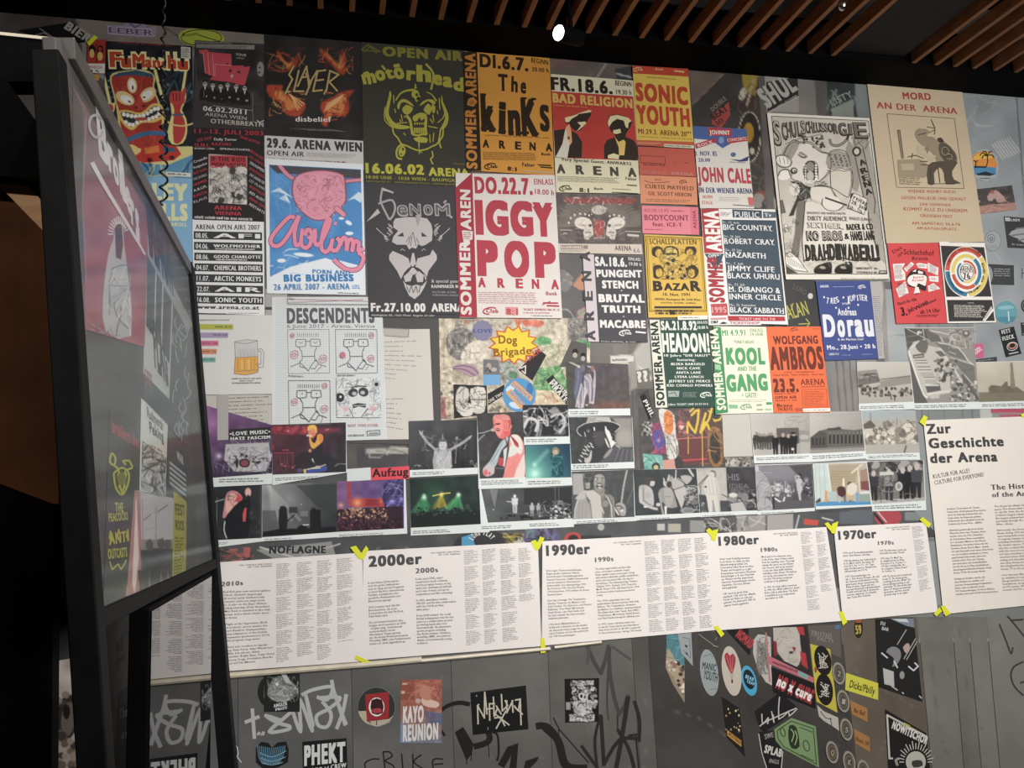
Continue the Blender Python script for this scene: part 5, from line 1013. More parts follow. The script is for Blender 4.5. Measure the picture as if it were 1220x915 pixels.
t.part('outlines').lines([[(180,450),(260,310),(340,325),(440,325),(500,375),(560,420),(625,445),(642,560),(610,640),(540,700)],[(120,462),(108,510),(160,562),(240,562),(264,510),(220,462),(160,448),(120,462)],[(130,660),(160,600),(230,590),(268,652)],[(230,600),(260,680),(330,705)],[(345,420),(412,466),(370,472),(330,440)],[(385,690),(390,560),(420,515),(480,515),(512,560),(518,690)],[(610,575),(660,592),(720,577),(780,592),(852,572)],[(635,600),(640,760),(700,860)],[(845,600),(852,720),(822,850)],[(560,870),(556,930),(600,982),(700,990),(772,940)],[(480,750),(620,755),(760,840),(810,865)],[(615,470),(640,415),(720,402),(792,432),(832,560)]],6,K,3)
t.part('border').lines([[(66,76),(1002,122),(1184,1602),(214,1602),(66,76)]],6,K)
t.part('lettering')
for ch,x0,x1,y,h in (('S',96,168,352,240),('C',172,220,300,165),('H',218,260,280,150),('U',262,312,276,150),('L',318,356,262,140),('S',352,398,246,130),('C',398,430,238,110),('H',432,470,238,116),('L',474,500,234,100),('U',500,542,230,96),('S',542,580,228,90),('S',580,612,226,84),('O',614,662,230,90),('R',664,712,244,100),('G',718,800,262,125),('I',812,850,258,112),('E',866,1000,290,160)):
    t.text(ch,x0,y,x1,y+2,h,K,.06).text(ch,x0+6,y-6,x1-6,y-4,h-14,'6f6a60' if ch != 'S' else 'a59f93',.005)
for ch,x0,y0,x1,y1 in (('A',925,560,985,540),('R',940,640,1005,615),('E',955,710,1015,690),('N',968,770,1030,752),('A',980,845,1045,822)): t.text(ch,x0,y0,x1,y1,62,K,.05)
fr(910,225,7.953)
t.poly([(835,45),(965,105),(940,250),(780,190)],'dbd5c8').lines([[(835,45),(968,105),(940,250),(780,190),(835,45)]],5,K)
for st,x0,y0,x1,y1,h in (('Freitag',806,88,964,170,44),('28. Juni',812,145,958,215,38),('16h - 22h',786,190,915,246,36)): t.text(st,x0,y0,x1,y1,h,K,.04)
t.text('KINDERFEST UND KASPERLTHEATER',400,245,765,252,22,'77726a',.02).text('DIRTY AUDIENCE',408,306,780,312,44,'77726a',.03).text('NAKED LUNCH',800,300,1010,312,30,'8f897d',.02)
t.text('SEXTIGER,',402,376,745,388,58,K,.07).text('SEXTIGER,',406,373,741,385,48,'dbd5c8',.01).text('BADER & CO',775,398,1025,392,62,K,.05)
t.text('NO BROS',396,494,738,492,92,K,.09).text('NO BROS',402,488,732,486,74,'a59f93',.02).text('&',756,482,800,482,56,K,.03).text('HANSI LANG',818,494,1040,490,88,K,.035)
for i,ch in enumerate('DRAHDIWABERL'): t.text(ch,388+i*57,672+abs(i-5)*2,440+i*57,674+abs(i-5)*2,152,K,.06)
t.text('!',1062,680,1090,680,150,K,.06).text('EINTRITT 30.-',868,770,1082,772,22,K,.01).text('VORVERKAUF BEI',868,804,1060,806,18,K,.02).poly([(1076,780),(1152,780),(1155,812),(1078,812)],'26231f').text('LIBRO',1082,804,1148,805,20,'dbd5c8',.03)
t.text('SIEBDRUCK: WERKSTATT DER ARENA, WIEN 3, BAUMGASSE 80',720,858,1170,862,8,'77726a',.01)
# --- blue poster
fr(820,230,4.576)
t=T('concert_poster','royal blue poster with white lettering, lower right of the hand-drawn poster','poster',[(690,482),(985,480),(1032,905),(742,915)],'3c4a86',7)
bw='d5d6dc'
t.part('lettering').text('ARENA',714,518,762,516,14,bw,.04).line([(785,514),(900,512)],3,'8a94bd');clubmark(t,940,514,50,bw)
for ch,x,y,r_ in (('T',745,602,.3),('R',770,604,.2),('E',788,604,.1),('S',804,600,-.2),('J',858,596,.1),('U',876,592,.1),('P',896,588,-.1),('I',916,590,0),('T',926,588,0),('E',940,588,.1),('R',956,590,.2)):
    w_=15 if ch != 'I' else 6;t.text(ch,x,y,x+w_,y+w_*r_,34,bw,.04)
for x,y in ((735,570),(840,572),(800,628),(868,628),(920,612)): t.ell(x,y,5,6,bw)
t.text('VOM',832,612,878,610,12,bw,.02).text('Andreas',810,668,912,668,38,bw,.035)
for ch,x0,x1 in (('D',736,800),('o',812,852),('r',866,902),('a',906,952),('u',960,1008)): t.text(ch,x0,782-(x0-736)*.02,x1,782-(x0-736)*.02,122 if ch =='D' else 130,bw,.055)
t.text('& die Marinas Live!',810,806,950,804,13,bw,.03).text('Mo., 28.Juni • 20 h',752,856,1014,848,26,bw,.045).text('LIBRETTO',762,886,816,885,12,bw,.03).body([(830,882),(900,880),(900,888),(830,890)],1,'8a94bd',2).body([(940,878),(1000,876),(1000,884),(940,886)],1,'8a94bd',3)
T('poster_margin_strip','narrow torn paper strip of faint writing along the right of the blue poster','paper',[(985,482),(1055,482),(1085,690),(1048,905),(1032,905)],'aaa6a2',5,shape=[(984,484),(1052,484),(1060,560),(1050,700),(1066,904),(1031,905)]).part('lettering').body([(1000,560),(1045,560),(1060,890),(1036,890)],30,'77777c',4,h=.4)
# --- murder at the arena poster
fr(1020,80,4.16)
t=T('protest_poster','tall beige glossy poster with red typewriter lines around a framed ink drawing','poster',[(50,84),(520,120),(632,868),(146,876)],'c9b698',6,mat=M_GLOSS)
rr='a8423c'
t.part('lettering',mat=M_GLOSS).text('MORD',228,160,368,166,34,rr,.04).text('AN DER  ARENA',98,206,498,236,32,rr,.035)
for i,(st,x0,x1,y0,y1,h) in enumerate((('WIENER WEHRT EUCH',252,488,624,628,15),('GEGEN WILLKÜR UND GEWALT',220,542,656,664,15),('DER GEMEINDE',312,466,688,692,13),('KOMMT ALLE ZU UNSEREM',232,546,712,722,16),('GROSSEN FEST',312,474,744,750,14),('AM SAMSTAG 26.6.76',272,512,782,788,14),('AM RATHAUSPLATZ',296,494,806,812,13))): t.text(st,x0,y0,x1,y1,h,rr,.015)
t.part('drawing').lines([[(148,234),(482,258),(530,604),(196,598),(148,234)]],3,'6a5a48')
g='5f564a'
t.poly([(198,462),(310,458),(345,480),(352,540),(330,552),(204,545)],'a09078').lines([[(200,316),(222,458)],[(212,316),(230,456)],[(200,316),(212,316)]],5,g).poly([(201,318),(211,318),(229,456),(221,458)],'8a7c68')
t.poly([(216,482),(280,480),(284,512),(220,514)],'b8a88c').body([(206,545),(320,552),(322,590),(210,585)],4,'8a7c68',3,h=.6).lines([[(250,448),(290,440),(330,455)],[(270,455),(275,430)],[(310,470),(350,470)],[(314,486),(352,488)]],5,g)
t.poly([(288,320),(330,308),(356,320),(345,345),(380,350),(400,372),(420,360),(455,395),(490,430),(498,468),(480,490),(440,500),(400,480),(380,440),(350,410),(310,380),(290,350)],'9a8a72',2).poly([(405,385),(440,380),(480,420),(492,465),(450,480),(410,440)],'5f564a',2).poly([(395,360),(415,352),(430,372),(410,378)],'4a4238',2)
t.poly([(350,490),(400,470),(470,470),(498,476),(470,520),(480,560),(510,576),(440,584),(430,530),(410,500),(380,530),(384,580),(350,580)],'5a5044',2).poly([(300,392),(340,400),(360,440),(390,440),(370,470),(330,440),(300,430)],'c0b095',2)
t.lines([[(352,330),(388,312)],[(366,262),(378,290),(386,310),(382,338)],[(430,420),(470,430),(480,450)],[(300,340),(340,330)],[(345,430),(352,412)],[(400,500),(410,575)],[(364,500),(362,575)],[(420,410),(450,405),(460,440),(430,445)]],4,'4a4238',2)
t.ell(308,318,13,11,'9a8a72').ell(345,408,10,10,'8a7c68').lines([[(346,300),(384,306)],[(350,582),(512,578)]],3,'4a4238')
t.part('rings').lines([[(420,405),(440,400),(455,420),(440,440),(420,430),(420,405)],[(445,430),(470,440),(465,460),(445,455)]],3,'a8987c',2)
# --- red slaughterhouse handbill
fr(1050,285,8.714)
t=T('handbill','red handbill with white cut-paper notes around a black-white drawing','poster',[(50,46),(582,44),(672,875),(145,880)],'d4484a',7)
t.part('lettering')
for st,x0,y0,x1,y1,h in (('Das',118,158,205,102,40),('ist',170,192,218,150,36),('Schlachthof',225,162,540,176,56),('Arena',302,226,474,222,44)): t.text(st,x0,y0,x1,y1,h,'4a2026',.02)
t.part('picture')
for P in ([(108,262),(235,255),(205,312),(235,350),(240,425),(130,440)],[(222,310),(300,240),(330,262),(250,345)],[(350,262),(380,250),(466,264),(462,312),(372,300)],[(470,248),(582,300),(576,380),(470,340)],[(482,388),(582,388),(582,450),(488,440)],[(470,490),(530,460),(602,518),(478,552)],[(140,520),(235,440),(272,562),(172,610)]):
    P2=np.array(P,float);t.poly(P,'e8e0da');m=P2.mean(0);q=P2[:2].tolist();a=P2.min(0)+8;b=P2.max(0)-8
    t.body([(a[0]+10,a[1]+8),(b[0]-6,a[1]+10),(b[0]-6,b[1]-10),(a[0]+12,b[1]-14)],max(3,int((b[1]-a[1])/12)),'5a4a4c',int(a[0]))
t.poly([(250,400),(300,330),(350,312),(440,340),(450,370),(470,400),(450,460),(455,530),(420,540),(380,520),(372,570),(330,570),(335,510),(270,495),(255,440)],'33292b',2).poly([(262,410),(320,370),(440,380),(460,410),(450,460),(440,490),(370,460),(350,500),(270,470)],'ece4de',2).poly([(310,340),(350,315),(345,345)],'ece4de').poly([(370,330),(420,345),(420,365),(370,360)],'ece4de').text('Rettet',320,415,430,405,26,'d4484a',.04).text('Arena!',305,445,430,438,26,'d4484a',.04).poly([(340,500),(372,500),(390,560),(325,568)],'ece4de')
t.part('handwriting').text('Bauch für Alle',165,690,360,640,34,'5a2a30',.02).text('3.',200,798,262,792,90,'3a1a20',.05).text('Juli',270,770,330,745,50,'4a2026',.03).text('im Schlachthof',385,720,560,640,24,'4a2026',.02).text('Wien',340,748,470,660,40,'4a2026',.03).text('ab 14 Uhr',395,778,600,760,44,'4a2026',.02).body([(350,790),(600,780),(610,810),(360,815)],2,'7a2a30',4)
# --- target rings poster 76
t=T('festival_handbill','handbill with red, yellow and blue target rings around the number 76','poster',[(590,30),(1062,40),(1180,868),(676,875)],'e6e2da',7)
t.part('panels').poly([(605,72),(1055,88),(1132,600),(662,602)],'3a3838').poly([(668,634),(1138,634),(1165,852),(690,858)],'3a3838')
t.part('target_rings').ell(870,345,224,264,'ebe7de',-8,40)
r1,y1,b1='c95848','dcc868','3d7a9c'
for rx,ry,w_,segs in ((196,234,46,((190,325,r1),(98,188,b1),(328,452,y1))),(138,166,36,((-45,60,b1),(62,178,r1),(182,312,y1))),(90,108,20,((-100,20,r1),(22,115,y1),(118,240,b1)))):
    for a0,a1,cc in segs: t.ring(872,343,rx,ry,w_,cc,-8,a0,a1,60)
t.ring(875,345,68,84,6,'333',-8).part('lettering').text('ARENA',812,345,935,340,62,'333',.02).text('76',842,420,915,416,68,'333',.05).line([(808,350),(940,345)],4,'333')
t.arc('WIENER FESTWOCHEN',872,343,190,196,318,26,'7a2a28',.02,228).arc('VORAUSPROGRAMM',872,343,196,182,100,24,'1f4a66',.02,234)
t.arc('HÖRSPIEL VOM GEHÖR',872,343,190,88,-26,24,'55481c',.02,228)
t.body([(735,685),(1125,690),(1100,822),(745,815)],9,'cfcac2',5,h=.55,gap=0).text('THEATER',880,672,945,672,10,'cfcac2',.02).poly([(1035,845),(1125,700),(1150,745),(1060,858)],'e6e2da').text('SCHLACHTHOF',1062,838,1142,720,20,'333',.03)
t.text('HERAUSGEBER: WIENER FESTWOCHEN, FÜR DEN INHALT VERANTWORTLICH',690,42,1050,46,8,'777',.01)
# ================================================================ papers in the middle
fr(220,340,4.576)
t=T('clipboard_sheet','clipboard with a pale typed sheet beside the grid paper poster','clipboard',[(1035,150),(1385,170),(1400,870),(900,860)],'4f4d4b',1.2,th=.002)
fr(440,370,3.977)
t.part('sheet').poly([(40,90),(285,88),(304,520),(186,524),(188,610),(30,612)],'c9c5bc').body([(72,140),(250,132),(258,350),(72,330)],9,'8a8884',3,jag=.7,h=.18).body([(72,410),(180,405),(180,580),(72,560)],7,'8a8884',4,jag=.6,h=.2)
t.part('clip').poly([(60,82),(190,88),(186,128),(150,132),(70,122)],'b0aca4').lines([[(64,84),(188,90),(184,126),(72,120)]],3,'7d7a74')
t=T('typed_sheet','grey typed sheet half hidden behind the beer mug chart and grid paper poster','paper',[(20,380),(510,380),(520,800),(20,800)][:0] or [(235,380),(236,380)],'c4c0b8',1) if 0 else None
fr(220,340,4.576)
t=T('typed_sheet','grey typed sheet below the beer mug chart','paper',[(110,590),(520,580),(530,780),(120,850)],'bdb9b0',1.3)
t.part('lettering').body([(240,606),(505,596),(505,780),(240,790)],9,'6f6c68',3,h=.25,jag=.5)
t=T('typed_sheet','grey typed strip between the beer mug chart and the grid paper poster','paper',[(440,20),(560,20),(560,600),(440,600)],'a8a6a0',1.4)
t.part('lettering').body([(478,160),(500,160),(502,590),(480,590)],26,'77777a',5,h=.35).poly([(440,118),(500,118),(500,134),(440,134)],'4a4a4c')
fr(230,370,8.322)
t=T('infographic_sheet','white sheet with five coloured bars and a half-full beer mug drawing','poster',[(-30,40),(782,50),(785,828),(-30,838)],'d3d1cd',5)
t.part('bars').poly([(-20,135),(400,140),(398,192),(-20,192)],'adb04a').poly([(-20,220),(350,222),(348,274),(-20,274)],'a08fb0').poly([(-20,300),(256,302),(254,354),(-20,356)],'cf6f8f').poly([(-20,380),(240,384),(236,436),(-20,438)],'d08a68').poly([(-20,466),(226,466),(224,516),(-20,518)],'78ab9f')
t.part('lettering').text('WEIßTÜRDEN DUS/2018',66,106,360,104,15,'4a4a4c',.045).text('PUNK 38,1%',220,174,384,172,18,'4a4c30',.03).text('ROCK 21%',200,252,340,252,18,'433a4c',.03).text('METAL 13%',92,336,240,336,18,'5a2a3a',.03).text('INDIE 11%',92,416,226,416,18,'5c3a2a',.03).text('SKA 10%',94,498,210,498,18,'2f4c46',.03)
t.text('DAMIT DU NICHT AUF GETR',386,686,680,682,15,'333',.05).text('ÄNKE ZAHLT',458,706,606,704,12,'333',.05).text('GETRÄNKEPREISLISTE ARENA',388,730,672,726,15,'333',.05).poly([(55,30),(328,32),(328,42),(55,40)],'333').body([(350,24),(690,26),(690,36),(350,34)],1,'555',3)
t.part('mug').poly([(420,465),(645,455),(650,610),(600,630),(520,642),(410,630)],'dba24e').poly([(415,310),(530,292),(640,300),(646,458),(420,468)],'c4c4c2')
t.lines([[(415,310),(530,292),(640,300),(648,610),(600,628),(520,642),(410,630),(420,465),(415,310)],[(418,318),(530,332),(640,304)],[(420,468),(645,458)],[(420,606),(530,600),(648,590)],[(640,390),(680,380),(704,420),(698,560),(660,570),(622,530)],[(648,412),(664,402),(676,420),(674,530),(660,542),(645,520)]],5,'77777a')
t.lines([[(455+i*32,380),(450+i*33,455)] for i in range(6)]+[[(470+i*32,395),(472+i*32,455)] for i in range(5)],4,'9a9a9c').lines([[(445+i*33,478),(448+i*32,598)] for i in range(6)],4,'b5823a').poly([(470,490),(500,490),(500,590),(470,590)],'e0b060').poly([(540,488),(565,488),(565,590),(540,590)],'e3b566')
# grid paper poster
fr(325,355,5.229)
t=T('concert_poster','white grid paper poster with four boxed line-drawn bespectacled faces','poster',[(-5,-5),(680,-5),(710,880),(-5,905)],'d2d6d5',3)
t.part('grid',stuff=True)
for i in range(46): t.k=1;x=22+i*14.6;t.line([(x,0),(x+1.6*i/4,885)],1.5,'b4bdc0')
for j in range(60): t.k=2;y=6+j*14.8;t.line([(18,y+2),(690,y-2)],1.5,'b4bdc0')
t.k=3
t.part('lettering').text('DESCENDENTS',88,156,634,152,94,'5a5a5f',.06).text('6 June 2017 - Arena, Vienna',88,188,636,186,22,'5f5f64',.0)
dk='6a6a6e';pk='d08a92'
t.part('portraits')
def milo(x,y,ex,boxed=True):
    if boxed: t.lines([[(x,y),(x+258,y),(x+262,y+270),(x+6,y+275),(x,y)]],3,dk)
    t.lines([[(x+60+i*13,y+22),(x+61+i*13,y+46)] for i in range(11)],3,dk)
    t.lines([[(x+54,y+62),(x+112,y+60),(x+114,y+100),(x+104,y+106),(x+60,y+108),(x+52,y+100),(x+54,y+62)],[(x+144,y+60),(x+200,y+60),(x+206,y+98),(x+198,y+104),(x+150,y+106),(x+142,y+98),(x+144,y+60)],[(x+114,y+74),(x+144,y+72)]],4,dk)
    t.lines([[(x+70,y+108),(x+90,y+140),(x+92,y+185),(x+75,y+205)],[(x+182,y+108),(x+168,y+140),(x+170,y+185),(x+180,y+200)],[(x+92,y+168),(x+168,y+166)],[(x+20,y+232),(x+70,y+210),(x+78,y+205),(x+108,y+235),(x+130,y+258),(x+140,y+235),(x+178,y+185),(x+195,y+215),(x+240,y+230)],[(x+74,y+212),(x+80,y+232),(x+118,y+240)],[(x+190,y+212),(x+170,y+245),(x+142,y+240)]],4,dk)
    if ex ==0: t.lines([[(x+72,y+78),(x+84,y+86),(x+96,y+78)],[(x+160,y+76),(x+174,y+84),(x+188,y+76)]],3,dk)
    else: t.ell(x+86,y+80,4,4,dk).ell(x+174,y+80,4,4,dk)
milo(92,198,0);milo(390,198,1);milo(98,516,1)
t.part('red_doodles')
for x,y,r_ in ((122,236,14),(136,354,26),(314,380,26),(614,234,18),(436,358,20),(612,378,22),(324,548,18),(136,648,22),(322,692,24),(458,692,26),(622,688,28)): t.ring(x,y,r_,r_*.9,3,pk,x).ring(x,y,r_*.5,r_*.4,3,pk).line([(x-r_,y),(x+r_,y)],2,pk)
t.ell(434,358,14,14,'c8707c').lines([[(270,460),(310,420)],[(580,450),(600,420)],[(590,760),(605,742)],[(300,780),(318,730)]],3,pk).text('NOT TOO COOL',470,802,660,798,16,pk,.04)
t.part('collage_head').ras('collage',[(396,498),(668,494),(676,745),(400,745)],.55,lambda c: c.f('d2d6d5').sc(398,500,672,735,150,14,3.2,['4a4a4e','6f6f73','3a3a3e'],3).p([(470,560),(600,555),(605,640),(580,700),(545,740),(500,700),(475,640)],'d2d6d5').e(418,620,28,28,'35353a').e(422,616,8,8,'d2d6d5').e(646,538,26,24,'b5b8ba').e(646,538,12,12,'2f2f34').e(500,590,30,26,'3f3f44',-20).e(565,586,32,28,'3f3f44',20).e(508,596,14,12,'b5b8ba').e(560,590,14,12,'b5b8ba').l([(490,560),(530,548),(580,552)],7,'35353a').p([(495,664),(530,655),(580,660),(578,684),(535,675),(500,688)],'35353a').l([(502,672),(575,668)],4,'d2d6d5').l([(478,690),(505,750),(540,760),(590,690)],4,'4a4a4e').e(455,692,20,14,'d9a0a6',0,.7).e(622,688,20,18,'d9a0a6',0,.7))
t.lines([[(586,830),(666,824),(668,852),(590,858),(586,830)]],3,'333').text('arena',600,848,658,845,11,'333',.03).body([(470,850),(580,848),(580,862),(470,864)],1,'666',3).body([(98,480),(200,486),(200,496),(98,492)],1,'555',4).body([(400,480),(540,476),(540,488),(400,490)],1,'555',5).lines([[(95,8),(600,22)],[(95,30),(560,12)]],2.5,'c88a90').lines([[(90,0),(95,40),(596,44)]],3,dk).text('Pos',104,14,134,14,14,dk,.02)
# ---------------------------------------------------------------- collage wall behind the dog sign
fr(520,370,6.778)
def f(c):
    c.f('b8ad98').n(50,.05,3).r(20,60,130,890,'bfb29a').r(130,60,620,420,'b5aa98')
    for y in (130,230,330,455,600,740): c.l([(20,y),(400,y+4)],2.5,'8a806e')
    for x in (60,130,210,300): c.l([(x,60),(x+6,890)],2.5,'958b78')
    c.bl(30,480,140,690,20,8,18,['9a9284','8a857a','cfc6b0','4a4642'],4).p([(30,700),(70,700),(80,870),(35,870)],'a8686a').sc(40,700,140,870,18,30,7,['4a4440','cfc6b0','7a4a4a'],6)
    c.r(150,80,260,130,'9a9384').e(230,98,18,24,'d0825a').sc(150,75,600,130,26,30,7,['6a655c','cfc8b8','8a6a5c'],7)
    c.p([(80,230),(110,170),(180,140),(260,150),(300,220),(220,400),(120,370),(80,300)],'6b6864',1,2).sc(100,170,300,330,50,22,8,['b5b0a4','8a867c','4a4845','cfc9bb'],8)
    c.p([(220,310),(300,250),(420,260),(430,390),(210,430)],'c9bfae',1,2)
    c.e(365,160,80,62,'858298').e(365,190,70,50,'9a958f',0,.5)
    c.p([(620,60),(700,60),(660,150)],'c86a48').p([(700,75),(850,80),(860,120),(760,150),(700,110)],'c9664c',1,2).e(770,165,60,40,'b9b09c')
    c.e(960,170,110,100,'8f8a78').sc(860,80,1060,300,120,16,6,['6a665a','b5af9a','4f4c44','8f8a60'],9).ring_ if 0 else None
    c.l([(960+125*math.cos(a/5),190+130*math.sin(a/5)) for a in range(-6,12)],6,'bab5a5')
    c.e(860,250,70,40,'5a9a5e').p([(760,300),(1000,260),(1060,330),(980,480),(800,560),(840,400)],'b0a98f').sc(780,270,1050,480,80,20,6,['77725f','d0c8ae','5a7a4e','c0b48c'],10)
    c.p([(1060,60),(1240,60),(1240,300),(1060,240)],'6a6660').sc(1070,80,1220,260,50,16,6,['b5b0a5','3f3d3a','a85a50','8a867c'],11).p([(1120,240),(1240,245),(1240,310)],'4f8f55')
    c.p([(820,470),(1000,440),(1060,600),(1020,760),(820,760),(780,600)],'4f8a50',1,0).sc(800,460,1050,620,40,26,10,['7ab070','35603a','c9c0a0'],12).p([(800,640),(1000,650),(1060,770),(800,770)],'bfb090').sc(860,670,980,740,14,18,7,['b5705a'],13)
    c.p([(500,410),(640,420),(680,560),(540,600)],'8f9488').sc(500,410,660,560,16,50,9,['5a6258','bfc2b4'],14).e(615,520,36,30,'4a7a5c')
    c.p([(380,395),(500,400),(530,520),(380,530)],'5f5c60').bl(390,400,520,520,18,8,20,['8f8a90','3a383c','b5aaa5'],15)
    c.p([(400,790),(700,790),(700,830),(400,830)],'a89f8c').bl(420,780,560,830,12,8,20,['c9b890','6a6255'],16).n(26,.1,5).sc(20,60,1240,880,200,24,7,['4a4640','6a6458','d5cdb8'],21,.5).n(9,.06,8)
film([(14,62),(1240,62),(1240,800),(14,890)],f,1.1,'film_collage',.9)
SG='stickers printed around the dog sign'
fr(440,370,3.977)
def star(cx,cy,r0,r1,n,rot=0,sy=1): return [(cx+(r0 if k % 2 else r1)*math.cos(rot+k*math.pi/n),cy+sy*(r0 if k % 2 else r1)*math.sin(rot+k*math.pi/n)) for k in range(2*n)]
q=[(562,60),(802,60),(802,260),(562,260)]
t=T('star_sign','yellow jagged starburst sign with red outline, handwritten dog name on it','sign',q,'c9602f',2.2,shape=star(683,163,92,122,13,.1,.78))
t.part('face').poly(star(683,163,82,110,13,.1,.78),'e6c93a').part('handwriting').text('Dog',612,156,700,158,40,'8a5a20',.03).text('Brigade',590,216,768,206,36,'8a5a20',.025)
t=T('love_sticker','mauve scalloped sticker reading LOV left of the yellow starburst','sticker',[(484,50),(590,50),(590,140),(484,140)],'7d7b96',1.8,shape=star(536,95,46,51,12))
t.part('lettering').text('LOVE',492,106,582,106,20,'4a5288',.05)
t=T('sticker','blue and white round globe-like sticker with slanted orange letters','sticker',[(634,318),(790,318),(790,482),(634,482)],'4f8ec0',2,shape=[(710+78*math.cos(a/4),400+80*math.sin(a/4)) for a in range(25)])
t.part('clouds').ell(668,370,24,14,'b9cfe0',-30).ell(690,450,30,14,'b9cfe0',20).ell(760,370,16,28,'3a6fa8').part('lettering').poly([(665,350),(690,332),(775,410),(762,432)],'d99a5a').poly([(645,390),(672,372),(735,440),(720,470)],'d99a5a').text('DENDER',672,356,755,425,22,'6a8fb8',.06).text('WIND',658,392,722,452,22,'6a8fb8',.06)
t=T('sticker','black slanted card with red and white lettering below the starburst','sticker',[(800,182),(838,212),(772,332),(706,282)],'2a2728',2)
t.part('lettering').text('POSEN',740,252,815,195,26,'b85048',.05).lines([[(715,275),(740,262),(738,300),(722,285)]],6,'c9c5be')
t=T('sticker','small photo sticker with a blue lower half above the globe-like sticker','sticker',[(540,232),(612,236),(624,352),(540,356)],'6f6c6e',1.9)
t.part('picture').poly([(540,304),(618,304),(624,352),(540,356)],'6a9fc8').ell(566,265,12,16,'a89a90').ell(590,280,14,10,'b0a59a').lines([[(550,290),(560,270),(575,295)]],5,'3a383a')
t=T('sticker','pink and lilac winged guitar-like doodle sticker on the collage','sticker',[(392,250),(524,250),(524,316),(392,316)],'a58a98',1.9,shape=[(392,268),(430,252),(490,256),(522,286),(520,304),(480,316),(430,290),(396,282)])
t.part('outline').lines([[(400,268),(440,262),(490,272),(515,300)],[(396,276),(450,280),(500,308)]],4,'6a4a5c',3)
t=T('sticker','black sticker with white cartoon bears, left above the raised-arms singer photo','sticker',[(398,350),(555,356),(560,490),(402,512)],'2c2b2b',1.9)
t.ras('picture',[(400,355),(556,358),(558,490),(404,508)],.7,lambda c: c.f('2c2b2b').e(440,410,24,26,'cfcac0').e(460,470,36,34,'cfcac0').p([(410,400),(430,360),(470,372),(470,420),(440,480),(412,470)],'c5c0b6',1,2).p([(480,370),(545,365),(552,420),(545,480),(500,488),(482,440)],'d0cbc0',1,2).sc(412,365,550,490,44,16,3.4,['2c2b2b','5a5856'],5).l([(480,424),(550,422)],3,'2c2b2b'))
t=T('sticker','black strip with white script lettering beside the globe-like sticker','sticker',[(560,395),(640,350),(640,400),(562,450)],'262627',1.85);t.part('lettering').text('ONE TWO',566,440,636,398,16,'c9c5be',.03)
t=T('sticker','black slanted card reading as PIRATE next to the singer duo photo','sticker',[(836,330),(868,304),(940,405),(936,448)],'262627',2)
t.part('lettering').text('PROUD',862,335,935,408,18,'d5d2ca',.05).text('PIRATE',848,348,928,436,24,'d5d2ca',.06)
t=T('sticker','grey slanted band photo card with two figures above the hatless singer photo','sticker',[(958,140),(1030,160),(1030,250),(900,270)],'55534f',1.9)
t.part('figures').ell(975,195,14,14,'222').ell(974,212,11,13,'a5a098').ell(1012,212,12,12,'222').ell(1012,228,10,12,'a5a098')

# ---------------------------------------------------------------- photographs with captions
PHG='captioned concert photographs'
def photo(label,q,pic,fn,cap=(),lv=3,step=.8,col='d2d8d6',caps=2):
    t=T('photo_print',label,'photograph',q,col,lv)
    t.ras('picture',pic,step,fn)
    if cap:
        t.part('caption')
        for cq in cap: t.body(cq,caps,'4a4e4e',int(cq[0][0]),h=.5,fill=.98,jag=.12,cw=5)
    return t
def crowdn(c,x0,y0,x1,y1,n,r,cols,seed): return c.bl(x0,y0,x1,y1,n,r*.5,r,cols,seed)
fr(230,480,4.88)
photo('concert photo in purple light behind a LOVE MUSIC HATE FASCISM banner stage',[(60,10),(462,130),(460,472),(60,492)],[(60,10),(462,130),(460,410),(60,440)],lambda c: c.f('4a3560').g(80,0,'8a5a90',300,450,'34303f').n(40,.05)
      .glow(110,120,130,'b07ab0',.8).p([(190,240),(440,230),(455,330),(420,400),(240,400),(180,330)],'b0aeb0').sc(200,260,440,400,120,12,5,['8a8a8c','4a4a50','c9c9c6','77666f'],3).bl(230,300,410,350,24,4,9,['2c2c30','4a4448'],4).e(300,350,32,26,'3a2a30').e(300,350,22,18,'8a4a55').e(255,350,8,28,'2c2c30')
      .glow(150,310,40,'f0e8ff',.9).glow(455,305,30,'d8c8ff',.9).glow(210,290,22,'e0d8f0',.8).glow(390,380,24,'d8d0f0',.7).sc(110,320,200,420,16,20,4,['25222c','8a80a0'],5).sc(380,320,455,410,20,18,4,['25222c','9a90b0'],6)
      .p([(208,155),(452,140),(452,212),(212,220)],'2c2c2e').sc(210,215,450,232,26,8,3,['9a989a'],7),
      [[(150,440),(410,432),(412,462),(152,466)]],3.2)
t=THINGS[-1];t.part('banner_lettering').text('•LOVE MUSIC•',214,192,450,178,24,'d8d8d6',.07).text('HATE FASCISM',218,218,450,208,20,'d8d8d6',.07)
t=T('paper_corner','pale blank paper corner over the purple concert photo','paper',[(142,-60),(206,-60),(206,215),(142,218)],'a9a6a0',4.2)
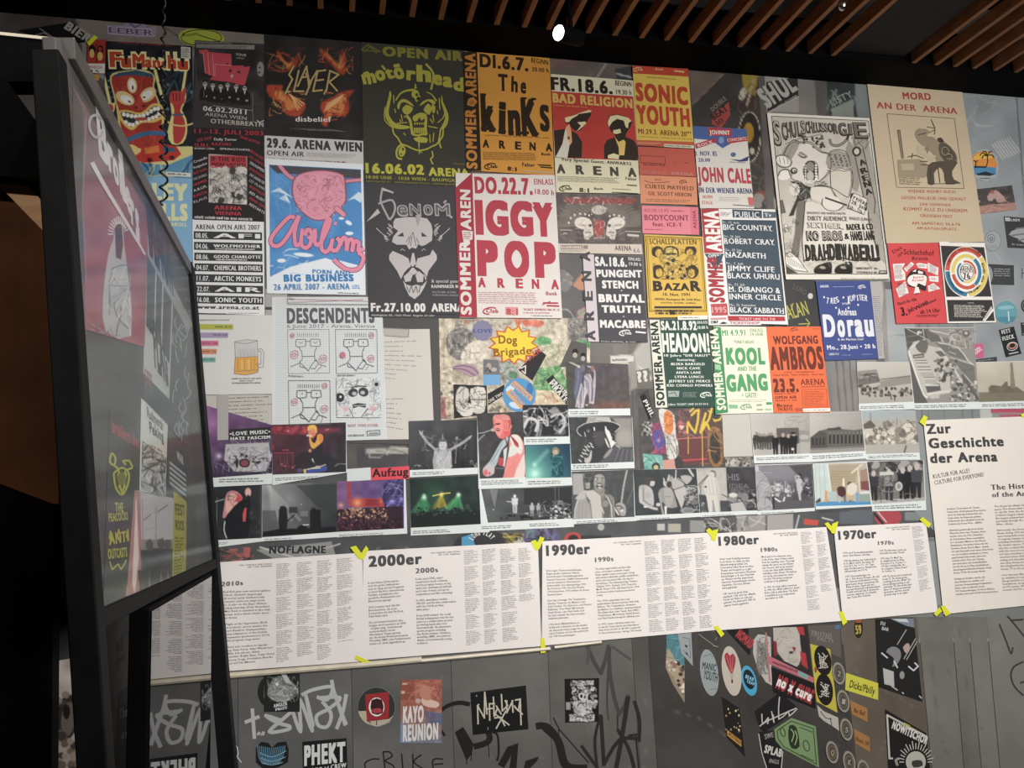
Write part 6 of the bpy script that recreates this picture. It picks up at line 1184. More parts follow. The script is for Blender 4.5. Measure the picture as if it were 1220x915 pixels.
def pf(c):
    c.re(318,500,12.45).f('403038').g(80,80,'55303a',1150,700,'36333a').n(90,.03).p([(90,90),(600,130),(1000,120),(1100,150),(900,200),(560,215),(100,210)],'8a3540',.8,2,40).bl(100,95,600,200,40,14,40,['a03c48','6a2832','b04a55'],3,.6).glow(315,168,30,'f0b0b0',1).l([(870,155),(920,140)],10,'d0a0a4').e(560,165,30,24,'d04a58',0,.8,20)
    c.l([(100,495),(400,490)],12,'a03c48').l([(230,450),(320,450)],14,'b04450').bl(80,380,130,430,4,16,26,['8a3540'],4)
    for x in (200,255,300,380): c.l([(x,500),(x+5,690)],6,'8a3f48')
    c.bl(190,660,450,720,10,8,20,['a8505a','3a2a30'],5).p([(420,560),(620,470),(620,700),(440,740)],'2f2a30',.8,2,30).e(490,750,50,30,'5a4868').glow(520,565,14,'c04050',.8)
    c.p([(640,470),(760,440),(900,520),(1160,660),(1160,770),(620,760),(615,600)],'2e2f34',1,0,16).p([(700,340),(830,350),(830,460),(740,450)],'2a2b30')
    c.p([(740,240),(790,208),(830,240),(835,300),(800,350),(740,400),(690,432),(650,400),(625,290),(640,240),(670,330),(720,330)],'dfa452',1,2).p([(780,220),(825,240),(830,300),(795,345),(770,300)],'e0803c',.8,2,20).p([(690,350),(715,240),(745,215),(735,300),(710,345)],'2a2024')
    c.p([(610,160),(640,120),(700,130),(730,180),(720,230),(660,270),(625,240)],'dd9070',1,2).p([(600,130),(625,85),(700,75),(740,120),(740,200),(715,160),(690,130),(640,140),(608,165)],'e8b858',1,2).p([(650,200),(700,190),(715,240),(670,280),(640,240)],'d87858',1,2).e(605,235,18,14,'dcdce0').e(645,240,26,20,'ecc0a0').l([(620,180),(650,178)],7,'7a3f30')
    c.e(640,460,22,26,'c8906a').p([(660,590),(680,570),(700,630),(712,650),(680,620)],'c9c0b8').p([(590,740),(740,700),(900,690),(880,760),(600,800)],'3c4f9a').p([(580,735),(720,700),(800,705),(790,722),(640,735),(600,745)],'d2cda0').p([(540,740),(580,730),(585,800),(550,800)],'c0b878').l([(730,690),(800,690),(870,668)],14,'d0b8a8',1,2).l([(1010,690),(1060,655),(1170,655)],7,'b5b8bc')
photo('red-lit photo of a blond singer crouching over a microphone',[(458,128),(888,114),(895,405),(462,478)],[(458,128),(888,114),(890,402),(462,418)],pf,[[(476,436),(750,422),(752,440),(478,456)]],3.6)
t=T('paper_strip','blank pale label strip left of the red Aufzug sign','paper',[(895,385),(1032,375),(1035,448),(895,456)],'cdd3d1',2.2)
def pf(c):
    c.f('2b2e31').n(50,.03).l([(140,550),(135,780)],4,'6a7276').l([(130,575),(180,560)],5,'9aa').p([(190,540),(215,512),(255,515),(288,550),(270,580),(240,610),(200,660),(172,668),(180,610)],'c0808a',1,2).p([(205,530),(240,525),(262,560),(230,620),(200,655),(190,590)],'d8a898',1,2).sc(200,520,270,600,20,14,4,['3a2a2e','e8d8c8','a85058'],4).p([(262,530),(290,550),(270,575),(240,575)],'c84850')
    c.p([(240,600),(300,560),(330,600),(320,780),(190,790),(170,700)],'1d1f22',1,2).e(320,520,18,26,'d8a8a0').l([(320,540),(330,600)],12,'1d1f22').p([(300,610),(312,610),(305,690),(290,690),(288,650)],'c85050').l([(185,690),(180,740),(195,785)],6,'c8d0d0',1,2).bl(330,640,395,780,8,6,14,['3a4042','26292c'],5).l([(390,490),(392,780)],6,'3f4448')
photo('photo of a long-haired singer in black, first in the lowest photo row',[(95,488),(400,478),(405,805),(95,845)],[(95,488),(400,478),(400,785),(95,800)],pf,[[(120,812),(205,806),(205,822),(120,828)]],3)
def pf(c):
    c.f('4a4d4e').g(420,480,'8a8e8e',800,740,'2f3234').n(60,.04)
    for x in (410,440,470,510,560): c.l([(440,480),(x+60,680)],14,'b0b4b4',.5,so=18)
    c.p([(600,480),(840,470),(840,640),(720,600)],'3a3d3f',.8).glow(560,560,120,'a8acac',.5).r(558,605,608,640,'35383a').r(622,628,668,660,'6a6e6f').p([(400,625),(480,625),(500,760),(400,780)],'4a4d4e',.7)
    c.p([(500,620),(520,600),(545,615),(548,700),(540,740),(500,740)],'1f2123',1,2).l([(545,690),(590,650)],7,'1a1b1d').p([(680,625),(740,620),(745,735),(680,738)],'1c1e20').e(700,622,14,12,'1c1e20').p([(490,735),(830,720),(835,760),(400,778),(410,750)],'1c1e20').e(635,735,30,24,'1a1b1d').e(515,745,24,16,'1a1b1d').l([(640,710),(672,708)],4,'d8dada').e(630,590,3,3,'ccc')
photo('black and white photo of musicians silhouetted in slanting light beams',[(400,478),(835,458),(838,780),(405,805)],[(400,478),(835,458),(838,750),(402,782)],pf,[[(415,790),(590,780),(592,800),(417,810)]],3)
def pf(c):
    c.f('4a2f4a').g(835,460,'7a5580',1200,620,'4a4078').n(40,.05).p([(892,458),(916,456),(922,600),(900,600)],'a04048').r(925,555,1110,605,'a83838').glow(955,580,60,'ffb080',.95).glow(860,595,30,'ffb080',.9).r(1005,560,1085,598,'8a3035').glow(1095,570,40,'e88070',.6).p([(1100,560),(1110,470),(1150,448),(1225,442),(1225,620),(1120,620)],'36305c').sc(1100,450,1225,540,30,30,5,['9a90b8','25204a','6a60a0'],3).glow(1160,572,40,'c0b8ff',.9).glow(1210,560,36,'b0a8ff',.9).sc(1120,560,1225,640,26,24,4,['7a70c8','d0c8ff','30285a'],4)
    c.p([(835,620),(1220,600),(1222,740),(838,750)],'33232c').bl(838,615,1130,680,150,3,7,['c8a080','8a6050','b08868','4a3038'],5).bl(838,670,1220,735,120,4,9,['2a1c26','4a2c38','5a3848'],6).glow(925,708,10,'ff6060',.9)
photo('photo of a crowd before a red and violet stage under the Aufzug sign',[(835,458),(1235,440),(1245,760),(838,782)],[(835,458),(1225,442),(1226,730),(838,750)],pf,[[(850,766),(1135,750),(1138,770),(852,784)]],3)
# red elevator sign
fr(450,470,4.88)
t=T('elevator_sign','red sign reading Aufzug in black above the violet stage photo','sign',[(-38,430),(182,416),(185,490),(-38,500)],'dc4a56',4.4)
t.part('lettering').text('Aufzug',-32,480,178,470,48,'2f2224',.035)
def pf(c):
    c.f('3c3d3f').g(180,160,'55565a',400,450,'2d2e30').n(50,.04)
    for k in range(12): c.l([(190+k*32,160),(190+k*32,430)],3,'4a4b4e',.5)
    c.p([(330,330),(350,310),(400,312),(425,330),(430,400),(425,430),(325,435)],'a8a8aa',1,2).sc(330,320,425,430,26,26,4,['7a7a7e','c8c8ca'],4)
    c.l([(340,325),(290,280),(250,225)],15,'9a9a9c').l([(415,325),(480,290),(535,250)],15,'9a9a9c').sc(260,240,335,325,14,12,3,['7a7a7c','b5b5b8'],8).sc(420,260,520,325,14,12,3,['7a7a7c','b5b5b8'],9)
    c.l([(252,228),(242,210)],5,'c0c0c0').l([(256,226),(262,212)],5,'c0c0c0').l([(535,250),(545,240)],5,'c0c0c0').e(378,290,26,30,'c0bfbf').p([(352,300),(350,270),(378,240),(404,270),(406,300),(396,275),(362,275)],'5a5a5c').l([(378,262),(378,232)],6,'8a8a8c').l([(356,300),(352,330)],8,'77777a').l([(402,300),(406,330)],8,'77777a').e(370,288,3,2,'333').e(386,288,3,2,'333').l([(372,304),(384,304)],2.5,'444')
    c.l([(460,262),(452,400)],4,'8a8a8c').e(460,252,7,9,'8a8a8c').e(232,415,20,6,'8a8a8c').bl(540,390,580,425,8,5,10,['77777a','222'],5).bl(190,415,310,435,14,4,8,['222','55565a'],6)
photo('grey photo of a hooded singer with both arms raised wide',[(178,158),(575,150),(582,462),(186,482)],[(178,158),(575,150),(580,425),(183,440)],pf,[[(200,452),(395,444),(396,464),(202,472)]],3.4)
def pf(c):
    c.re(566,488,10.39).f('403e40').n(60,.03)
    c.l([(30,296),(110,285),(215,245)],13,'8f9a9c',so=6).e(222,252,26,20,'b5a8a8').l([(118,310),(60,360),(30,400),(40,560),(48,860)],13,'8f9c9e',so=6)
    c.p([(430,330),(520,310),(580,370),(612,480),(612,850),(330,850),(350,700),(400,560),(420,480)],'d98c8a',1,2).p([(440,320),(520,312),(570,370),(590,470),(560,560),(480,470),(440,400)],'dcd3cb',1,2).p([(440,440),(500,460),(520,540),(430,590),(410,560)],'d3d0cc',1,2).p([(420,600),(520,560),(560,620),(480,720),(400,760),(370,700)],'e08480',1,2).p([(560,640),(612,560),(612,850),(480,850)],'dfc8bf',1,2).p([(390,740),(500,660),(470,850),(350,850)],'dd7f7d',1,2).p([(450,330),(530,410),(540,470),(490,440)],'c4494c',1,2).l([(435,320),(480,380),(530,430)],12,'5a3238')
    c.p([(320,400),(400,330),(410,380),(360,480),(300,620),(240,720),(200,800),(130,800),(110,720),(180,640),(250,520)],'a3b0b4',1,2).l([(340,430),(270,540),(200,650)],10,'7d8d92').l([(390,360),(310,500),(260,610)],8,'c9d2d4').p([(100,730),(150,690),(230,690),(235,790),(150,830),(100,800)],'bcb0b2',1,2).e(130,780,28,40,'d06a6e').e(180,790,14,20,'c0565c')
    c.p([(330,500),(400,440),(420,500),(370,720),(340,850),(230,850),(280,640)],'3d3c40',1,2).p([(350,500),(400,460),(385,600),(365,710),(345,700),(355,600)],'c2cacc').p([(290,600),(350,605),(345,700),(285,680)],'b8444a',1,2).l([(260,725),(380,730)],6,'8a8a8c').l([(372,345),(392,420)],14,'55585c')
    c.p([(225,110),(250,80),(330,62),(410,75),(440,130),(440,230),(410,320),(340,360),(290,345),(262,300),(245,270),(228,215),(250,200),(225,180)],'d9706c',1,2).p([(250,120),(330,110),(345,200),(330,300),(290,335),(262,290),(240,215),(252,195)],'e28a80',1,2)
    c.p([(218,110),(240,72),(320,58),(400,66),(438,110),(435,175),(410,130),(340,100),(260,112),(228,140)],'cf8079',1,2).sc(230,66,425,118,26,26,6,['e8b0a4','a8504e'],3).p([(405,130),(438,120),(436,240),(420,220)],'b85a58')
    c.p([(250,170),(300,165),(320,178),(290,190),(255,188)],'6a3436').p([(265,225),(300,235),(310,258),(280,270),(262,255)],'7a2c30',1,2).l([(268,240),(298,246)],7,'ead6cc').p([(228,195),(222,225),(250,232)],'dd8a82')
    c.p([(350,240),(370,205),(430,230),(440,300),(410,335),(365,320)],'d95a58',1,2)
    for x0,x1,y1 in ((362,345,185),(382,375,170),(402,408,175),(425,450,200)): c.l([(x0,260),(x1,y1)],17,'e0837c').l([(x0+10,250),(x1+12,y1+12)],4,'9c3438')
    c.l([(365,345),(350,370)],20,'c9504f')
photo('tall photo of a singer in red light with guitar, hand by the ear',[(576,112),(842,100),(862,540),(585,550)],[(576,112),(842,100),(858,480),(592,490)],pf,[[(600,500),(845,492),(845,520),(602,530)]],4,.65,caps=3)
def pf(c): c.f('2b2b2d').bl(850,90,1100,240,34,10,24,['5a5a5c','3c3c3e','77777a','1d1d1f'],3).sc(850,80,1105,240,50,24,8,['c8c8c8','8a8a8c','2b2b2d','e0e0e0'],4).l([(850,190),(880,140),(930,160),(920,210)],18,'c0c0c0',1,3).l([(1010,130),(1060,110),(1090,160),(1060,220)],14,'b5b5b5',1,3).l([(940,70),(960,100)],4,'d0d0d0').l([(845,100),(870,95)],6,'d8d8d8').l([(845,125),(868,130)],6,'d8d8d8').p([(1000,90),(1050,85),(1060,110),(1010,115)],'8a8a8c').p([(960,190),(1020,180),(1030,235),(950,238)],'2a2a2c')
photo('blurred grey photo of tangled hands and instruments, right of the red-lit singer',[(842,62),(1104,60),(1115,286),(850,294)],[(842,62),(1104,60),(1110,244),(848,248)],pf,[[(860,258),(1045,254),(1046,278),(861,280)]],4.4)
def pf(c):
    c.f('2a5a62').g(860,480,'5aa89a',1100,320,'1e3a50').glow(910,460,150,'8fd8c0',.8).glow(915,460,60,'d8fff0',.8).glow(912,408,24,'eafff8',.9).l([(912,408),(985,330)],22,'8ac8b8',.5,so=20)
    c.p([(1005,380),(1010,350),(1050,345),(1075,390),(1078,470),(1010,475),(1020,420)],'1f4a55',1,2).sc(1010,360,1075,470,24,18,5,['3a7a82','163038','5aa0a8'],4).e(1036,330,18,20,'b5a890').p([(1016,330),(1020,310),(1040,306),(1056,325),(1050,345),(1040,320)],'8a7a60',1,2).e(1022,345,9,14,'a89a88').l([(1008,340),(1020,350)],6,'222')
photo('turquoise-lit photo of a singer gripping a microphone',[(856,296),(1116,288),(1130,528),(862,540)],[(856,296),(1116,288),(1124,482),(862,488)],pf,[[(870,502),(1070,498),(1072,520),(872,528)]],4.5)
def pf(c):
    c.f('25322f').n(40,.03).glow(330,590,170,'2f6a4a',.6)
    for x0,cc,xs in ((270,'5fc07a',(190,230,280,320)),(370,'d8b83a',(325,350,400)),(470,'6fd08a',(350,400,440,495))):
        for x in xs: c.l([(x0,585),(x,700 if cc != 'd8b83a' else 660)],12,cc,.45,so=16)
    c.p([(268,590),(305,680),(240,680)],'3a9a5a',.6).p([(372,575),(400,650),(330,668)],'c0a030',.5).p([(470,580),(498,655),(400,665)],'3a9a5a',.5).l([(190,750),(240,640)],8,'5fc07a',.6,so=14).l([(340,750),(440,620)],8,'5fc07a',.5,so=14).glow(270,598,28,'f0fff0',1).glow(470,582,26,'e8fff0',1).glow(372,580,24,'fff0a0',1).l([(320,590),(372,578),(420,572)],5,'f0d860')
    c.p([(190,690),(560,665),(840,700),(845,760),(190,775)],'1d2624').bl(190,660,560,700,60,3,8,['1a2220','2f4a40'],5).e(522,650,14,14,'35423e').glow(642,700,7,'e0e0e0',.8).glow(495,662,4,'fff',.8)
photo('photo of green and yellow spotlight beams over a dark stage',[(186,490),(590,475),(650,800),(192,820)],[(186,490),(590,472),(660,750),(192,775)],pf,[[(202,792),(430,780),(431,802),(204,812)]],2.8)
def pf(c):
    c.f('35373a').g(650,550,'55585a',1130,700,'2a2c2e').n(40,.03).p([(650,550),(700,550),(680,660)],'8a8d8f',.6).r(850,545,1125,640,'303234')
    for x in (1030,1052): c.l([(x,540),(x+4,640)],3,'77777a')
    c.fig(797,690,110,'a8aaac','c8cacc','d0d0d0').l([(790,625),(752,622)],6,'b0b2b4').l([(800,690),(808,640)],7,'b0b2b4').bl(1000,650,1120,720,70,4,9,['b5b5b8','4a4c4e','d0d0d2','1f2022'],4)
    c.fig(897,708,80,'8a8c8e','a8aaac','b8b8ba').fig(935,706,76,'6a6c6e','a0a2a4','b8b8ba').sc(940,620,1120,710,60,16,5,['c8cacc','5a5c5e','8a8c8e','222426'],5).l([(690,690),(870,695),(1130,720)],4,'5a5c5e').bl(700,700,900,725,20,4,8,['1d1e20'],6).glow(673,670,8,'fff',.9).glow(645,703,5,'ddd',.9).p([(850,690),(880,685),(870,700)],'9a9c9e')
photo('grey photo of a stage with one white-clad guitarist and crowded risers',[(590,545),(1130,535),(1140,770),(600,795)],[(600,550),(1128,535),(1135,720),(640,745)],pf,[[(602,765),(788,757),(789,777),(604,785)],[(880,750),(1058,742),(1059,764),(882,770)]],3)
fr(660,370,4.814)
def pf(c):
    c.re(672,425,14.08).f('4a4748').g(540,130,'524c52',1060,760,'55504c').p([(30,120),(250,120),(240,880),(60,880)],'44463f',.8,0,40).e(800,820,330,70,'7a5048',0,.8,90).n(60,.03)
    c.p([(180,200),(300,190),(300,420),(250,600),(220,800),(180,700),(160,560),(190,400)],'5c6076',1,2,20).l([(240,230),(235,400),(190,620)],14,'8287a0',.8,3,16)
    c.p([(340,320),(430,290),(480,400),(520,300),(530,520),(500,700),(500,790),(440,780),(400,620),(350,700),(330,860),(230,860),(200,780),(260,600),(300,440),(340,560)],'8e8890',1,2,16)
    for P in ([(350,330),(430,420),(440,620),(430,780)],[(430,300),(490,480),(510,560),(490,780)],[(340,420),(350,560),(320,840)],[(290,460),(230,700),(200,840)],[(400,160),(480,190),(515,270),(515,500)],[(330,520),(380,560),(340,700)],[(240,740),(250,850)],[(300,560),(300,850)]): c.l(P,20,'c5c0c6',.9,3,14)
    for P in ([(290,560),(285,780)],[(380,640),(370,800)],[(470,360),(480,560),(470,740)],[(320,300),(330,520)]): c.l(P,14,'4a484e',.9,3,10)
    c.p([(280,150),(340,140),(350,230),(310,260),(280,220)],'6a6670',1,2).e(480,200,28,50,'8a6a60').l([(0,30),(120,100),(220,150)],30,'a8a596').e(245,165,26,26,'b5b0ac').e(380,810,20,14,'c5bdb8').e(470,770,24,14,'c5bdb8')
photo('dim photo of two dancers in flowing pale robes, below the green corner',[(66,300),(420,310),(436,602),(82,606)],[(66,296),(420,308),(434,562),(80,566)],pf,[[(90,576),(260,574),(261,598),(92,598)]],4.6)
def pf(c):
    c.re(675,495,14.88).f('3f4243').n(60,.03).p([(800,40),(1150,40),(1170,560),(900,560),(860,380),(930,200)],'8c8782',1,0,40).e(1030,400,160,150,'a39f98',0,.7,120)
    c.p([(350,130),(385,30),(760,30),(800,110),(600,90)],'b0aca6',1,0).p([(370,120),(400,50),(520,40),(520,95)],'8f8b86',.7)
    c.p([(185,270),(215,195),(330,140),(560,105),(780,108),(940,180),(945,220),(850,300),(700,330),(320,350),(250,360)],'333436',1,2).l([(260,360),(200,310),(190,240),(250,185),(360,135),(600,105),(790,112),(930,170),(940,215),(860,290)],13,'c5c2bc',1,3,8)
    c.p([(330,340),(500,300),(700,300),(720,480),(700,640),(560,830),(300,850),(440,640)],'3a3a3c',1,2).p([(490,300),(640,280),(690,420),(640,540),(560,560),(500,480)],'4a4849',1,2,30)
    for x,y,a in ((345,560,60),(320,615,60),(295,670,55),(270,720,50),(390,545,60),(375,610,60),(350,680,60),(430,500,50),(455,550,40),(345,770,40),(240,800,70)): c.l([(x-18,y-12),(x+20,y+16)],19,'c9c7c2',1,0,8)
    c.l([(320,300),(335,370)],13,'d5d3ce').l([(490,215),(495,260)],22,'d8d6d1').l([(485,280),(485,370)],5,'8a8a8a').e(385,270,34,30,'5a5a5c').e(385,285,10,10,'a5a3a0').l([(470,385),(550,360)],6,'77757a')
    c.p([(685,190),(700,195),(720,250),(760,280),(830,450),(880,480),(830,530),(790,580),(760,470),(710,360),(680,260)],'d8d5ce',1,2).p([(680,400),(710,430),(760,560),(745,570),(700,490)],'cfccc6',1,2).bl(800,340,860,440,8,12,20,['33343a'],3)
    c.p([(430,620),(450,640),(440,760),(400,840),(330,840),(320,770),(390,740)],'b5b2ad',1,2).p([(650,740),(760,600),(820,590),(760,700),(700,760)],'8f8d8a',1,2).p([(860,520),(950,580),(1180,590),(1190,830),(560,840),(760,700)],'55555a',1,0)
    for k in range(8): c.l([(800+k*50,830),(900+k*36,600)],12,'77767a' if k % 2 else '44444a',.8,0,14)
    c.l([(870,520),(950,585)],12,'c0beb8')
photo('grey close-up photo of a person in a wide-brimmed hat with braids',[(82,608),(446,612),(460,905),(95,915)],[(82,612),(444,612),(455,868),(98,880)],pf,[[(108,886),(312,880),(314,902),(110,908)]],4.2)
t=T('wall_film_label','small white label reading BAMSHABALL on the film right of the dancers photo','label',[(324,266),(456,262),(456,292),(326,304)],'c8c5be',1.2);t.part('lettering').text('BAMSHABALL',334,292,424,288,15,'333',.06)
fr(660,480,5.083)
def pf(c):
    c.re(678,558,14.29).f('4a4e4e').n(70,.025).p([(60,90),(260,90),(270,440),(70,450)],'a19f9b').l([(240,100),(265,440)],14,'3a3c3c').e(300,190,50,60,'4a4c4c').p([(280,250),(360,240),(360,340),(285,350)],'a09d98').sc(270,80,420,360,14,50,12,['3a3b3c','8a8884'],3)
    c.l([(985,40),(930,300),(890,600)],30,'a3a19d',1,3,8).l([(1100,320),(985,600)],13,'6f706f').l([(1080,50),(1130,360)],9,'6a6b6a')
    c.p([(80,870),(90,700),(130,540),(170,520),(290,500),(380,680),(390,870)],'9c9a97',1,0).p([(100,520),(200,410),(280,370),(340,470),(290,500),(220,530)],'b0aeaa',1,2).p([(280,380),(420,370),(540,470),(560,640),(570,860),(400,860),(370,640)],'bbb8b2',1,0).p([(330,480),(380,640),(385,860),(360,700)],'77767a',.8).l([(285,440),(300,500),(370,560)],12,'6f6e6f',1,2).l([(90,860),(100,700),(150,550)],12,'c5c3be')
    for x in (180,240,300): c.l([(x,560),(x-20,850)],26,'8a8886',.6,0,30)
    c.p([(540,500),(600,440),(700,440),(770,500),(780,820),(570,850),(550,640)],'77756f',1,0).p([(590,540),(660,520),(700,700),(680,840),(600,840)],'5f5e5c',1,2).l([(650,480),(720,640),(730,830)],18,'c9c6c0').l([(540,640),(590,760)],22,'bfbcb6').l([(700,470),(760,560),(770,820)],16,'8f8d89').e(620,600,50,60,'8a8884')
    c.p([(415,330),(460,400),(560,410),(610,340),(590,480),(540,480)],'8a8782',1,2)
    c.p([(420,180),(430,110),(500,85),(580,100),(610,180),(605,290),(580,380),(520,412),(460,390),(425,310)],'8b8883',1,2).p([(410,190),(415,90),(470,45),(580,50),(625,130),(620,200),(590,120),(520,95),(440,120),(425,200)],'4c4a4a',1,2).e(505,140,60,30,'a5a29c',0,.8,20)
    c.e(470,185,26,15,'d5d2cc').e(555,185,24,14,'d0cdc7').e(480,186,11,13,'2a2a2b').e(558,186,10,12,'2a2a2b').l([(440,160),(495,158)],9,'3a3938').l([(535,158),(590,166)],9,'3a3938').p([(505,190),(490,240),(520,252),(545,240),(528,195)],'9f9c96').l([(480,245),(550,246)],9,'4a4847')
    c.e(520,305,52,46,'3a3837').e(518,283,36,10,'e2dfd8').e(520,330,34,20,'b5b0aa').l([(440,270),(470,330)],7,'5a5856').l([(595,270),(575,330)],7,'5a5856').e(440,260,14,30,'a8a59f',0,.7)
    c.e(640,400,36,42,'55534f').l([(620,440),(625,490)],14,'9a9894')
    c.p([(780,640),(830,590),(900,585),(960,640),(970,760),(940,810),(860,800),(790,740)],'9f9c97',1,2).l([(800,640),(870,640),(920,680)],16,'3f3e3e').l([(790,700),(840,790)],16,'d5d2cc').e(900,720,26,20,'d0cdc7').e(880,690,16,10,'3f3e3e').l([(770,620),(870,790)],11,'4a4848')
photo('grey photo of a wide-eyed singer in a loose coat',[(105,412),(478,405),(498,715),(112,735)],[(105,416),(478,405),(486,690),(112,705)],pf,[[(135,716),(390,702),(391,720),(136,734)]],3.1)
def pf(c):
    c.re(755,555,10.61).f('3c4042').n(60,.02)
    c.p([(65,280),(80,250),(150,240),(220,280),(250,360),(255,500),(180,520),(120,480),(70,460)],'a5a3a0',1,2).p([(150,270),(220,290),(245,400),(240,490),(190,480),(140,380)],'b3b1ad',1,2).l([(85,300),(95,450),(200,520),(290,545)],34,'b5b3b0',1,2).l([(122,280),(125,440),(220,500)],7,'5a5a5c').e(180,370,34,44,'9a9895',0,.6,24).e(230,215,38,44,'b8b5b0').p([(150,230),(130,180),(170,150),(240,150),(270,190),(215,190),(200,250)],'4a4644',1,2).l([(215,185),(270,188)],10,'2f2e2f').e(150,518,26,12,'d5d3cf').e(310,490,26,24,'c0bebb')
    c.p([(310,350),(340,290),(400,270),(480,290),(540,420),(550,520),(430,530),(380,470),(330,440)],'918f8b',1,2).p([(380,290),(470,300),(500,400),(470,510),(410,500)],'a3a09b',1,2).l([(330,340),(345,480),(375,620)],24,'9c9a96',1,2).p([(370,230),(380,180),(420,200),(470,130),(500,150),(480,270),(430,290),(400,270)],'9a9894',1,2).e(450,235,34,40,'3f3d3d').l([(380,160),(395,250)],16,'c5c3be').l([(450,120),(430,180)],20,'bfbdb8').l([(395,390),(470,385)],7,'6a6866').p([(388,510),(420,510),(415,620),(395,620)],'dddbd6')
    c.p([(510,310),(560,290),(650,260),(660,360),(640,440),(600,545),(560,440)],'b3b0ab',1,2).p([(490,170),(560,150),(630,200),(640,250),(560,290),(490,290)],'aaa7a2',1,2).l([(530,150),(600,190),(650,240),(590,275),(510,300)],9,'4a4848',1,2).l([(530,160),(535,55)],13,'c5c3be').p([(590,130),(690,120),(740,160),(680,230),(640,210)],'a8a5a0',1,2).l([(690,30),(750,125)],26,'b5b3ae').p([(500,320),(560,440),(600,540),(550,500)],'3f3f40',1,0)
    c.sc(660,250,820,400,40,34,10,['c5c3be','55555a','8f8d8a'],4,.8).sc(640,380,830,560,40,34,10,['8a8886','333538','b5b3b0'],5,.8).e(680,565,90,40,'8f8f90').e(690,565,60,26,'77787a').bl(700,400,800,480,8,16,34,['6f6e6d','9a9895','44464a'],6)
photo('black and white photo of bare-chested punk musicians around a drum kit',[(480,405),(862,396),(886,690),(496,712)],[(480,405),(860,398),(880,665),(490,684)],pf,[[(520,700),(725,690),(726,708),(521,718)]],3.15)
def pf(c):
    c.re(755,555,10.61).f('a5a29d').p([(780,70),(1150,20),(1180,440),(800,360)],'b0ada7').p([(800,360),(920,370),(960,600),(810,610)],'44474a').p([(1090,440),(1200,440),(1210,600),(1100,600)],'44474a').n(50,.02)
    c.p([(890,160),(950,130),(1040,150),(1080,260),(1075,420),(1080,590),(1040,590),(1000,430),(990,590),(950,590),(920,400),(890,300)],'c6c3bc',1,0).l([(950,360),(1050,360)],6,'9a9894').p([(1040,180),(1090,300),(1080,470),(1060,460)],'b9b6b0',1,2)
    for x in (900,940,985,1030): c.l([(x,170),(x+24,340)],14,'aca9a3',.7,0,16)
    c.l([(1000,440),(1020,590)],14,'77757a',.8).e(1000,95,42,46,'c0bcb5').p([(960,70),(1000,50),(1040,80),(1040,140),(1020,140),(1020,90)],'77736e',1,2).l([(935,120),(800,260)],11,'3f4042').l([(940,125),(830,270)],6,'3f4042').l([(845,260),(850,590)],9,'4a4c4e').e(910,265,16,10,'2f2f30').l([(1115,360),(1190,400)],9,'2f2f30').bl(860,440,900,590,8,14,26,['9a9894','55585a'],4)
photo('pale photo of a figure in white singing into a microphone stand',[(862,396),(1040,392),(1056,682),(884,692)],[(862,396),(1040,392),(1052,658),(882,665)],pf,[[(895,682),(1105,670),(1106,688),(896,698)]],3.2)
def pf(c): c.f('3f3e40').n(30,.04).bl(1045,540,1220,620,40,8,18,['77757a','9a9896','4a4a4c','2c2c2e'],4).sc(1070,600,1220,655,40,16,6,['c0beba','5a5a5c','2a2a2c'],5).e(1085,575,24,26,'8a8684').e(1155,570,24,26,'7d7a78').e(1085,558,26,14,'c8c5c0').p([(1070,610),(1140,600),(1170,655),(1075,658)],'b0adab')
photo('dark photo of packed faces under scrawled graffiti letters',[(1040,392),(1240,385),(1255,672),(1056,682)],[(1040,392),(1238,386),(1246,650),(1052,658)],pf,[],3.25)
THINGS[-1].part('graffiti_lettering').text('HIS',1050,470,1120,470,40,'77757a',.0).text('IDEA',1060,520,1180,520,30,'6a686c',.0).text('NICHT',1070,545,1210,550,24,'6a686c',.0)
fr(860,460,4.692)
def pf(c):
    c.re(895,550,8.414).f('5f5d60').g(100,40,'77747a',600,460,'3f3e42').n(50,.03).e(300,110,240,90,'8a878c',0,.7,80).p([(380,40),(600,30),(635,450),(520,440),(520,200)],'4a494d',1,0,20)
    c.p([(40,110),(90,90),(160,170),(215,300),(210,350),(140,350),(60,400)],'9c9a9c',1,2).p([(60,400),(130,360),(190,390),(215,480),(70,485)],'a3a1a2',1,2).sc(50,110,200,470,26,50,8,['77757a','c0bec0'],3,.7).e(55,70,22,30,'b5b3b4').p([(215,300),(235,300),(235,470),(215,470)],'333336').l([(240,370),(310,410),(335,360)],16,'d0ced0',1,2)
    c.bl(200,230,420,340,60,9,20,['a8a6a8','5a585c','c5c3c4','6a686c'],4)
    for x in range(230,400,22): c.l([(x,300),(x+(x % 7)*2-6,200+(x % 5)*12)],9,'b0aeb0',.9)
    c.p([(455,180),(480,165),(512,190),(515,280),(495,325),(505,400),(485,400),(470,320),(455,260)],'b3b1b2',1,2).e(478,135,18,24,'b8b5b6').p([(462,130),(480,105),(510,130),(515,165),(495,150)],'3a393c',1,2).l([(450,200),(440,150),(462,140)],10,'b3b1b2').p([(240,440),(300,400),(620,380),(635,460),(240,480)],'55545a',1,0).bl(520,150,610,380,22,10,24,['3a393d','5f5e62','8a888c'],6).l([(550,255),(580,270)],8,'d0ced0')
photo('black and white photo of a crowd reaching towards a singer crouched on stage',[(182,440),(500,432),(518,698),(198,720)],[(182,444),(500,434),(515,680),(196,698)],pf,[[(218,708),(410,698),(411,714),(220,722)]],3.3)
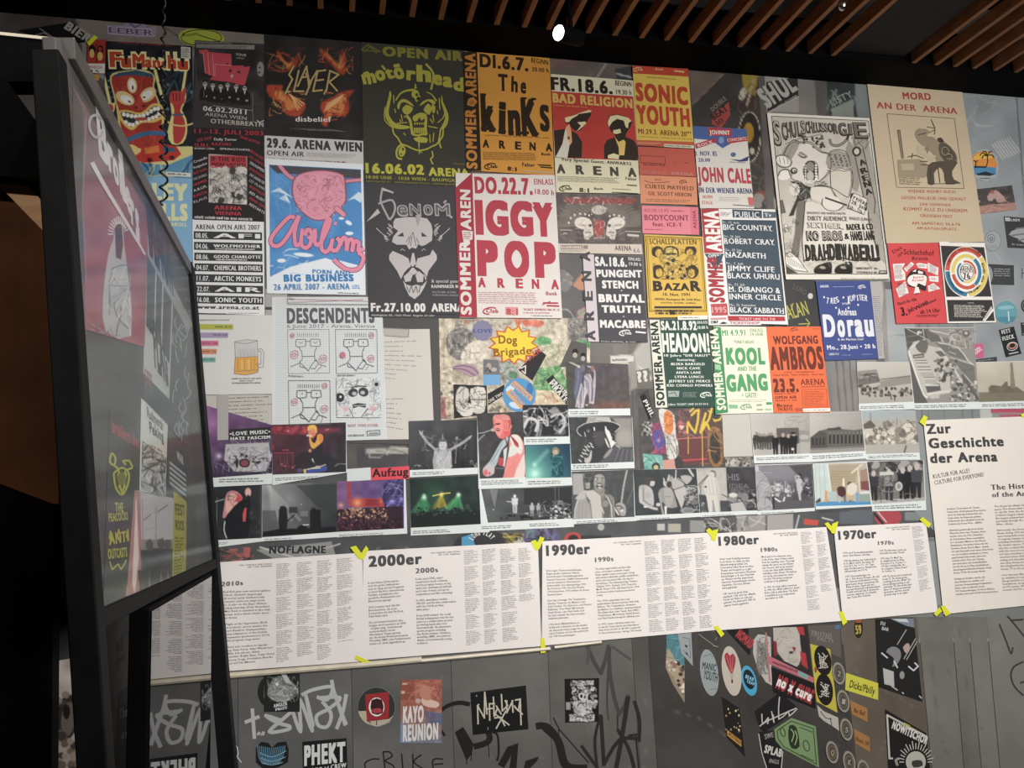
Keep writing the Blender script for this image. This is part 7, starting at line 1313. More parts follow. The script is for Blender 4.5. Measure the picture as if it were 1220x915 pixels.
def pf(c):
    c.re(895,550,8.414).f('b0a594').p([(600,20),(770,20),(790,300),(760,400),(640,410)],'bccac6').p([(770,40),(1100,30),(1010,100),(790,100)],'a89c88').p([(790,90),(1060,80),(1040,280),(800,300)],'a39478').n(60,.02)
    for y in range(50,300,26): c.l([(785,y),(1060,y-6)],3,'8a7c64',.8)
    for x in (640,680,730): c.l([(x,30),(x+16,380)],4,'8fa39f')
    c.l([(765,30),(800,300)],12,'d5dcd6').l([(1110,30),(1010,110)],20,'d0c4ac').l([(1070,80),(1090,300)],11,'d5cab5').p([(1090,90),(1180,60),(1190,300),(1100,260)],'9a7f6c').p([(1095,200),(1180,190),(1185,290),(1100,280)],'7a4a48')
    c.p([(625,420),(780,395),(1200,400),(1200,440),(640,460)],'4a8cb8').p([(740,290),(765,290),(765,405),(735,405)],'cf9066').p([(770,300),(850,300),(860,400),(780,400)],'a8b8b4').p([(630,410),(690,360),(700,400),(640,420)],'4a4440')
    c.p([(860,280),(880,250),(930,250),(950,300),(940,350),(880,350)],'4f3034',1,2).p([(870,340),(900,350),(895,410),(872,410)],'a8b0b8').p([(925,340),(950,340),(950,405),(930,405)],'6a6a72').e(990,225,26,22,'3f3836').p([(960,250),(1010,210),(1060,240),(1050,310),(1000,340),(960,330)],'d0cbb8',1,2).p([(915,170),(935,165),(940,250),(915,250)],'dcd2be').e(975,335,20,12,'d0b858').p([(950,360),(1050,350),(1050,372),(955,378)],'b5a890').p([(1050,310),(1075,310),(1078,410),(1055,410)],'6a9ac0').p([(1080,330),(1190,325),(1195,400),(1085,400)],'8a9a90').p([(1090,300),(1180,290),(1185,320),(1090,325)],'c8ccd0').bl(960,375,1040,400,6,6,12,['5a5a60','d0cbb8'],3)
photo('colour photo of people working in a bright wooden hall with blue floor',[(505,434),(820,420),(838,672),(522,690)],[(508,436),(805,428),(832,662),(524,672)],pf,[[(540,694),(715,684),(716,700),(541,706)]],3.35)
def pf(c):
    c.f('55534f').g(808,420,'4a4846',1130,650,'8a8884').bl(810,420,1120,480,40,10,22,['3a3836','6a6864','9a9894'],3).p([(835,640),(1130,620),(1135,655),(838,662)],'a8a6a2')
    for x,h,c1,c2,y in ((848,170,'2a2a2b','35353a',640),(935,180,'35353a','8a8886',640),(1012,180,'222224','26262a',632),(1052,190,'1f1f22','222226',630),(1090,195,'2a2a2d','44444a',625)): c.fig(x,y,h,c1,c2,'b5aca5')
    c.e(990,560,20,26,'c0beba').e(990,560,12,16,'8a8886').p([(880,480),(960,478),(962,496),(882,500)],'c0beba').l([(920,440),(950,470)],7,'333').sc(860,500,980,640,26,26,5,['333335','9a9894','222'],5).l([(886,580),(890,650)],3,'222').sc(1000,600,1120,650,10,20,3,['77756f'],6)
photo('black and white photo of a band in dark clothes around a drum kit outdoors',[(808,422),(1125,415),(1140,694),(838,700)],[(808,424),(1122,415),(1132,640),(838,660)],pf,[[(850,670),(1125,655),(1126,682),(852,690)]],3.4)
def pf(c):
    c.f('b3b0aa').g(160,150,'bdbab4',480,380,'98948e').n(50,.02).sc(350,170,480,260,30,26,2,['8a8680','77736d'],3).p([(305,235),(430,232),(436,320),(305,322)],'5a5652').p([(430,245),(485,250),(490,310),(436,315)],'8a8782').e(460,285,26,14,'a8a5a0')
    for x in range(180,290,14): c.fig(x,356-(x % 3)*3,84+(x % 5)*3,'4a4744','3a3835','8a7f78')
    for x,h in ((300,120),(342,124),(372,118),(402,132)): c.fig(x,384,h,'222122','1f1e1f','a8988e')
    c.e(400,262,14,7,'222').e(396,352,8,7,'d0cdc8').p([(436,310),(490,318),(490,380),(440,384)],'a5a29c')
photo('grey photo of marching demonstrators beside dark uniformed figures',[(155,150),(488,145),(500,425),(178,432)],[(155,152),(488,146),(496,376),(178,388)],pf,[[(190,400),(488,388),(490,404),(192,418)]],3.3)
def pf(c):
    c.f('b0ada7').g(490,150,'b8b5af',790,370,'8a8782').sc(490,160,780,210,8,80,2,['98958f'],3)
    c.p([(492,290),(545,250),(600,236),(670,240),(740,246),(785,240),(796,340),(495,352)],'5f5c58').p([(545,250),(585,262),(590,345),(498,350),(494,290)],'4f4c49').p([(590,236),(665,230),(668,244),(592,248)],'44413f').p([(640,232),(650,226),(660,232)],'44413f')
    for x in range(600,785,22): c.r(x,272,x+10,322,'2f2d2b').r(x,255,x+8,266,'77736d')
    for x in range(505,585,20): c.r(x,290,x+9,330,'33302e')
    c.p([(494,350),(800,335),(802,366),(496,382)],'8f8c86').l([(495,356),(798,340)],3,'55524e')
photo('grey photo of a long brick factory hall with a stepped facade',[(488,146),(790,140),(805,405),(500,425)],[(488,146),(786,140),(800,362),(494,378)],pf,[[(505,388),(795,374),(796,392),(506,412)]],3.32)
def pf(c):
    c.f('a59f92').g(780,140,'98a8b0',790,240,'a8a294').p([(785,240),(1110,230),(1110,370),(805,378)],'a39d90').bl(800,240,1105,320,90,8,20,['bcb6a8','8a8478','cfc9bb','6f6a60'],3).sc(800,235,1105,330,40,22,4,['5f5a52','d5cfc2'],4)
    c.p([(790,215),(830,190),(860,220),(850,235),(795,240)],'5f5a52').p([(1000,230),(1040,190),(1075,228)],'cac4b8').l([(1000,230),(1040,190),(1075,228)],4,'55514b').p([(900,200),(930,190),(960,222),(905,235)],'77726a').l([(830,150),(834,200)],3,'55514b').l([(978,180),(980,220)],3,'55514b').sc(880,190,1080,235,20,14,4,['4f4b46','b5afa5'],5).p([(1085,200),(1110,195),(1112,300),(1095,290)],'a06a6a').p([(800,330),(1110,320),(1115,372),(805,380)],'a8a59c').l([(1020,370),(1030,335)],8,'55514b')
photo('colour photo of a rubble field with broken gables under pale sky',[(776,138),(1078,135),(1105,412),(802,412)],[(778,140),(1078,135),(1104,372),(803,380)],pf,[[(815,390),(1100,378),(1101,394),(817,406)]],3.5)
t=T('paper_sheet','plain light grey sheet between the colourful film and the demonstrator photo','paper',[(0,160),(155,150),(172,392),(10,396)],'b9b6ae',2)
t=T('photo_scrap','small sepia strip of standing people below the plain grey sheet','photograph',[(16,398),(172,396),(176,446),(20,452)],'8a867c',2);t.ras('picture',None,.8,lambda c: c.f('8f8b82').bl(16,396,176,446,26,6,14,['4a4742','b5b0a5','6f6b64'],3).sc(16,396,176,446,16,20,5,['3a3835','c5c0b5'],4))
fr(1020,270,4.16)
def pf(c):
    c.f('b5b0a6').g(0,670,'bab6ac',0,870,'a39f96').p([(0,720),(100,708),(120,770),(10,790)],'6a6762').p([(10,716),(100,708),(112,735),(10,760)],'8a8680').sc(10,730,110,770,10,26,4,['3f3d3a'],3).p([(120,765),(280,735),(282,775),(120,800)],'8a867f').l([(100,760),(280,738)],4,'55524d').bl(20,800,280,840,60,4,9,['3f3d3a','77736d','5a5752'],4).l([(170,830),(175,856)],5,'3a3836').l([(190,838),(192,860)],5,'3a3836').bl(10,790,120,830,20,4,9,['44423f','8a867f'],5)
photo('sepia photo of an open-air livestock ground with low halls',[(2,672),(275,670),(285,905),(12,912)],[(4,674),(275,670),(284,868),(10,878)],pf,[[(18,890),(240,882),(240,900),(18,905)]],3)
def pf(c):
    c.re(1075,388,9.737).f('8c8a85').p([(20,30),(300,40),(300,170),(120,230),(60,300)],'55534f').l([(60,40),(300,165)],9,'b5b2ac').l([(30,130),(200,110)],9,'77746f').l([(40,200),(190,180)],14,'6a6864').bl(150,50,230,100,6,8,16,['c5c2bc'],3)
    c.p([(60,300),(110,600),(130,900),(300,900),(250,800),(150,560),(90,400)],'5a5956').p([(60,300),(130,190),(260,150),(300,230),(450,260),(540,400),(560,780),(280,830),(180,600)],'b5b2aa',1,0).p([(150,210),(220,160),(300,200),(270,320),(180,290)],'66645f',1,2)
    c.l([(75,300),(150,540),(250,800),(290,830)],20,'d5d2ca',1,2).l([(90,260),(140,230),(190,180)],14,'cfccc4').p([(120,340),(250,320),(255,370),(130,380)],'5a5854').l([(140,360),(240,350)],9,'c5c2bc')
    for x,y,w_ in ((150,405,130),(160,435,130),(175,480,145),(185,515,150),(250,600,130)): c.l([(x,y),(x+w_,y-2)],9,'5f5d59').l([(x,y+12),(x+w_,y+10)],7,'d0cdc6')
    for i in range(9): c.l([(215+i*17,545),(225+i*17,585)],6,'8a8782').l([(270+i*15,625),(272+i*15,665)],6,'8f8c87')
    c.p([(265,690),(430,670),(450,750),(290,780)],'5a5a57').l([(275,692),(420,690)],16,'d8d5ce').l([(290,795),(540,760)],13,'d5d2ca').p([(320,820),(430,800),(430,840),(330,850)],'b5b2ac')
    c.p([(260,40),(420,110),(460,180),(340,190),(290,130)],'66635f').l([(330,60),(560,110),(610,220)],9,'cfccc6',1,2).l([(440,130),(470,190)],8,'cfccc6').p([(470,140),(560,150),(590,210),(490,190)],'77746f').p([(380,195),(600,220),(700,300),(740,400),(560,350),(470,280)],'6f6d69',1,0).l([(420,200),(640,250),(760,400),(830,460)],12,'c9c6bf',1,2).l([(540,300),(620,330)],12,'a5a29c')
    c.l([(440,270),(560,440),(660,600),(700,660)],22,'c5c2bb',1,2).p([(560,360),(830,460),(860,700),(720,560),(640,460)],'716f6b',1,0).l([(560,370),(820,450)],8,'cfccc6').l([(680,520),(840,500)],5,'5a5854').bl(380,400,640,640,60,9,26,['c2bfb8','77746f','4f4e4b','a5a29c'],5).bl(560,640,860,880,70,9,26,['c5c2bc','4f4e4b','8a8782','66645f'],6).l([(700,580),(880,850)],34,'5f5d5a',1,0,12).l([(720,570),(900,780)],7,'c5c2bc').sc(540,50,820,260,50,40,12,['6a6864','bdbab3','a09d97'],7,.8).e(740,90,44,40,'66645f').e(740,86,20,18,'b5b2ac').l([(240,40),(255,130)],8,'c5c2bc').p([(380,300),(450,290),(510,350),(440,360)],'66645f')
photo('aerial black and white photo of rows of long slaughterhouse roofs',[(240,502),(578,500),(608,905),(286,908)],[(240,504),(578,502),(606,868),(286,876)],pf,[[(290,885),(560,878),(560,895),(290,902)]],3.3)
def pf(c): c.f('b9b2a2').g(700,660,'bfb8a8',700,830,'b0a896').p([(608,822),(900,815),(900,870),(608,870)],'77705f').p([(655,800),(670,785),(720,790),(740,768),(750,768),(752,790),(800,795),(830,820),(660,828)],'6f6656').r(765,678,772,800,'7a7262').p([(763,675),(775,675),(790,800),(768,800)],'857c6b').n(40,.02)
photo('sepia photo of a factory with one tall chimney, far right',[(590,672),(900,665),(910,900),(608,905)],[(590,674),(900,667),(905,862),(606,870)],pf,[[(622,880),(860,872),(860,890),(622,896)]],3.1)
# ---------------------------------------------------------------- stickers on the grey-blue film at right
SR='stickers on the grey film at the right'
fr(1020,80,4.16)
t=T('sticker','oval sunset sticker with palm trees over blue water','sticker',[(572,408),(700,408),(706,565),(580,565)],'9fa5a8',1.6,shape=[(576,440),(600,412),(650,405),(696,440),(706,500),(695,545),(640,568),(590,552)])
t.part('picture').poly([(578,490),(574,450),(600,424),(650,418),(682,450),(692,500)],'d98a3e',3).poly([(576,460),(600,432),(650,424),(676,450),(630,456)],'dfae4a',2).poly([(578,490),(690,498),(692,530),(660,540),(584,530)],'4a86b0').poly([(584,490),(640,492),(640,500),(584,500)],'2a3a44').poly([(590,530),(640,518),(688,532),(660,540),(600,536)],'26333a')
t.line([(640,500),(650,470),(648,440)],5,'26201c',2).lines([[(648,440),(625,425),(612,440)],[(648,440),(640,420),(625,418)],[(648,440),(660,420),(672,422)],[(648,440),(672,436),(682,452)],[(648,440),(630,438),(622,455)],[(590,500),(592,470)],[(592,470),(580,462)],[(592,470),(602,464)]],5,'26201c',2)
t.body([(612,548),(670,546),(670,558),(612,558)],1,'555',3)
t=T('sticker','landscape photo sticker of a crouching figure on pale rubble','sticker',[(592,606),(770,586),(794,708),(604,730)],'4a4544',1.6)
t.ras('picture',None,.8,lambda c: c.f('4a4544').n(20,.04).p([(600,690),(790,670),(796,708),(604,730)],'a87f74').sc(600,680,790,722,20,16,4,['c09a8c','6a4f48'],3).p([(650,640),(680,610),(710,620),(745,665),(700,670),(690,650),(660,665)],'b09088',1,2).e(675,618,10,9,'a05a50').glow(610,665,12,'e0dcd0',.9).glow(672,660,8,'e0dcd0',.9).sc(690,630,760,670,12,14,3,['5a4642','caa8a0'],5))
t=T('sticker','dark square sticker of a light hand, cut by the right photo edge','sticker',[(730,740),(900,752),(910,902),(750,895)],'3b3c3e',1.6)
t.part('picture').poly([(755,830),(800,800),(900,800),(900,850),(830,870),(800,850)],'9a9ca0',2).lines([[(770,835),(900,818)],[(790,800),(900,790)],[(800,860),(900,840)]],7,'6a6c70',2).poly([(735,745),(760,747),(762,765),(738,763)],'b0b2b4').text('LADY',766,764,812,766,14,'c0c2c4',.05).body([(770,872),(900,880),(900,892),(770,886)],1,'8a8c90',4)
t=T('sticker','round pale outline sticker with a small face, below the rubble sticker','sticker',[(632,808),(718,808),(718,915),(640,915)],'989ea0',1.6,shape=[(676+44*math.cos(a/3),862+54*math.sin(a/3)) for a in range(19)])
t.part('outline').ring(676,862,40,50,3,'6f7578').ring(668,850,18,20,3,'5f6568').ring(668,852,7,8,4,'4f5558').lines([[(650,890),(690,886)],[(660,898),(700,892)]],2,'6f7578')
fr(1020,270,4.16)
t=T('sticker','dark grey sticker with a disc half out of its sleeve and small text','sticker',[(640,185),(780,192),(782,290),(660,288)],'3f4142',1.6)
t.part('disc').ell(652,240,24,44,'97999c').ring(652,240,20,38,2,'6a6c70').ell(652,240,6,10,'6a6c70').body([(680,205),(770,208),(770,250),(684,248)],4,'9a9c9e',3,h=.4)
t=T('sticker','turquoise round sticker with a tiny lighthouse','sticker',[(686,368),(796,368),(796,482),(690,482)],'5f9aa8',1.6,shape=[(742+54*math.cos(a/4),425+56*math.sin(a/4)) for a in range(25)])
t.part('picture').poly([(694,450),(794,445),(780,470),(750,481),(710,470)],'4a8698').lines([[(752,420),(756,470)]],5,'d0d8d0').poly([(700,400),(760,390),(780,405),(720,412)],'82b5bf',2)
t=T('sticker','black tilted card with bold white letters over a little ring logo','sticker',[(706,512),(780,495),(818,630),(740,648)],'26282a',1.7)
t.part('lettering').text('FETT',722,534,766,524,22,'d0d2d0',.07).text('FLECK',726,566,784,553,22,'d0d2d0',.07).ring(772,590,18,14,6,'c07a70',-15).ring(772,594,26,20,3,'d0d2d0',-15).lines([[(755,632),(802,622)]],6,'b0b2b0')
t=T('sticker','pink square sticker with white scribble beside the aerial photo','sticker',[(576,580),(628,580),(632,650),(582,652)],'c05a80',1.65);t.part('lettering').text('RÖDL',586,640,624,610,26,'d8d0d4',.06)
t=T('sticker','thin dark banner sticker just above the chimney photo','sticker',[(580,660),(695,645),(698,672),(590,672)],'3c3f40',1.6);t.part('lettering').body([(600,662),(685,652),(686,662),(602,670)],1,'8a8c8c',3)
t=T('sticker','dark round sticker cut by the right photo edge, level with the turquoise one','sticker',[(815,350),(900,350),(900,430),(815,430)],'2f3132',1.6,shape=[(858+42*math.cos(a/3),392+42*math.sin(a/3)) for a in range(19)]);t.part('outline').ring(858,392,34,34,3,'8a8c8c')
t=T('sticker','dark rectangular sticker cut by the right photo edge, below the dark round one','sticker',[(814,476),(900,476),(905,540),(820,540)],'33363a',1.6);t.part('outline').lines([[(822,484),(896,484)],[(824,532),(898,532)]],3,'9a9c9c')
t=T('ink_scribble','small black vertical marker scribble on grey film at the right edge','graffiti',[(815,200),(860,200),(862,265),(818,262)],'949b9e',.8);t.part('scribble').lines([[(822,205),(822,258)],[(832,210),(838,255)],[(846,206),(842,260)],[(820,232),(850,228)]],4,'2f3132')
# ---------------------------------------------------------------- film strip between photos and timeline, and colourful film
fr(660,370,4.814)
def pf(c):
    c.f('3f3b39').n(30,.05)
    c.p([(490,480),(540,450),(575,600),(545,640),(500,500)],'1f1e1e').p([(505,640),(555,625),(565,690),(515,720)],'2c2b2a').sc(505,640,560,715,12,24,8,['d5d2ca'],5).p([(560,650),(620,640),(630,700),(640,820),(580,830)],'7a2a50').e(600,740,36,60,'4a3f8a').glow(600,745,20,'b8c0e8',.9).sc(560,640,640,820,26,20,7,['a83a60','3a2a60','c85a70'],6)
    c.p([(600,570),(640,566),(690,600),(700,720),(720,790),(690,860),(650,840),(640,740),(615,660)],'c8c5be',1,2).sc(610,575,700,850,40,18,4,['6a6864','2f2e2d'],7).p([(630,600),(650,572),(678,600),(685,680),(660,716),(635,680)],'d0702f',1,2).sc(635,590,685,700,16,14,5,['e8b860','8a3a1c'],8).l([(650,745),(690,840)],3,'55534f').l([(665,745),(705,830)],3,'55534f')
    c.p([(700,570),(880,560),(900,880),(720,890)],'47302e').sc(705,570,900,880,60,30,8,['8a3a38','2c2423','a8524c','6a5a50'],9).p([(712,740),(870,730),(872,870),(735,880)],'5c2626').l([(710,736),(880,726)],6,'c06058').l([(735,860),(880,850)],10,'b03a44').bl(715,640,750,700,8,6,12,['a85a60','d8b0a8'],10)
    c.p([(880,560),(970,600),(975,860),(930,900),(880,850)],'4a3526').p([(880,740),(890,680),(930,665),(965,720),(970,860),(930,900),(890,860)],'8a6034',1,2).p([(895,730),(925,700),(950,760),(955,850),(925,880),(900,830)],'221c18',1,2).sc(885,680,968,880,24,22,7,['c09048','3a2a1c','5a3a20'],11).p([(880,570),(970,600),(955,630),(920,640),(900,600)],'c8aa38').e(930,600,28,24,'2f2a26').l([(905,560),(890,620),(850,690)],12,'d0b02c').l([(790,600),(830,570),(810,700),(770,640),(765,700)],13,'d0b02c',1,2).l([(870,590),(840,700),(870,640),(890,680)],13,'d0b02c',1,2).l([(770,720),(770,820)],5,'d0b02c').l([(850,700),(853,890)],5,'d0b02c').l([(800,560),(780,580)],10,'d0b02c')
    c.p([(510,820),(620,830),(640,915),(520,915)],'6aa89a').sc(515,825,625,910,14,20,7,['3f7a70','b5d5c8'],12).p([(620,860),(690,850),(700,915),(630,915)],'c08a7a').p([(690,850),(720,835),(745,870),(730,915),(700,915)],'2a2928').e(585,895,24,24,'2a2928').e(585,900,14,14,'b5a878')
film([(480,450),(985,450),(995,915),(500,915)],pf,.8,'film_collage',1.0)
t=T('film_sticker','black strip reading PHIL sideways on the colourful film','sticker',[(492,492),(520,478),(568,590),(545,628)],'1d1c1d',1.7);t.part('lettering').text('PHIL',508,520,556,612,26,'d5d2cc',.04)
t=T('film_sticker','pale torn sticker with two white question-mark shapes on the door film','sticker',[(470,345),(545,330),(552,430),(480,440)],'6a6862',1.4);t.part('lettering').text('??',482,410,542,402,62,'c9c6bd',.06)
# strip below the photos
fr(0,0,1)
def pf(c):
    c.f('4a4b4d').n(16,.03).p([(240,655),(262,655),(262,672),(240,672)],'2c2c2e').sc(262,655,300,668,16,6,3,['8a4a48','2a2a2c','b06058'],3).p([(290,652),(298,652),(298,664),(291,664)],'a85a58').p([(305,655),(395,645),(400,662),(330,668)],'8a8a86').l([(310,652),(350,664)],2,'b5b5b0').l([(360,662),(405,648)],2,'a5a5a0').bl(440,652,540,660,10,2,4,['77777a','5a5a5c'],4)
    c.e(575,655,36,24,'2f3032').p([(550,640),(562,636),(566,650),(556,656),(550,654)],'4a90b8').r(600,636,630,652,'3a3733').sc(600,636,640,652,24,5,3,['c8b850','d0d0c8','8a7a30'],5).e(645,640,22,14,'5a5070').sc(628,630,662,648,20,7,3,['6a9a70','7a60a0','4a8a8a','2f2f30'],6).e(683,643,11,9,'b5403c').e(683,642,6,5,'2c2222').r(692,638,728,645,'2f2f31').e(716,628,4,4,'a5a5a2').r(783,624,792,632,'b0b0aa').r(796,624,811,634,'a5a290').r(822,620,842,634,'8a8a88')
    c.p([(838,620),(875,616),(880,640),(845,640)],'55524f').sc(840,618,880,638,26,7,2.4,['c5c5c0','2c2c2e'],7).r(878,614,912,636,'8f8d88').sc(878,614,912,634,14,8,2,['5a5855','b5b3ad'],8).r(914,612,945,632,'9a9893').p([(958,618),(976,620),(974,626),(958,625)],'c04a40').l([(980,617),(992,620)],2,'b0b0aa').l([(952,614),(948,630)],1.5,'c0c0bc').e(1058,616,16,12,'a8434a').l([(1042,612),(1052,624)],3,'2a2a2c').l([(1046,610),(1056,622)],1.4,'c0c0bc').r(1000,608,1040,624,'5a5f66').r(1078,610,1098,620,'7a7f80')
film([(236,640),(1085,604),(1120,640),(236,690)],pf,.9,'film_collage',.9)
fr(170,630,4.519);t=THINGS[-1];t.part('strip_lettering').text('NOFLAGNE',680,132,985,130,40,'2a2c2e',.05)
fr(420,620,5.083);t.arc('LONG PLAY',785,150,62,205,330,36,'d5d5d0',.06)
# ---------------------------------------------------------------- timeline sheets
TL='timeline sheets along the wall'
W3='e2dcd8';tx='4a4a4a';bx='3a3a3a'
def smallcols(t,cols,seed=1,n=None):
    t.part('small_print')
    for k,(q,n_) in enumerate(cols): t.body(q,n_,'77747a',seed*10+k,fill=.97,h=.42,jag=.4,gap=11)
fr(170,630,4.519)
t=T('timeline_sheet','white timeline sheet for the 2010s, half behind the leaning frame','paper sheet',[(-40,210),(1182,128),(1192,712),(-30,800)],W3,6)
t.part('heading').text('2010er',60,272,330,250,56,bx,.05).text('2010s',424,310,542,302,26,bx,.06).text('LIVE CONCERTS AND EVENTS',522,200,698,192,8,'555',.04).text('IN THE ARENA',568,210,698,203,8,'555',.04)
t.part('column_text').para(['Red Bull gets new window gallery','Clinch, Austria\'s largest gay','(& more) party institutionally','concert outdoors stage track','Jo. It also on the Expo Wiener','indieposterway (Four Homeland','Mini Funk is installed at the main','arena, and a whole studio space','at Arena','','Night of the Apprentice (Kick','of project), sports events, the','new Beatbox Championships','new adaptation of the festival','requested (performed in 2013)','the program long series','','Slow acts continue to appear,','e.g. Katy Perry, Amy Winehouse','Billy, but almost, Alanis','Jennifer, Bright Eyes, Tokio Hotel','Snoop Dogg, Deichkind, Blondie','La! and Fat Manson'],[(432,330),(686,322),(712,712),(462,732)],tx,9)
smallcols(t,[([(720,186),(810,181),(812,720),(720,728)],66),([(830,180),(920,172),(926,690),(832,696)],66),([(940,170),(1024,163),(1028,704),(940,714)],66),([(1044,160),(1134,152),(1140,598),(1050,610)],56)],1)
fr(420,620,5.083)
t=T('timeline_sheet','white timeline sheet headed 2000er with large grey numerals','paper sheet',[(64,185),(1120,130),(1142,760),(60,845)],W3,6.1)
t.part('heading').text('2000er',96,280,420,260,66,'4a4a4c',.055).text('2000s',380,320,518,312,32,'4a4a4c',.055).text('LIVE CONCERTS AND EVENTS',472,202,652,192,9,'555',.04).text('IN THE ARENA',520,212,652,206,9,'555',.04)
t.part('column_text').para(['In den frühen 2000er Jahren','wird der große Umbaustress','nach im Gang und das Programm','ist durch Big Acts, internationale','Festivals, musikalische oder','sportliche Wettbewerbe und','Einzelevents geprägt.','','2002 kommen rund 180.000','Besucher:innen, die erste','Kooperation mit dem Fm Rock','Haus findet statt.','','Die und zweiwöchentlich eine','bringen als Kooperation ab 2004','- 12 Jahre lang - international','tourende Bands herein.','Alternatives Tanzprogramm','wie die Arena-Wettbewerbsspiele','Wrestling, BMX oder Freikunstturm','ziehen vor allem Jugendliche an.'],[(92,370),(330,352),(352,738),(102,756)],tx,11)
t.para(['In the early 2000s, major','construction work continues','and the program focuses on big','name acts, international festivals','and a mix of music and sports','competitions and film screenings.','','In 2002, attendance reaches','180,000, and the first collaboration','with the Old Rock Haus','takes place.','','From 2004 onward, the social','Karlek independent runs for ten','years as a collaborative project','producing bands that tour','internationally. An alternative','sports program including','the Arena summer Olympics,','wrestling, BMX, and parkour','draws a predominantly young','audience.'],[(380,346),(612,332),(640,740),(390,752)],tx,11)
smallcols(t,[([(672,180),(765,174),(782,758),(688,766)],66),([(782,176),(870,166),(878,748),(798,758)],66),([(892,172),(985,165),(1002,738),(908,746)],66),([(1002,168),(1085,158),(1108,482),(1008,490)],38)],2)
fr(640,620,5.304)
t=T('timeline_sheet','white timeline sheet headed 1990er between yellow tapes','paper sheet',[(30,132),(1100,76),(1138,690),(26,790)],W3,6.2)
t.part('heading').text('1990er',54,222,332,208,66,'4a4a4c',.055).text('1990s',362,264,480,256,32,'4a4a4c',.055).text('LIVE CONCERTS AND EVENTS',478,146,655,134,9,'555',.04).text('IN THE ARENA',526,157,655,150,9,'555',.04)
t.part('column_text').para(['Erste legale Technoveranstaltungen,','Beginn großer exklusiver Wände','internationaler Veranstaltungsreihen','Deserts Discovery. Graffiti-Gemeinschaft','und mit exclusiven Wertverbund','Kulturvielfalt. Der Saitensprünge 1992,','die Vertreter 1993, Die drei Wende','1993 beleuchten. 1997 widmet die Arena','Slammerszene.','','Der Saal, Sonntags, The Temptations,','Hermes Temporal, die Maniacs, Luis','Darf, Pendler, The Explosion, und Kreator','Rufzeiten, Tom Waits, Motörhead,','David Bowie oder Patti Smith sind','Im Saal verkauft. Ein phänomenaler','Auftritte Jahrzehnt.','','1992 wird I Mitteilt Bunte zu','32 Besuch in Betrieb und die Anzahl','der Besucher:innen steigt von damals','Open Festival, von 50.000 auf 80.000','bei 178 Veranstaltungen.'],[(54,308),(320,300),(360,720),(74,742)],tx,10)
t.para(['The first legal techno parties take','place, and major exclusive begin.','New regular event series pass, along','with diverse festivals, graffiti exhibitions,','and local renowned film, the big for','workshops. The Saitensprünge, Human','Clapper 1991, Fantasy 1993, Depeche','Mode Week 1993, will launched in 1994.','As Arena archive futures presented','today.','','The 1990s emphasize the local','multicultural diverse beyond, with Judy','Nelson, The Temptations, Roxanne,','Godfather, Joe Hawkins, underpromised.','The Kaipocket, John Tever, Run DMC,','Thrashcapes, Motörhead, David Bowie,','and Patti Smith among its defining acts.','','In 1992, music subtitled starts are','in use by Verse bands and attendance','rises from 50,000 to 80,000 compared','to the previous year, during 178 events.'],[(362,298),(634,280),(664,700),(386,720)],tx,10)
smallcols(t,[([(672,132),(764,126),(802,700),(706,708)],64),([(778,122),(868,118),(902,690),(812,698)],64),([(884,116),(968,110),(1010,684),(924,692)],64),([(988,110),(1068,104),(1116,672),(1026,682)],64)],3)
fr(840,610,4.207)
t=T('timeline_sheet','white timeline sheet headed 1980er, left of the 1970er sheet','paper sheet',[(30,108),(604,75),(678,545),(62,592)],W3,6.1)
t.part('heading').text('1980er',64,168,268,158,46,'4a4a4c',.055).text('1980s',276,200,360,196,22,'4a4a4c',.055).text('LIVE CONCERTS AND EVENTS',338,113,460,106,7,'555',.04).text('IN THE ARENA',372,121,462,115,7,'555',.04)
t.part('column_text').para(['Immer mehr freiwillige Kommen','in die Arena, vor allem aus dem','Häuserbewegung umfeld. Die','Österreicher Franz Bauer am Anna','Theater und Konzerte an es gibt','Frauengruppe und neuere Wuschend','Einrichtungen, z. B. eine Videothek','aus Weitere werden eingerichtet','autonome Veranstaltungen werden','abgehalten. Die neue Zeitung','wird gegründet.','','1981 wird die große Halle','angekauft. 1986 wird der offizielle','Verein zur Platte von Life zum','gemacht. Das Beisl wird 1989 als','eigener Verein gegründet.'],[(68,228),(240,222),(270,455),(92,476)],tx,8.5)
t.para(['More and more volunteers come','to the Arena, many of them activist','from the squatting scene. They help','manage the space, and put theater','and concerts, and set up women\'s','rooms and other public facilities,','including a video library. Workshops','are set up, and numerous events','are held. The Arena newspaper','continues to be published.','','In 1981, the large hall is converted.','In 1986, the official edition for Grand','Kid-to-Life in plant firms. The Beisl','is established as an independent','association in 1989.'],[(278,218),(446,210),(474,425),(298,440)],tx,8.5)
smallcols(t,[([(474,100),(530,96),(576,486),(512,494)],64),([(550,96),(594,92),(640,392),(578,400)],50)],4)
t=T('timeline_sheet','white timeline sheet headed 1970er, right end of the row','paper sheet',[(640,74),(1102,52),(1162,500),(686,545)],W3,6.3)
t.part('heading').text('1970er',664,138,856,128,44,'4a4a4c',.055).text('1970s',862,166,942,162,21,'4a4a4c',.055).text('LIVE CONCERTS AND EVENTS',902,84,1020,75,7,'555',.04).text('IN THE ARENA',934,91,1020,87,7,'555',.04)
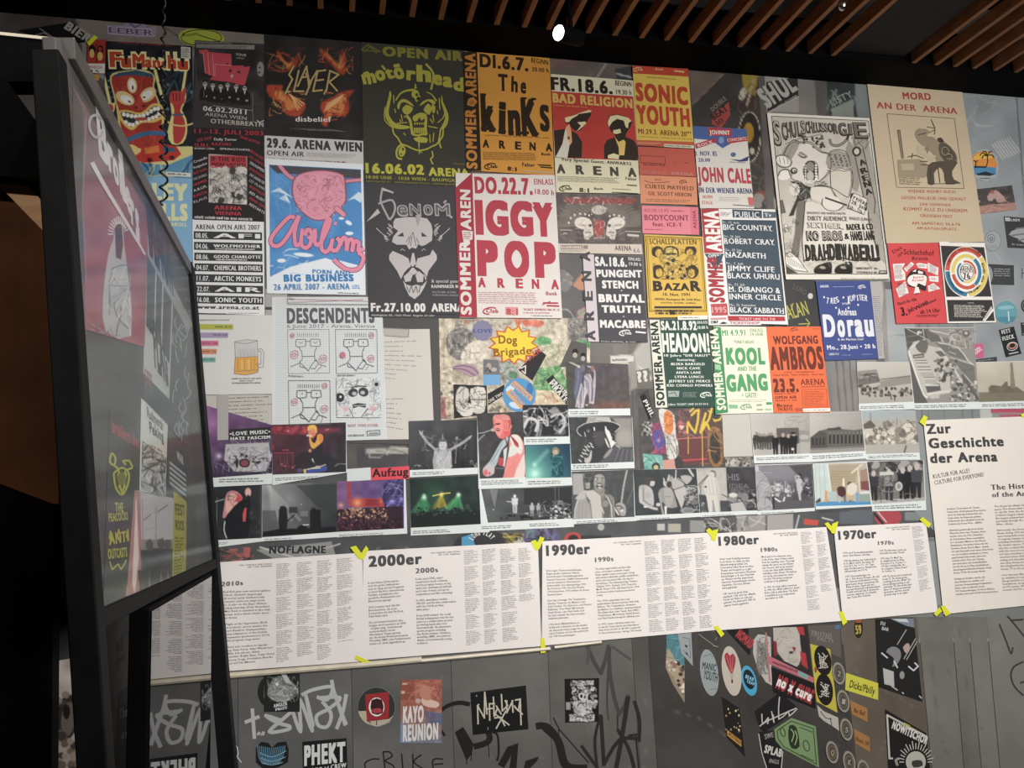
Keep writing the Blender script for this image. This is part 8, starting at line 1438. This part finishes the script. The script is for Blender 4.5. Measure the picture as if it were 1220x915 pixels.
t.part('column_text').para(['1975 wird Veranstaltungsstätte','unter dem Namen »Arena«.','','1976 Besetzung des Schlachthofs','in St. Marx durch die Szene 72','vom 27.6. bis 11.10. 100 Tage','lang. Rockkonzerte, Filmabende,','»Besetzung« am 27.76.','','1977 Veranstaltungen im','der 1. Die Arena-Gruppe, die der','der Inneren Artikulations bring','gestreuten Szene zusammen mit','Filmvorschau, Rand auf und','werden finanziell selbstständigen','Politik wird auf die Kommunen','werden abgeholt. Sie Ansatz','das Open-Air-Gelände.'],[(684,200),(850,192),(884,415),(708,436)],tx,8.5)
t.para(['1975 The first major events are','held under the name "Arena".','','1976 name "St. Marx" the','be slaughterhouse by Wien','from June 27 to October 11,','100 days, including film, the','an occupation "Arena, Arena"','on October 12.','','1977 The Arena site founded and','in July 76. The Arena group','consisting from the official. The','Arena fighting meeting to self','remaining. The first works date','place, for dangerous materials,','generation, and the open-air','grounds stays in use again.'],[(868,188),(1010,182),(1044,405),(894,422)],tx,8.5)
smallcols(t,[([(1030,72),(1086,68),(1134,388),(1072,400)],54)],5)
fr(1080,480,3.519)
t=T('title_sheet','large cream title sheet headed Zur Geschichte der Arena, right edge','paper sheet',[(66,74),(640,52),(680,830),(150,885)],'e0d9ce',6.5)
t.part('heading').text('Zur',80,130,184,126,42,'434343',.05).text('Geschichte',90,190,404,180,42,'434343',.05).text('der Arena',96,252,378,244,42,'434343',.05).text('The History',350,366,545,356,24,'434343',.05).text('of the Arena',354,396,545,388,22,'434343',.05)
t.part('tilted_heading').text('KULTUR FÜR ALLE!',108,318,260,292,18,'4a4a4a',.02).text('CULTURE FOR EVERYONE!',114,344,320,308,18,'4a4a4a',.02)
t.part('column_text').para(['Im Jänner 72 mit einem der Theater','Festwochen, die Besetzung Wiens, Europa','durch die bisherige Kulturpolitik einer','brach einem der bekannten größten','Kulturstreits und schließlich durch den','Kulturverein Forum Wien - ARENA.','','Historisch gesehen gilt als die Arena','Wien über ihren dem Theaters. Arena','wurden schon als 1976 Schlachthof','bis Konstruktion Firma veranstalten.','In z. ebendabei Mitten in den Wiener','Kulturszene. Die zweite Arena war die','Favorites Arena, Zeit St. Marx - damals','mit dem Neumarkt auch einem Grün Arena','von der in Jahren wiederum zu Arena','gegründeten Autonomie, einerseits','wurden sollen Tisch der Planung,','und wird durch die Stadtteilbezirke','nur für Arena in Wien abschließende','überwiegend Schlachthof-Areals, Areal-','Arena, 77 für die heutige Arena.','','Anfang aus 26 Jahre wurde, um','eine Initiative zu schaffen und','wird zur Veranstaltungs-Organisation','findet, aber ab jährlich Arena','270 Veranstaltungen, 30 Arena Bühnen','wurden und rund 100.000 Besucher:innen.'],[(164,438),(330,430),(386,795),(202,808)],'4f4b48',6.5)
t.para(['The Arena has always defined itself as a','space. The Arena name stands for','to city life. Firm, the Arena is one','of Wien\'s largest cultures','the largest independence event centers','and finally through the cultural forum','Wien - Arena.','','Historically, the Arena events were the','Arena during 1976 and the squat','were being held around the world','of ongoing changes as early','including alternative music','the theatre spaces. The Arena','was the occupied Slaughter','with the second occupation','and also sounding a first','unsolved issues within the','ending and demolition site','site, then Arena moved to Wien','the slaughterhouse foreland','Arena, 77 to the present one','','Over the past fifty years, with','an initiative to a partly open','the ground for a self managed','foundations, at up to seven','at 270 events, 30 stages','around 100,000 visitors.'],[(362,428),(560,418),(600,780),(400,790)],'4f4b48',6.5)
# ---------------------------------------------------------------- neon tapes
YT='d9dc28'
def tape(label,q,lv=7.6):
    t=T('tape_strip',label,'tape',q,YT,lv,th=.0003,group='neon yellow tape strips');return t
fr(0,0,1)
for ti,(lab,q) in enumerate((('neon yellow tape strip on the red ticket stub, top left',[(104,52),(113,43),(117,46),(107,56)]),
               ('neon yellow tape, left leg of the V above the 2000er numerals',[(417,652),(424,650),(434,664),(432,667),(427,665)]),
               ('neon yellow tape, right leg of the V above the 2000er numerals',[(432,656),(436,650),(439,654),(434,664),(429,665)]),
               ('neon yellow tape slanted at the lower left corner of the 2000er sheet',[(424,780),(442,788),(439,792),(423,785)]),
               ('long neon yellow tape leg left of the 1990er heading',[(632,645),(637,643),(643,652),(640,656),(636,654)]),
               ('short neon yellow tape leg left of the 1990er heading',[(643,639),(648,641),(642,654),(637,652)]),
               ('upright neon yellow tape below the 1990er sheet corner',[(643.5,760),(648,760),(649.5,777),(643.5,778)]),
               ('neon yellow tape, left leg of the V above the 1980er numerals',[(840,632),(844,629),(852,637),(849,643)]),
               ('neon yellow tape, right leg of the V above the 1980er numerals',[(848,632),(855,630),(851,645),(846,643)]),
               ('neon yellow tape slanted at the lower left corner of the 1980er sheet',[(849,746),(854,745),(862,755),(858,759)]),
               ('neon yellow tape, left leg of the V above the 1970er numerals',[(981,624),(985,622),(994,631),(991,636)]),
               ('neon yellow tape, right leg of the V above the 1970er numerals',[(990,624),(997.5,621),(994,636),(989,635)]),
               ('upright neon yellow tape at the lower left corner of the 1970er sheet',[(998,729),(1003,728),(1008,741),(1003,745)]),
               ('neon yellow tape slanted at the upper right corner of the 1970er sheet',[(1094,619),(1098,616),(1108,624),(1105,629)]),
               ('neon yellow tape at the lower right corner of the 1970er sheet',[(1111,731),(1118,723),(1121,728),(1114,734)]),
               ('neon yellow tape at the lower left corner of the cream title sheet',[(1119,722),(1124,721),(1131,731),(1125,734)]),
               ('neon yellow tape at the upper left corner of the cream title sheet',[(1094,503),(1099,495),(1104,497),(1100,508)]),
               ('neon yellow tape at the upper right of the cream title sheet',[(1214,494),(1222,491),(1224,498),(1217,498)]))):
    if len(q) >4: t=T('tape_strip',lab,'tape',q[:4],YT,7.6+ti % 2*.5,th=.0003,shape=q,group='neon yellow tape strips')
    else: tape(lab,q,7.6+ti % 2*.5)
# ---------------------------------------------------------------- stickers on the lower panels
ML=M_PAPER
fr(160,780,4.692)
t=T('sticker','round black sticker with a dense white linework fish head','sticker',[(695,95),(930,95),(930,320),(700,320)],'222423',2.6,shape=[(808+118*math.cos(a/4),206+112*math.sin(a/4)) for a in range(25)])
t.ras('drawing',[(725,105),(925,105),(925,318),(725,318)],.6,lambda c: c.f('222423').p([(745,200),(780,130),(840,125),(918,195),(880,250),(800,265),(750,235)],'8a8d8c',1,2).sc(745,125,915,262,120,14,3.2,['222423','d5d8d6','55595a'],4).p([(820,110),(850,110),(880,160),(850,160)],'b0b4b2').e(798,165,9,9,'d8dad8').l([(722,170),(724,240)],4,'c0c4c2'))
t.part('lettering').text('ANGLER',780,296,856,280,22,'d5d8d6',.07).text('PRIZE',790,314,856,300,16,'d5d8d6',.07)
t=T('sticker','black rounded sticker with fine blue spiked lettering like antlers','sticker',[(672,482),(864,482),(864,660),(680,640)],'1c1e1f',2.6,shape=[(680,520),(710,486),(750,492),(770,520),(800,490),(850,484),(864,530),(860,600),(800,630),(720,635),(680,600)])
t.part('lettering').lines([[(690+i*11,520+abs(i-7)*-2),(696+i*9.5,570),(720+i*6,610)] for i in range(15)],4,'5f8ea8',2).lines([[(700,545),(770,570),(850,535)],[(705,575),(770,595),(845,570)],[(720,605),(770,615),(830,600)]],4,'7fa8bd',3)
t=T('sticker','black sticker with big white block letters above a crew line','sticker',[(940,486),(1186,465),(1196,760),(945,790)],'191a1a',2.6)
t.part('lettering').text('PHEKT',950,616,1180,592,112,'cfd2d0',.06).text('CODE',962,660,1050,650,26,'cfd2d0',.06).text('CREW',1098,640,1186,628,28,'cfd2d0',.06).line([(1065,625),(1075,645),(1085,622)],5,'cfd2d0')
T('sticker','small grey-dark round sticker beside the leaning frame at the bottom','sticker',[(552,500),(590,500),(590,560),(556,560)],'2a2c2c',2.6,shape=[(570+14*math.cos(a/2),530+30*math.sin(a/2)) for a in range(12)]).part('scribble','white tag line').lines([[(570,505),(562,540),(590,590),(600,600)],[(575,510),(580,560),(560,590)]],6,'c5c8c6',3)
fr(400,770,4.692)
t=T('sticker','round sticker with a red square and white open-mouth outline','sticker',[(120,225),(335,225),(335,450),(120,450)],'303130',2.6,shape=[(227+107*math.cos(a/4),338+112*math.sin(a/4)) for a in range(25)])
t.part('picture').poly([(124,362),(170,360),(178,420),(298,405),(320,385),(300,425),(230,450),(170,430),(140,400)],'b0a68f').poly([(164,268),(298,254),(296,402),(174,420)],'982a30').ring(228,338,37,46,14,'d8d4cc',0,0,360,20).poly([(200,300),(258,298),(262,372),(202,374)],'3a1c1e',2).poly([(205,350),(250,345),(255,368),(210,372)],'a83a42',2).lines([[(228,415),(228,440)],[(195,430),(180,412)]],5,'3a3530')
t.ring(227,338,105,110,3,'77777a')
t=T('sticker','portrait sticker in brick red with two bold white words','sticker',[(364,188),(592,183),(592,540),(358,540)],'9a5a4c',2.6)
t.ras('picture',None,.7,lambda c: c.f('a05c4c').g(0,330,'9c5a4a',0,540,'6f7888').n(20,.04).r(364,188,440,300,'8a4a3c').sc(400,195,590,300,26,40,6,['c88a72','7a3c30','b8705c'],3).p([(480,290),(540,300),(580,320),(560,345),(490,330)],'d0b0a0',1,2).e(460,305,14,14,'b9a09a').p([(470,240),(520,220),(530,300),(480,290)],'b57a68',1,2).r(372,205,400,215,'c8a898').r(366,250,386,265,'c8a898').p([(500,360),(592,370),(592,440),(510,430)],'4f6288',.8).p([(358,430),(400,440),(420,540),(358,540)],'6f86a8',.8).sc(400,340,590,450,16,30,6,['b57a68','6a4a58'],5))
t.part('lettering').text('KAYO',374,424,490,418,92,'d0cdc8',.06).text('REUNION',374,528,572,514,92,'d0cdc8',.06)
t=T('sticker','black rectangular sticker with thin cream runic lettering','sticker',[(752,258),(1062,218),(1076,462),(766,494)],'161616',2.7)
r_='bab5a2'
t.part('lettering').lines([[(795,435),(792,330),(830,400),(832,255),(845,380)],[(792,330),(800,322)],[(860,415),(858,320),(890,320)],[(840,350),(880,345)],[(880,280),(885,390),(905,340)],[(895,330),(925,380)],[(925,265),(930,360),(960,330),(945,300)],[(955,300),(955,370),(990,300)],[(985,300),(990,370)],[(1000,300),(1030,295),(1020,360),(995,330)],[(1030,290),(1035,440)],[(1000,340),(1045,380)],[(880,370),(970,440)],[(950,360),(895,460)],[(885,400),(920,395),(945,445)]],8,r_).line([(850,450),(850,466)],3,'99a').ell(786,276,3,3,'ccc')
fr(640,750,5.545)
t=T('sticker','black and white engraved icon sticker with gothic lettering bands','sticker',[(180,325),(408,320),(404,608),(184,614)],'141414',2.6)
t.ras('picture',None,.6,lambda c: c.f('151515').p([(220,340),(375,335),(372,368),(220,372)],'9a9a98').sc(222,338,372,370,50,10,4,['151515','d5d5d2'],3).p([(245,550),(250,440),(295,370),(345,430),(365,550)],'b0b0ae',1,2).bl(225,380,385,550,50,8,18,['b5b5b2','151515','8a8a88'],4).sc(220,375,390,560,120,12,3.4,['e0e0dc','151515','151515'],5).e(292,440,18,22,'d0d0cc').e(292,440,10,13,'33302f').p([(212,560),(380,560),(378,605),(214,608)],'a5a5a2').sc(214,562,378,606,60,10,5,['151515','d5d5d2'],6).r(190,480,220,530,'8f8f8c'))
# right lower door with skewed stickers
fr(780,740,5.227)
t=T('sticker','skewed beach scene sticker with turquoise top and rocks','sticker',[(68,80),(185,80),(185,508),(66,300)],'8a7a68',2.6,shape=[(76,60),(160,50),(184,270),(184,508),(110,390),(66,290),(70,170)])
t.ras('picture',[(70,60),(180,60),(183,500),(110,385)][:0] or [(72,70),(182,70),(183,470),(70,280)],.6,lambda c: c.f('a08f78').p([(60,60),(185,60),(185,280),(140,260),(90,170),(70,190)],'4a7a84',1,0).sc(75,70,180,240,16,30,6,['7aa5aa','3a6068'],3).bl(70,250,185,490,60,6,15,['c0b5a0','5a4c42','8a6a5c','3a322c','d5cbb8'],4))
t=T('sticker','pale grey skewed cassette-like sticker beside the beach sticker','sticker',[(140,70),(225,60),(236,280),(165,200)],'8f9596',2.7);t.part('print').lines([[(170,100),(215,110),(222,230),(178,180)]],4,'5f6566').poly([(186,145),(200,150),(202,165),(188,160)],'2f3132').poly([(190,190),(204,200),(204,214),(192,204)],'2f3132')
t=T('sticker','tall blue-grey oval sticker reading MANIC YOUTH','sticker',[(278,175),(398,175),(398,465),(278,465)],'8a9494',2.6,shape=[(338+56*math.cos(a/4)+.33*(145*math.sin(a/4))*.35,320+145*math.sin(a/4)) for a in range(25)])
t.part('lettering').text('MANIC',292,295,378,312,44,'2a2f30',.02).text('YOUTH',298,355,384,378,54,'2a2f30',.02).lines([[(300,220),(345,205),(360,225)],[(340,425),(385,420)]],4,'5f6a6a')
t=T('sticker','cream oval sticker with a red heart-shaped balloon','sticker',[(412,155),(542,155),(542,465),(412,465)],'b5ada0',2.6,shape=[(477+60*math.cos(a/4)+.12*150*math.sin(a/4),310+155*math.sin(a/4)) for a in range(25)])
t.part('balloon').poly([(432,215),(450,195),(466,215),(484,200),(500,225),(500,260),(484,320),(470,320),(445,270)],'9a3038',2).lines([[(445,215),(475,315)],[(465,215),(477,315)],[(485,215),(480,315)]],3,'c07070').lines([[(470,320),(478,365)],[(484,320),(482,365)]],2,'7a3a3a').poly([(474,365),(486,366),(485,385),(476,384)],'5a2a2a')
t=T('sticker','small cyan ringed oval sticker with a black centre','sticker',[(532,275),(640,275),(640,465),(532,465)],'3f9ac0',2.7,shape=[(586+46*math.cos(a/4)+.3*60*math.sin(a/4),370+94*math.sin(a/4)) for a in range(25)])
t.part('centre').poly([(585+34*math.cos(a/4)+.3*40*math.sin(a/4),362+62*math.sin(a/4)) for a in range(25)],'1d2022').text('BEAR',560,352,612,376,24,'7ab8d0',.05).text('TRAP',566,380,618,402,20,'7ab8d0',.05)
t=T('sticker','long black slanted sticker with red block letters under the 1980er sheet','sticker',[(440,52),(580,40),(595,205),(585,210)],'1c1c1c',2.6);t.part('lettering').text('NOMAD',500,92,592,172,58,'a83a3c',.07)
t=T('sticker','white round sticker covered in swirling fine print, cut by a black square','sticker',[(608,78),(728,78),(728,405),(608,405)],'aaa6a0',2.6,shape=[(728,400),(690,380),(640,300),(610,200),(612,120),(640,82),(680,85),(720,100)])
t.part('print').lines([[(630+rd.uniform(0,80),110+rd.uniform(0,230)) for _ in range(3)] for _ in range(44)],4,'77736e',2)
t=T('sticker','white blob-monster sticker with red letters on both sides','sticker',[(720,35),(960,20),(965,380),(700,300)],'2a2727',2.7,shape=[(735,32),(950,22),(965,200),(985,385),(720,260),(735,120)])
t.ras('drawing',[(735,40),(945,34),(965,320),(740,220)],.7,lambda c: c.f('2a2727').p([(730,30),(880,25),(905,120),(912,230),(880,290),(820,260),(770,200),(735,140)],'aca59c',1,2).sc(740,50,900,260,30,16,4,['77706a','d0c9c0'],3).p([(855,160),(880,165),(870,195)],'8a2a2c').e(850,195,14,8,'3a3533').p([(735,120),(760,130),(765,210),(735,220)],'7a2a2c').p([(905,190),(940,200),(955,300),(915,270)],'a83238').p([(880,30),(925,30),(935,90),(900,80)],'a83238'))
t.part('colour_strip').poly([(700,215),(720,220),(985,350),(990,385),(700,262)],'b0606a').poly([(890,308),(950,335),(950,365),(890,335)],'6a9a98').text('PANDEMONIUM',730,262,885,322,16,'3a2226',.04).lines([[(690,70),(715,380)]],10,'a86a6a')
t=T('sticker','black slanted sticker with dripping white and red curse lettering','sticker',[(722,285),(990,385),(1000,545),(735,440)],'1a1718',2.8)
t.part('lettering').text('NO X CURE',748,410,972,512,88,'9a3038',.08).text('no x cure',754,396,966,498,62,'d8d2cc',.06)
t=T('sticker','yellow edged sticker with two black round faces stacked','sticker',[(965,140),(1090,175),(1135,570),(1005,500)],'b5a83a',2.6)
t.part('faces').ell(1045,245,52,95,'1c1a18',-12).ell(1055,425,52,100,'1c1a18',-8).lines([[(1045+rd.uniform(-32,32),245+rd.uniform(-50,50)) for _ in range(2)] for _ in range(16)],5,'b5b0a5').lines([[(1055+rd.uniform(-32,32),425+rd.uniform(-50,50)) for _ in range(2)] for _ in range(16)],5,'b5b0a5').ell(1000,300,8,20,'8a4a2a')
t=T('sticker','white torn sticker scrap below the two black round faces','sticker',[(1005,520),(1140,600),(1146,680),(1010,600)],'a8a49c',2.7,shape=[(1008,520),(1050,560),(1140,600),(1146,682),(1100,650),(1050,620),(1020,590)]);t.part('print').lines([[(1030,560),(1060,600),(1100,610)],[(1090,600),(1100,650)]],5,'3a3835',2)
t=T('sticker','green banknote sticker with a dark portrait oval','sticker',[(740,650),(860,600),(995,650),(1022,910)],'6f8a5c',2.7,shape=[(742,672),(850,602),(1000,655),(1022,912),(790,790),(750,740)])
t.part('print').lines([[(760,680),(848,622),(985,668),(1005,890),(800,780),(765,730),(760,680)]],6,'33452c').poly([(835,650),(880,660),(900,780),(850,790),(830,730)],'26301f',2).lines([[(845,670),(865,700),(850,750)],[(870,680),(885,720),(870,770)]],6,'8fa878',2).ring(795,690,14,28,6,'33452c',-15).ring(942,775,18,34,6,'33452c',-15).lines([[(900,660),(980,690)],[(905,830),(990,870)]],5,'33452c')
t=T('sticker','black kite-shaped sticker with white script and an old english blazon','sticker',[(605,600),(780,440),(895,540),(700,670)],'1b1a1b',2.65,shape=[(620,560),(780,440),(890,540),(760,640),(680,690),(650,660)])
t.part('lettering').lines([[(665,575),(670,640),(705,600),(700,640)],[(735,580),(740,630),(725,560)],[(775,470),(770,610),(830,560),(835,590),(885,545)],[(650,655),(700,620),(880,540)]],7,'b5b2aa',2)
t=T('sticker','black crest sticker with outlined white letters left of the banknote','sticker',[(645,690),(740,670),(790,800),(720,920)],'1c1b1c',2.75,shape=[(650,690),(735,678),(750,750),(795,800),(790,920),(700,930),(660,820)])
t.part('lettering').lines([[(645,700),(665,820),(700,930)],[(795,810),(785,930)]],5,'c0bdb5').text('SWE',685,735,740,720,34,'8a8882',.05).text('SPLAB',678,815,785,845,50,'c0bdb5',.05).text('INGS',710,880,770,890,28,'8a8882',.05)
t=T('sticker','black skewed flyer sticker with gold dots and a gold label','sticker',[(415,470),(525,540),(562,845),(445,720)],'1d1b19',2.6);t.part('print').poly([(448,675),(538,745),(538,782),(450,712)],'b0803a').text('BLUTBAD',455,705,532,768,18,'3a2a14',.04)
for _ in range(16): t.ell(440+rd.uniform(0,90),540+rd.uniform(0,150),rd.uniform(2,6),rd.uniform(3,8),rd.choice(['b5905a','8a8078','c8b890']))
t=T('marker_tag','thin white marker tag below the lower right corner of the 1990er sheet','graffiti',[(270,70),(400,70),(400,170),(270,170)],'3f3c39',2.2);t.part('strokes').lines([[(272,80),(380,160)],[(360,150),(395,160)],[(385,100),(375,120)]],4,'8a8782')
t=T('sticker','dull grey sticker with faded letters right of the blob monster','sticker',[(950,30),(1150,20),(1160,230),(970,150)],'57524d',2.5);t.part('lettering').text('TRUTHS',968,88,1100,110,34,'77726c',.05).text('FACTS',1010,120,1110,135,26,'77726c',.05).poly([(1120,25),(1150,22),(1152,50),(1122,48)],'4a6a90')
fr(960,720,4.692)
for i,(x,y,s_,lab) in enumerate(((180,385,'2','topmost round push button with a pale ring, left of the yellow label'),(205,540,'1','second round push button from the top, left of the upper orange label'),(222,698,'5','third round push button from the top, left of the lower orange label'),(143,825,'Q','lower left round push button showing a yellow sign'),(238,880,'K','lower middle round push button showing a K'),(318,930,'V','lowest right round push button cut by the bottom edge'))):
    t=T('push_button',lab,'button',[(x-38,y-62),(x+38,y-62),(x+38,y+62),(x-38,y+62)],'8a8478',2.6,th=.004,shape=[(x+34*math.cos(a/4)+8*math.sin(a/4),y+62*math.sin(a/4)) for a in range(25)],group='elevator-style buttons on the dark door')
    t.part('cap').poly([(x+26*math.cos(a/4)+6*math.sin(a/4),y+50*math.sin(a/4)) for a in range(25)],'4a443c').ring(x,y,20,36,4,'6a6358',-6).text(s_,x-9,y+14,x+9,y+18,30,'a89a5a' if s_ =='Q' else '99928a',.02)
t=T('sticker','bright yellow skewed label with black handwriting','sticker',[(222,382),(402,440),(402,534),(218,478)],'c0bc3c',2.7);t.part('handwriting').text('Dicks/Pbilly',240,462,380,506,42,'2a2a1c',.02)
t=T('sticker','orange-brown skewed label beside the second button','sticker',[(244,534),(342,580),(343,658),(254,612)],'9a6a3c',2.7);t.part('lettering').text('No Bail',265,602,325,622,26,'3a2414',.03)
t=T('sticker','orange-brown skewed label beside the third button','sticker',[(266,694),(354,742),(356,826),(276,776)],'9a6a3c',2.7);t.part('lettering').text('Monto 100',275,762,348,790,24,'3a2414',.03)
t=T('sticker','small oval yellow-black sticker under the 1970er sheet','sticker',[(268,80),(318,80),(318,190),(268,190)],'2a2418',2.7,shape=[(293+24*math.cos(a/3),132+56*math.sin(a/3)) for a in range(19)]);t.part('lettering').text('59',278,165,310,162,50,'b09a3c',.05).poly([(275,85),(310,85),(308,102),(278,102)],'a04a34')
t=T('sticker','black gig flyer sticker with grey figures and white slanted bars','sticker',[(385,82),(600,75),(650,545),(400,460)],'1f1f1f',2.6)
t.part('print').poly([(470,80),(600,78),(605,130),(560,120)],'6f7884').poly([(480,82),(560,80),(575,100),(520,96)],'b5bcc0').text('FU',415,115,440,120,22,'b0b0b0',.05).text('BAR',422,142,460,150,20,'b0b0b0',.05).lines([[(508,225),(560,140)],[(545,305),(612,190)],[(560,310),(620,205)]],5,'9a9a9a').poly([(445,265),(480,235),(520,250),(530,290),(510,330),(480,350),(490,300)],'77777a',2).poly([(540,240),(570,215),(580,250),(560,275)],'a89088',2).lines([[(420,270),(455,300)],[(570,345),(600,370),(625,345),(605,325)],[(490,315),(510,355)]],8,'c0c0c0').ell(535,395,14,22,'8a8a8a').lines([[(470,450),(510,480)],[(630,510),(645,525)],[(535,490),(545,500)]],7,'a8a8a8').poly([(428,355),(488,375),(492,458),(436,445)],'a8a8a2')
t=T('sticker','black framed sticker with white headline and half-sun burst','sticker',[(440,585),(672,720),(700,1000),(462,1000)],'1d1c1a',2.7)
t.part('border').lines([[(485,860),(465,860),(452,618),(672,738)]],10,'b5b2aa').poly([(545,658),(580,676),(582,690),(548,672)],'a8a040')
t.part('lettering').text('NOWITSCHOR',476,690,672,782,44,'c8c5bd',.06)
t.part('sunburst').ell(612,880,56,60,'aaa79e').lines([[(612+66*math.cos(a),880+72*math.sin(a)),(612+(92+10*(k % 2))*math.cos(a),880+(105+14*(k % 2))*math.sin(a))] for k,a in ((k,math.pi+k*math.pi/16) for k in range(17))],5,'b5b2aa').poly([(590,875),(640,870),(650,900),(600,910)],'3a3834',2).line([(510,900),(500,870),(520,860)],14,'8a877f',3)
for t in THINGS: t.finish()
bpy.data.objects.remove(_fo)
bpy.context.view_layer.update()
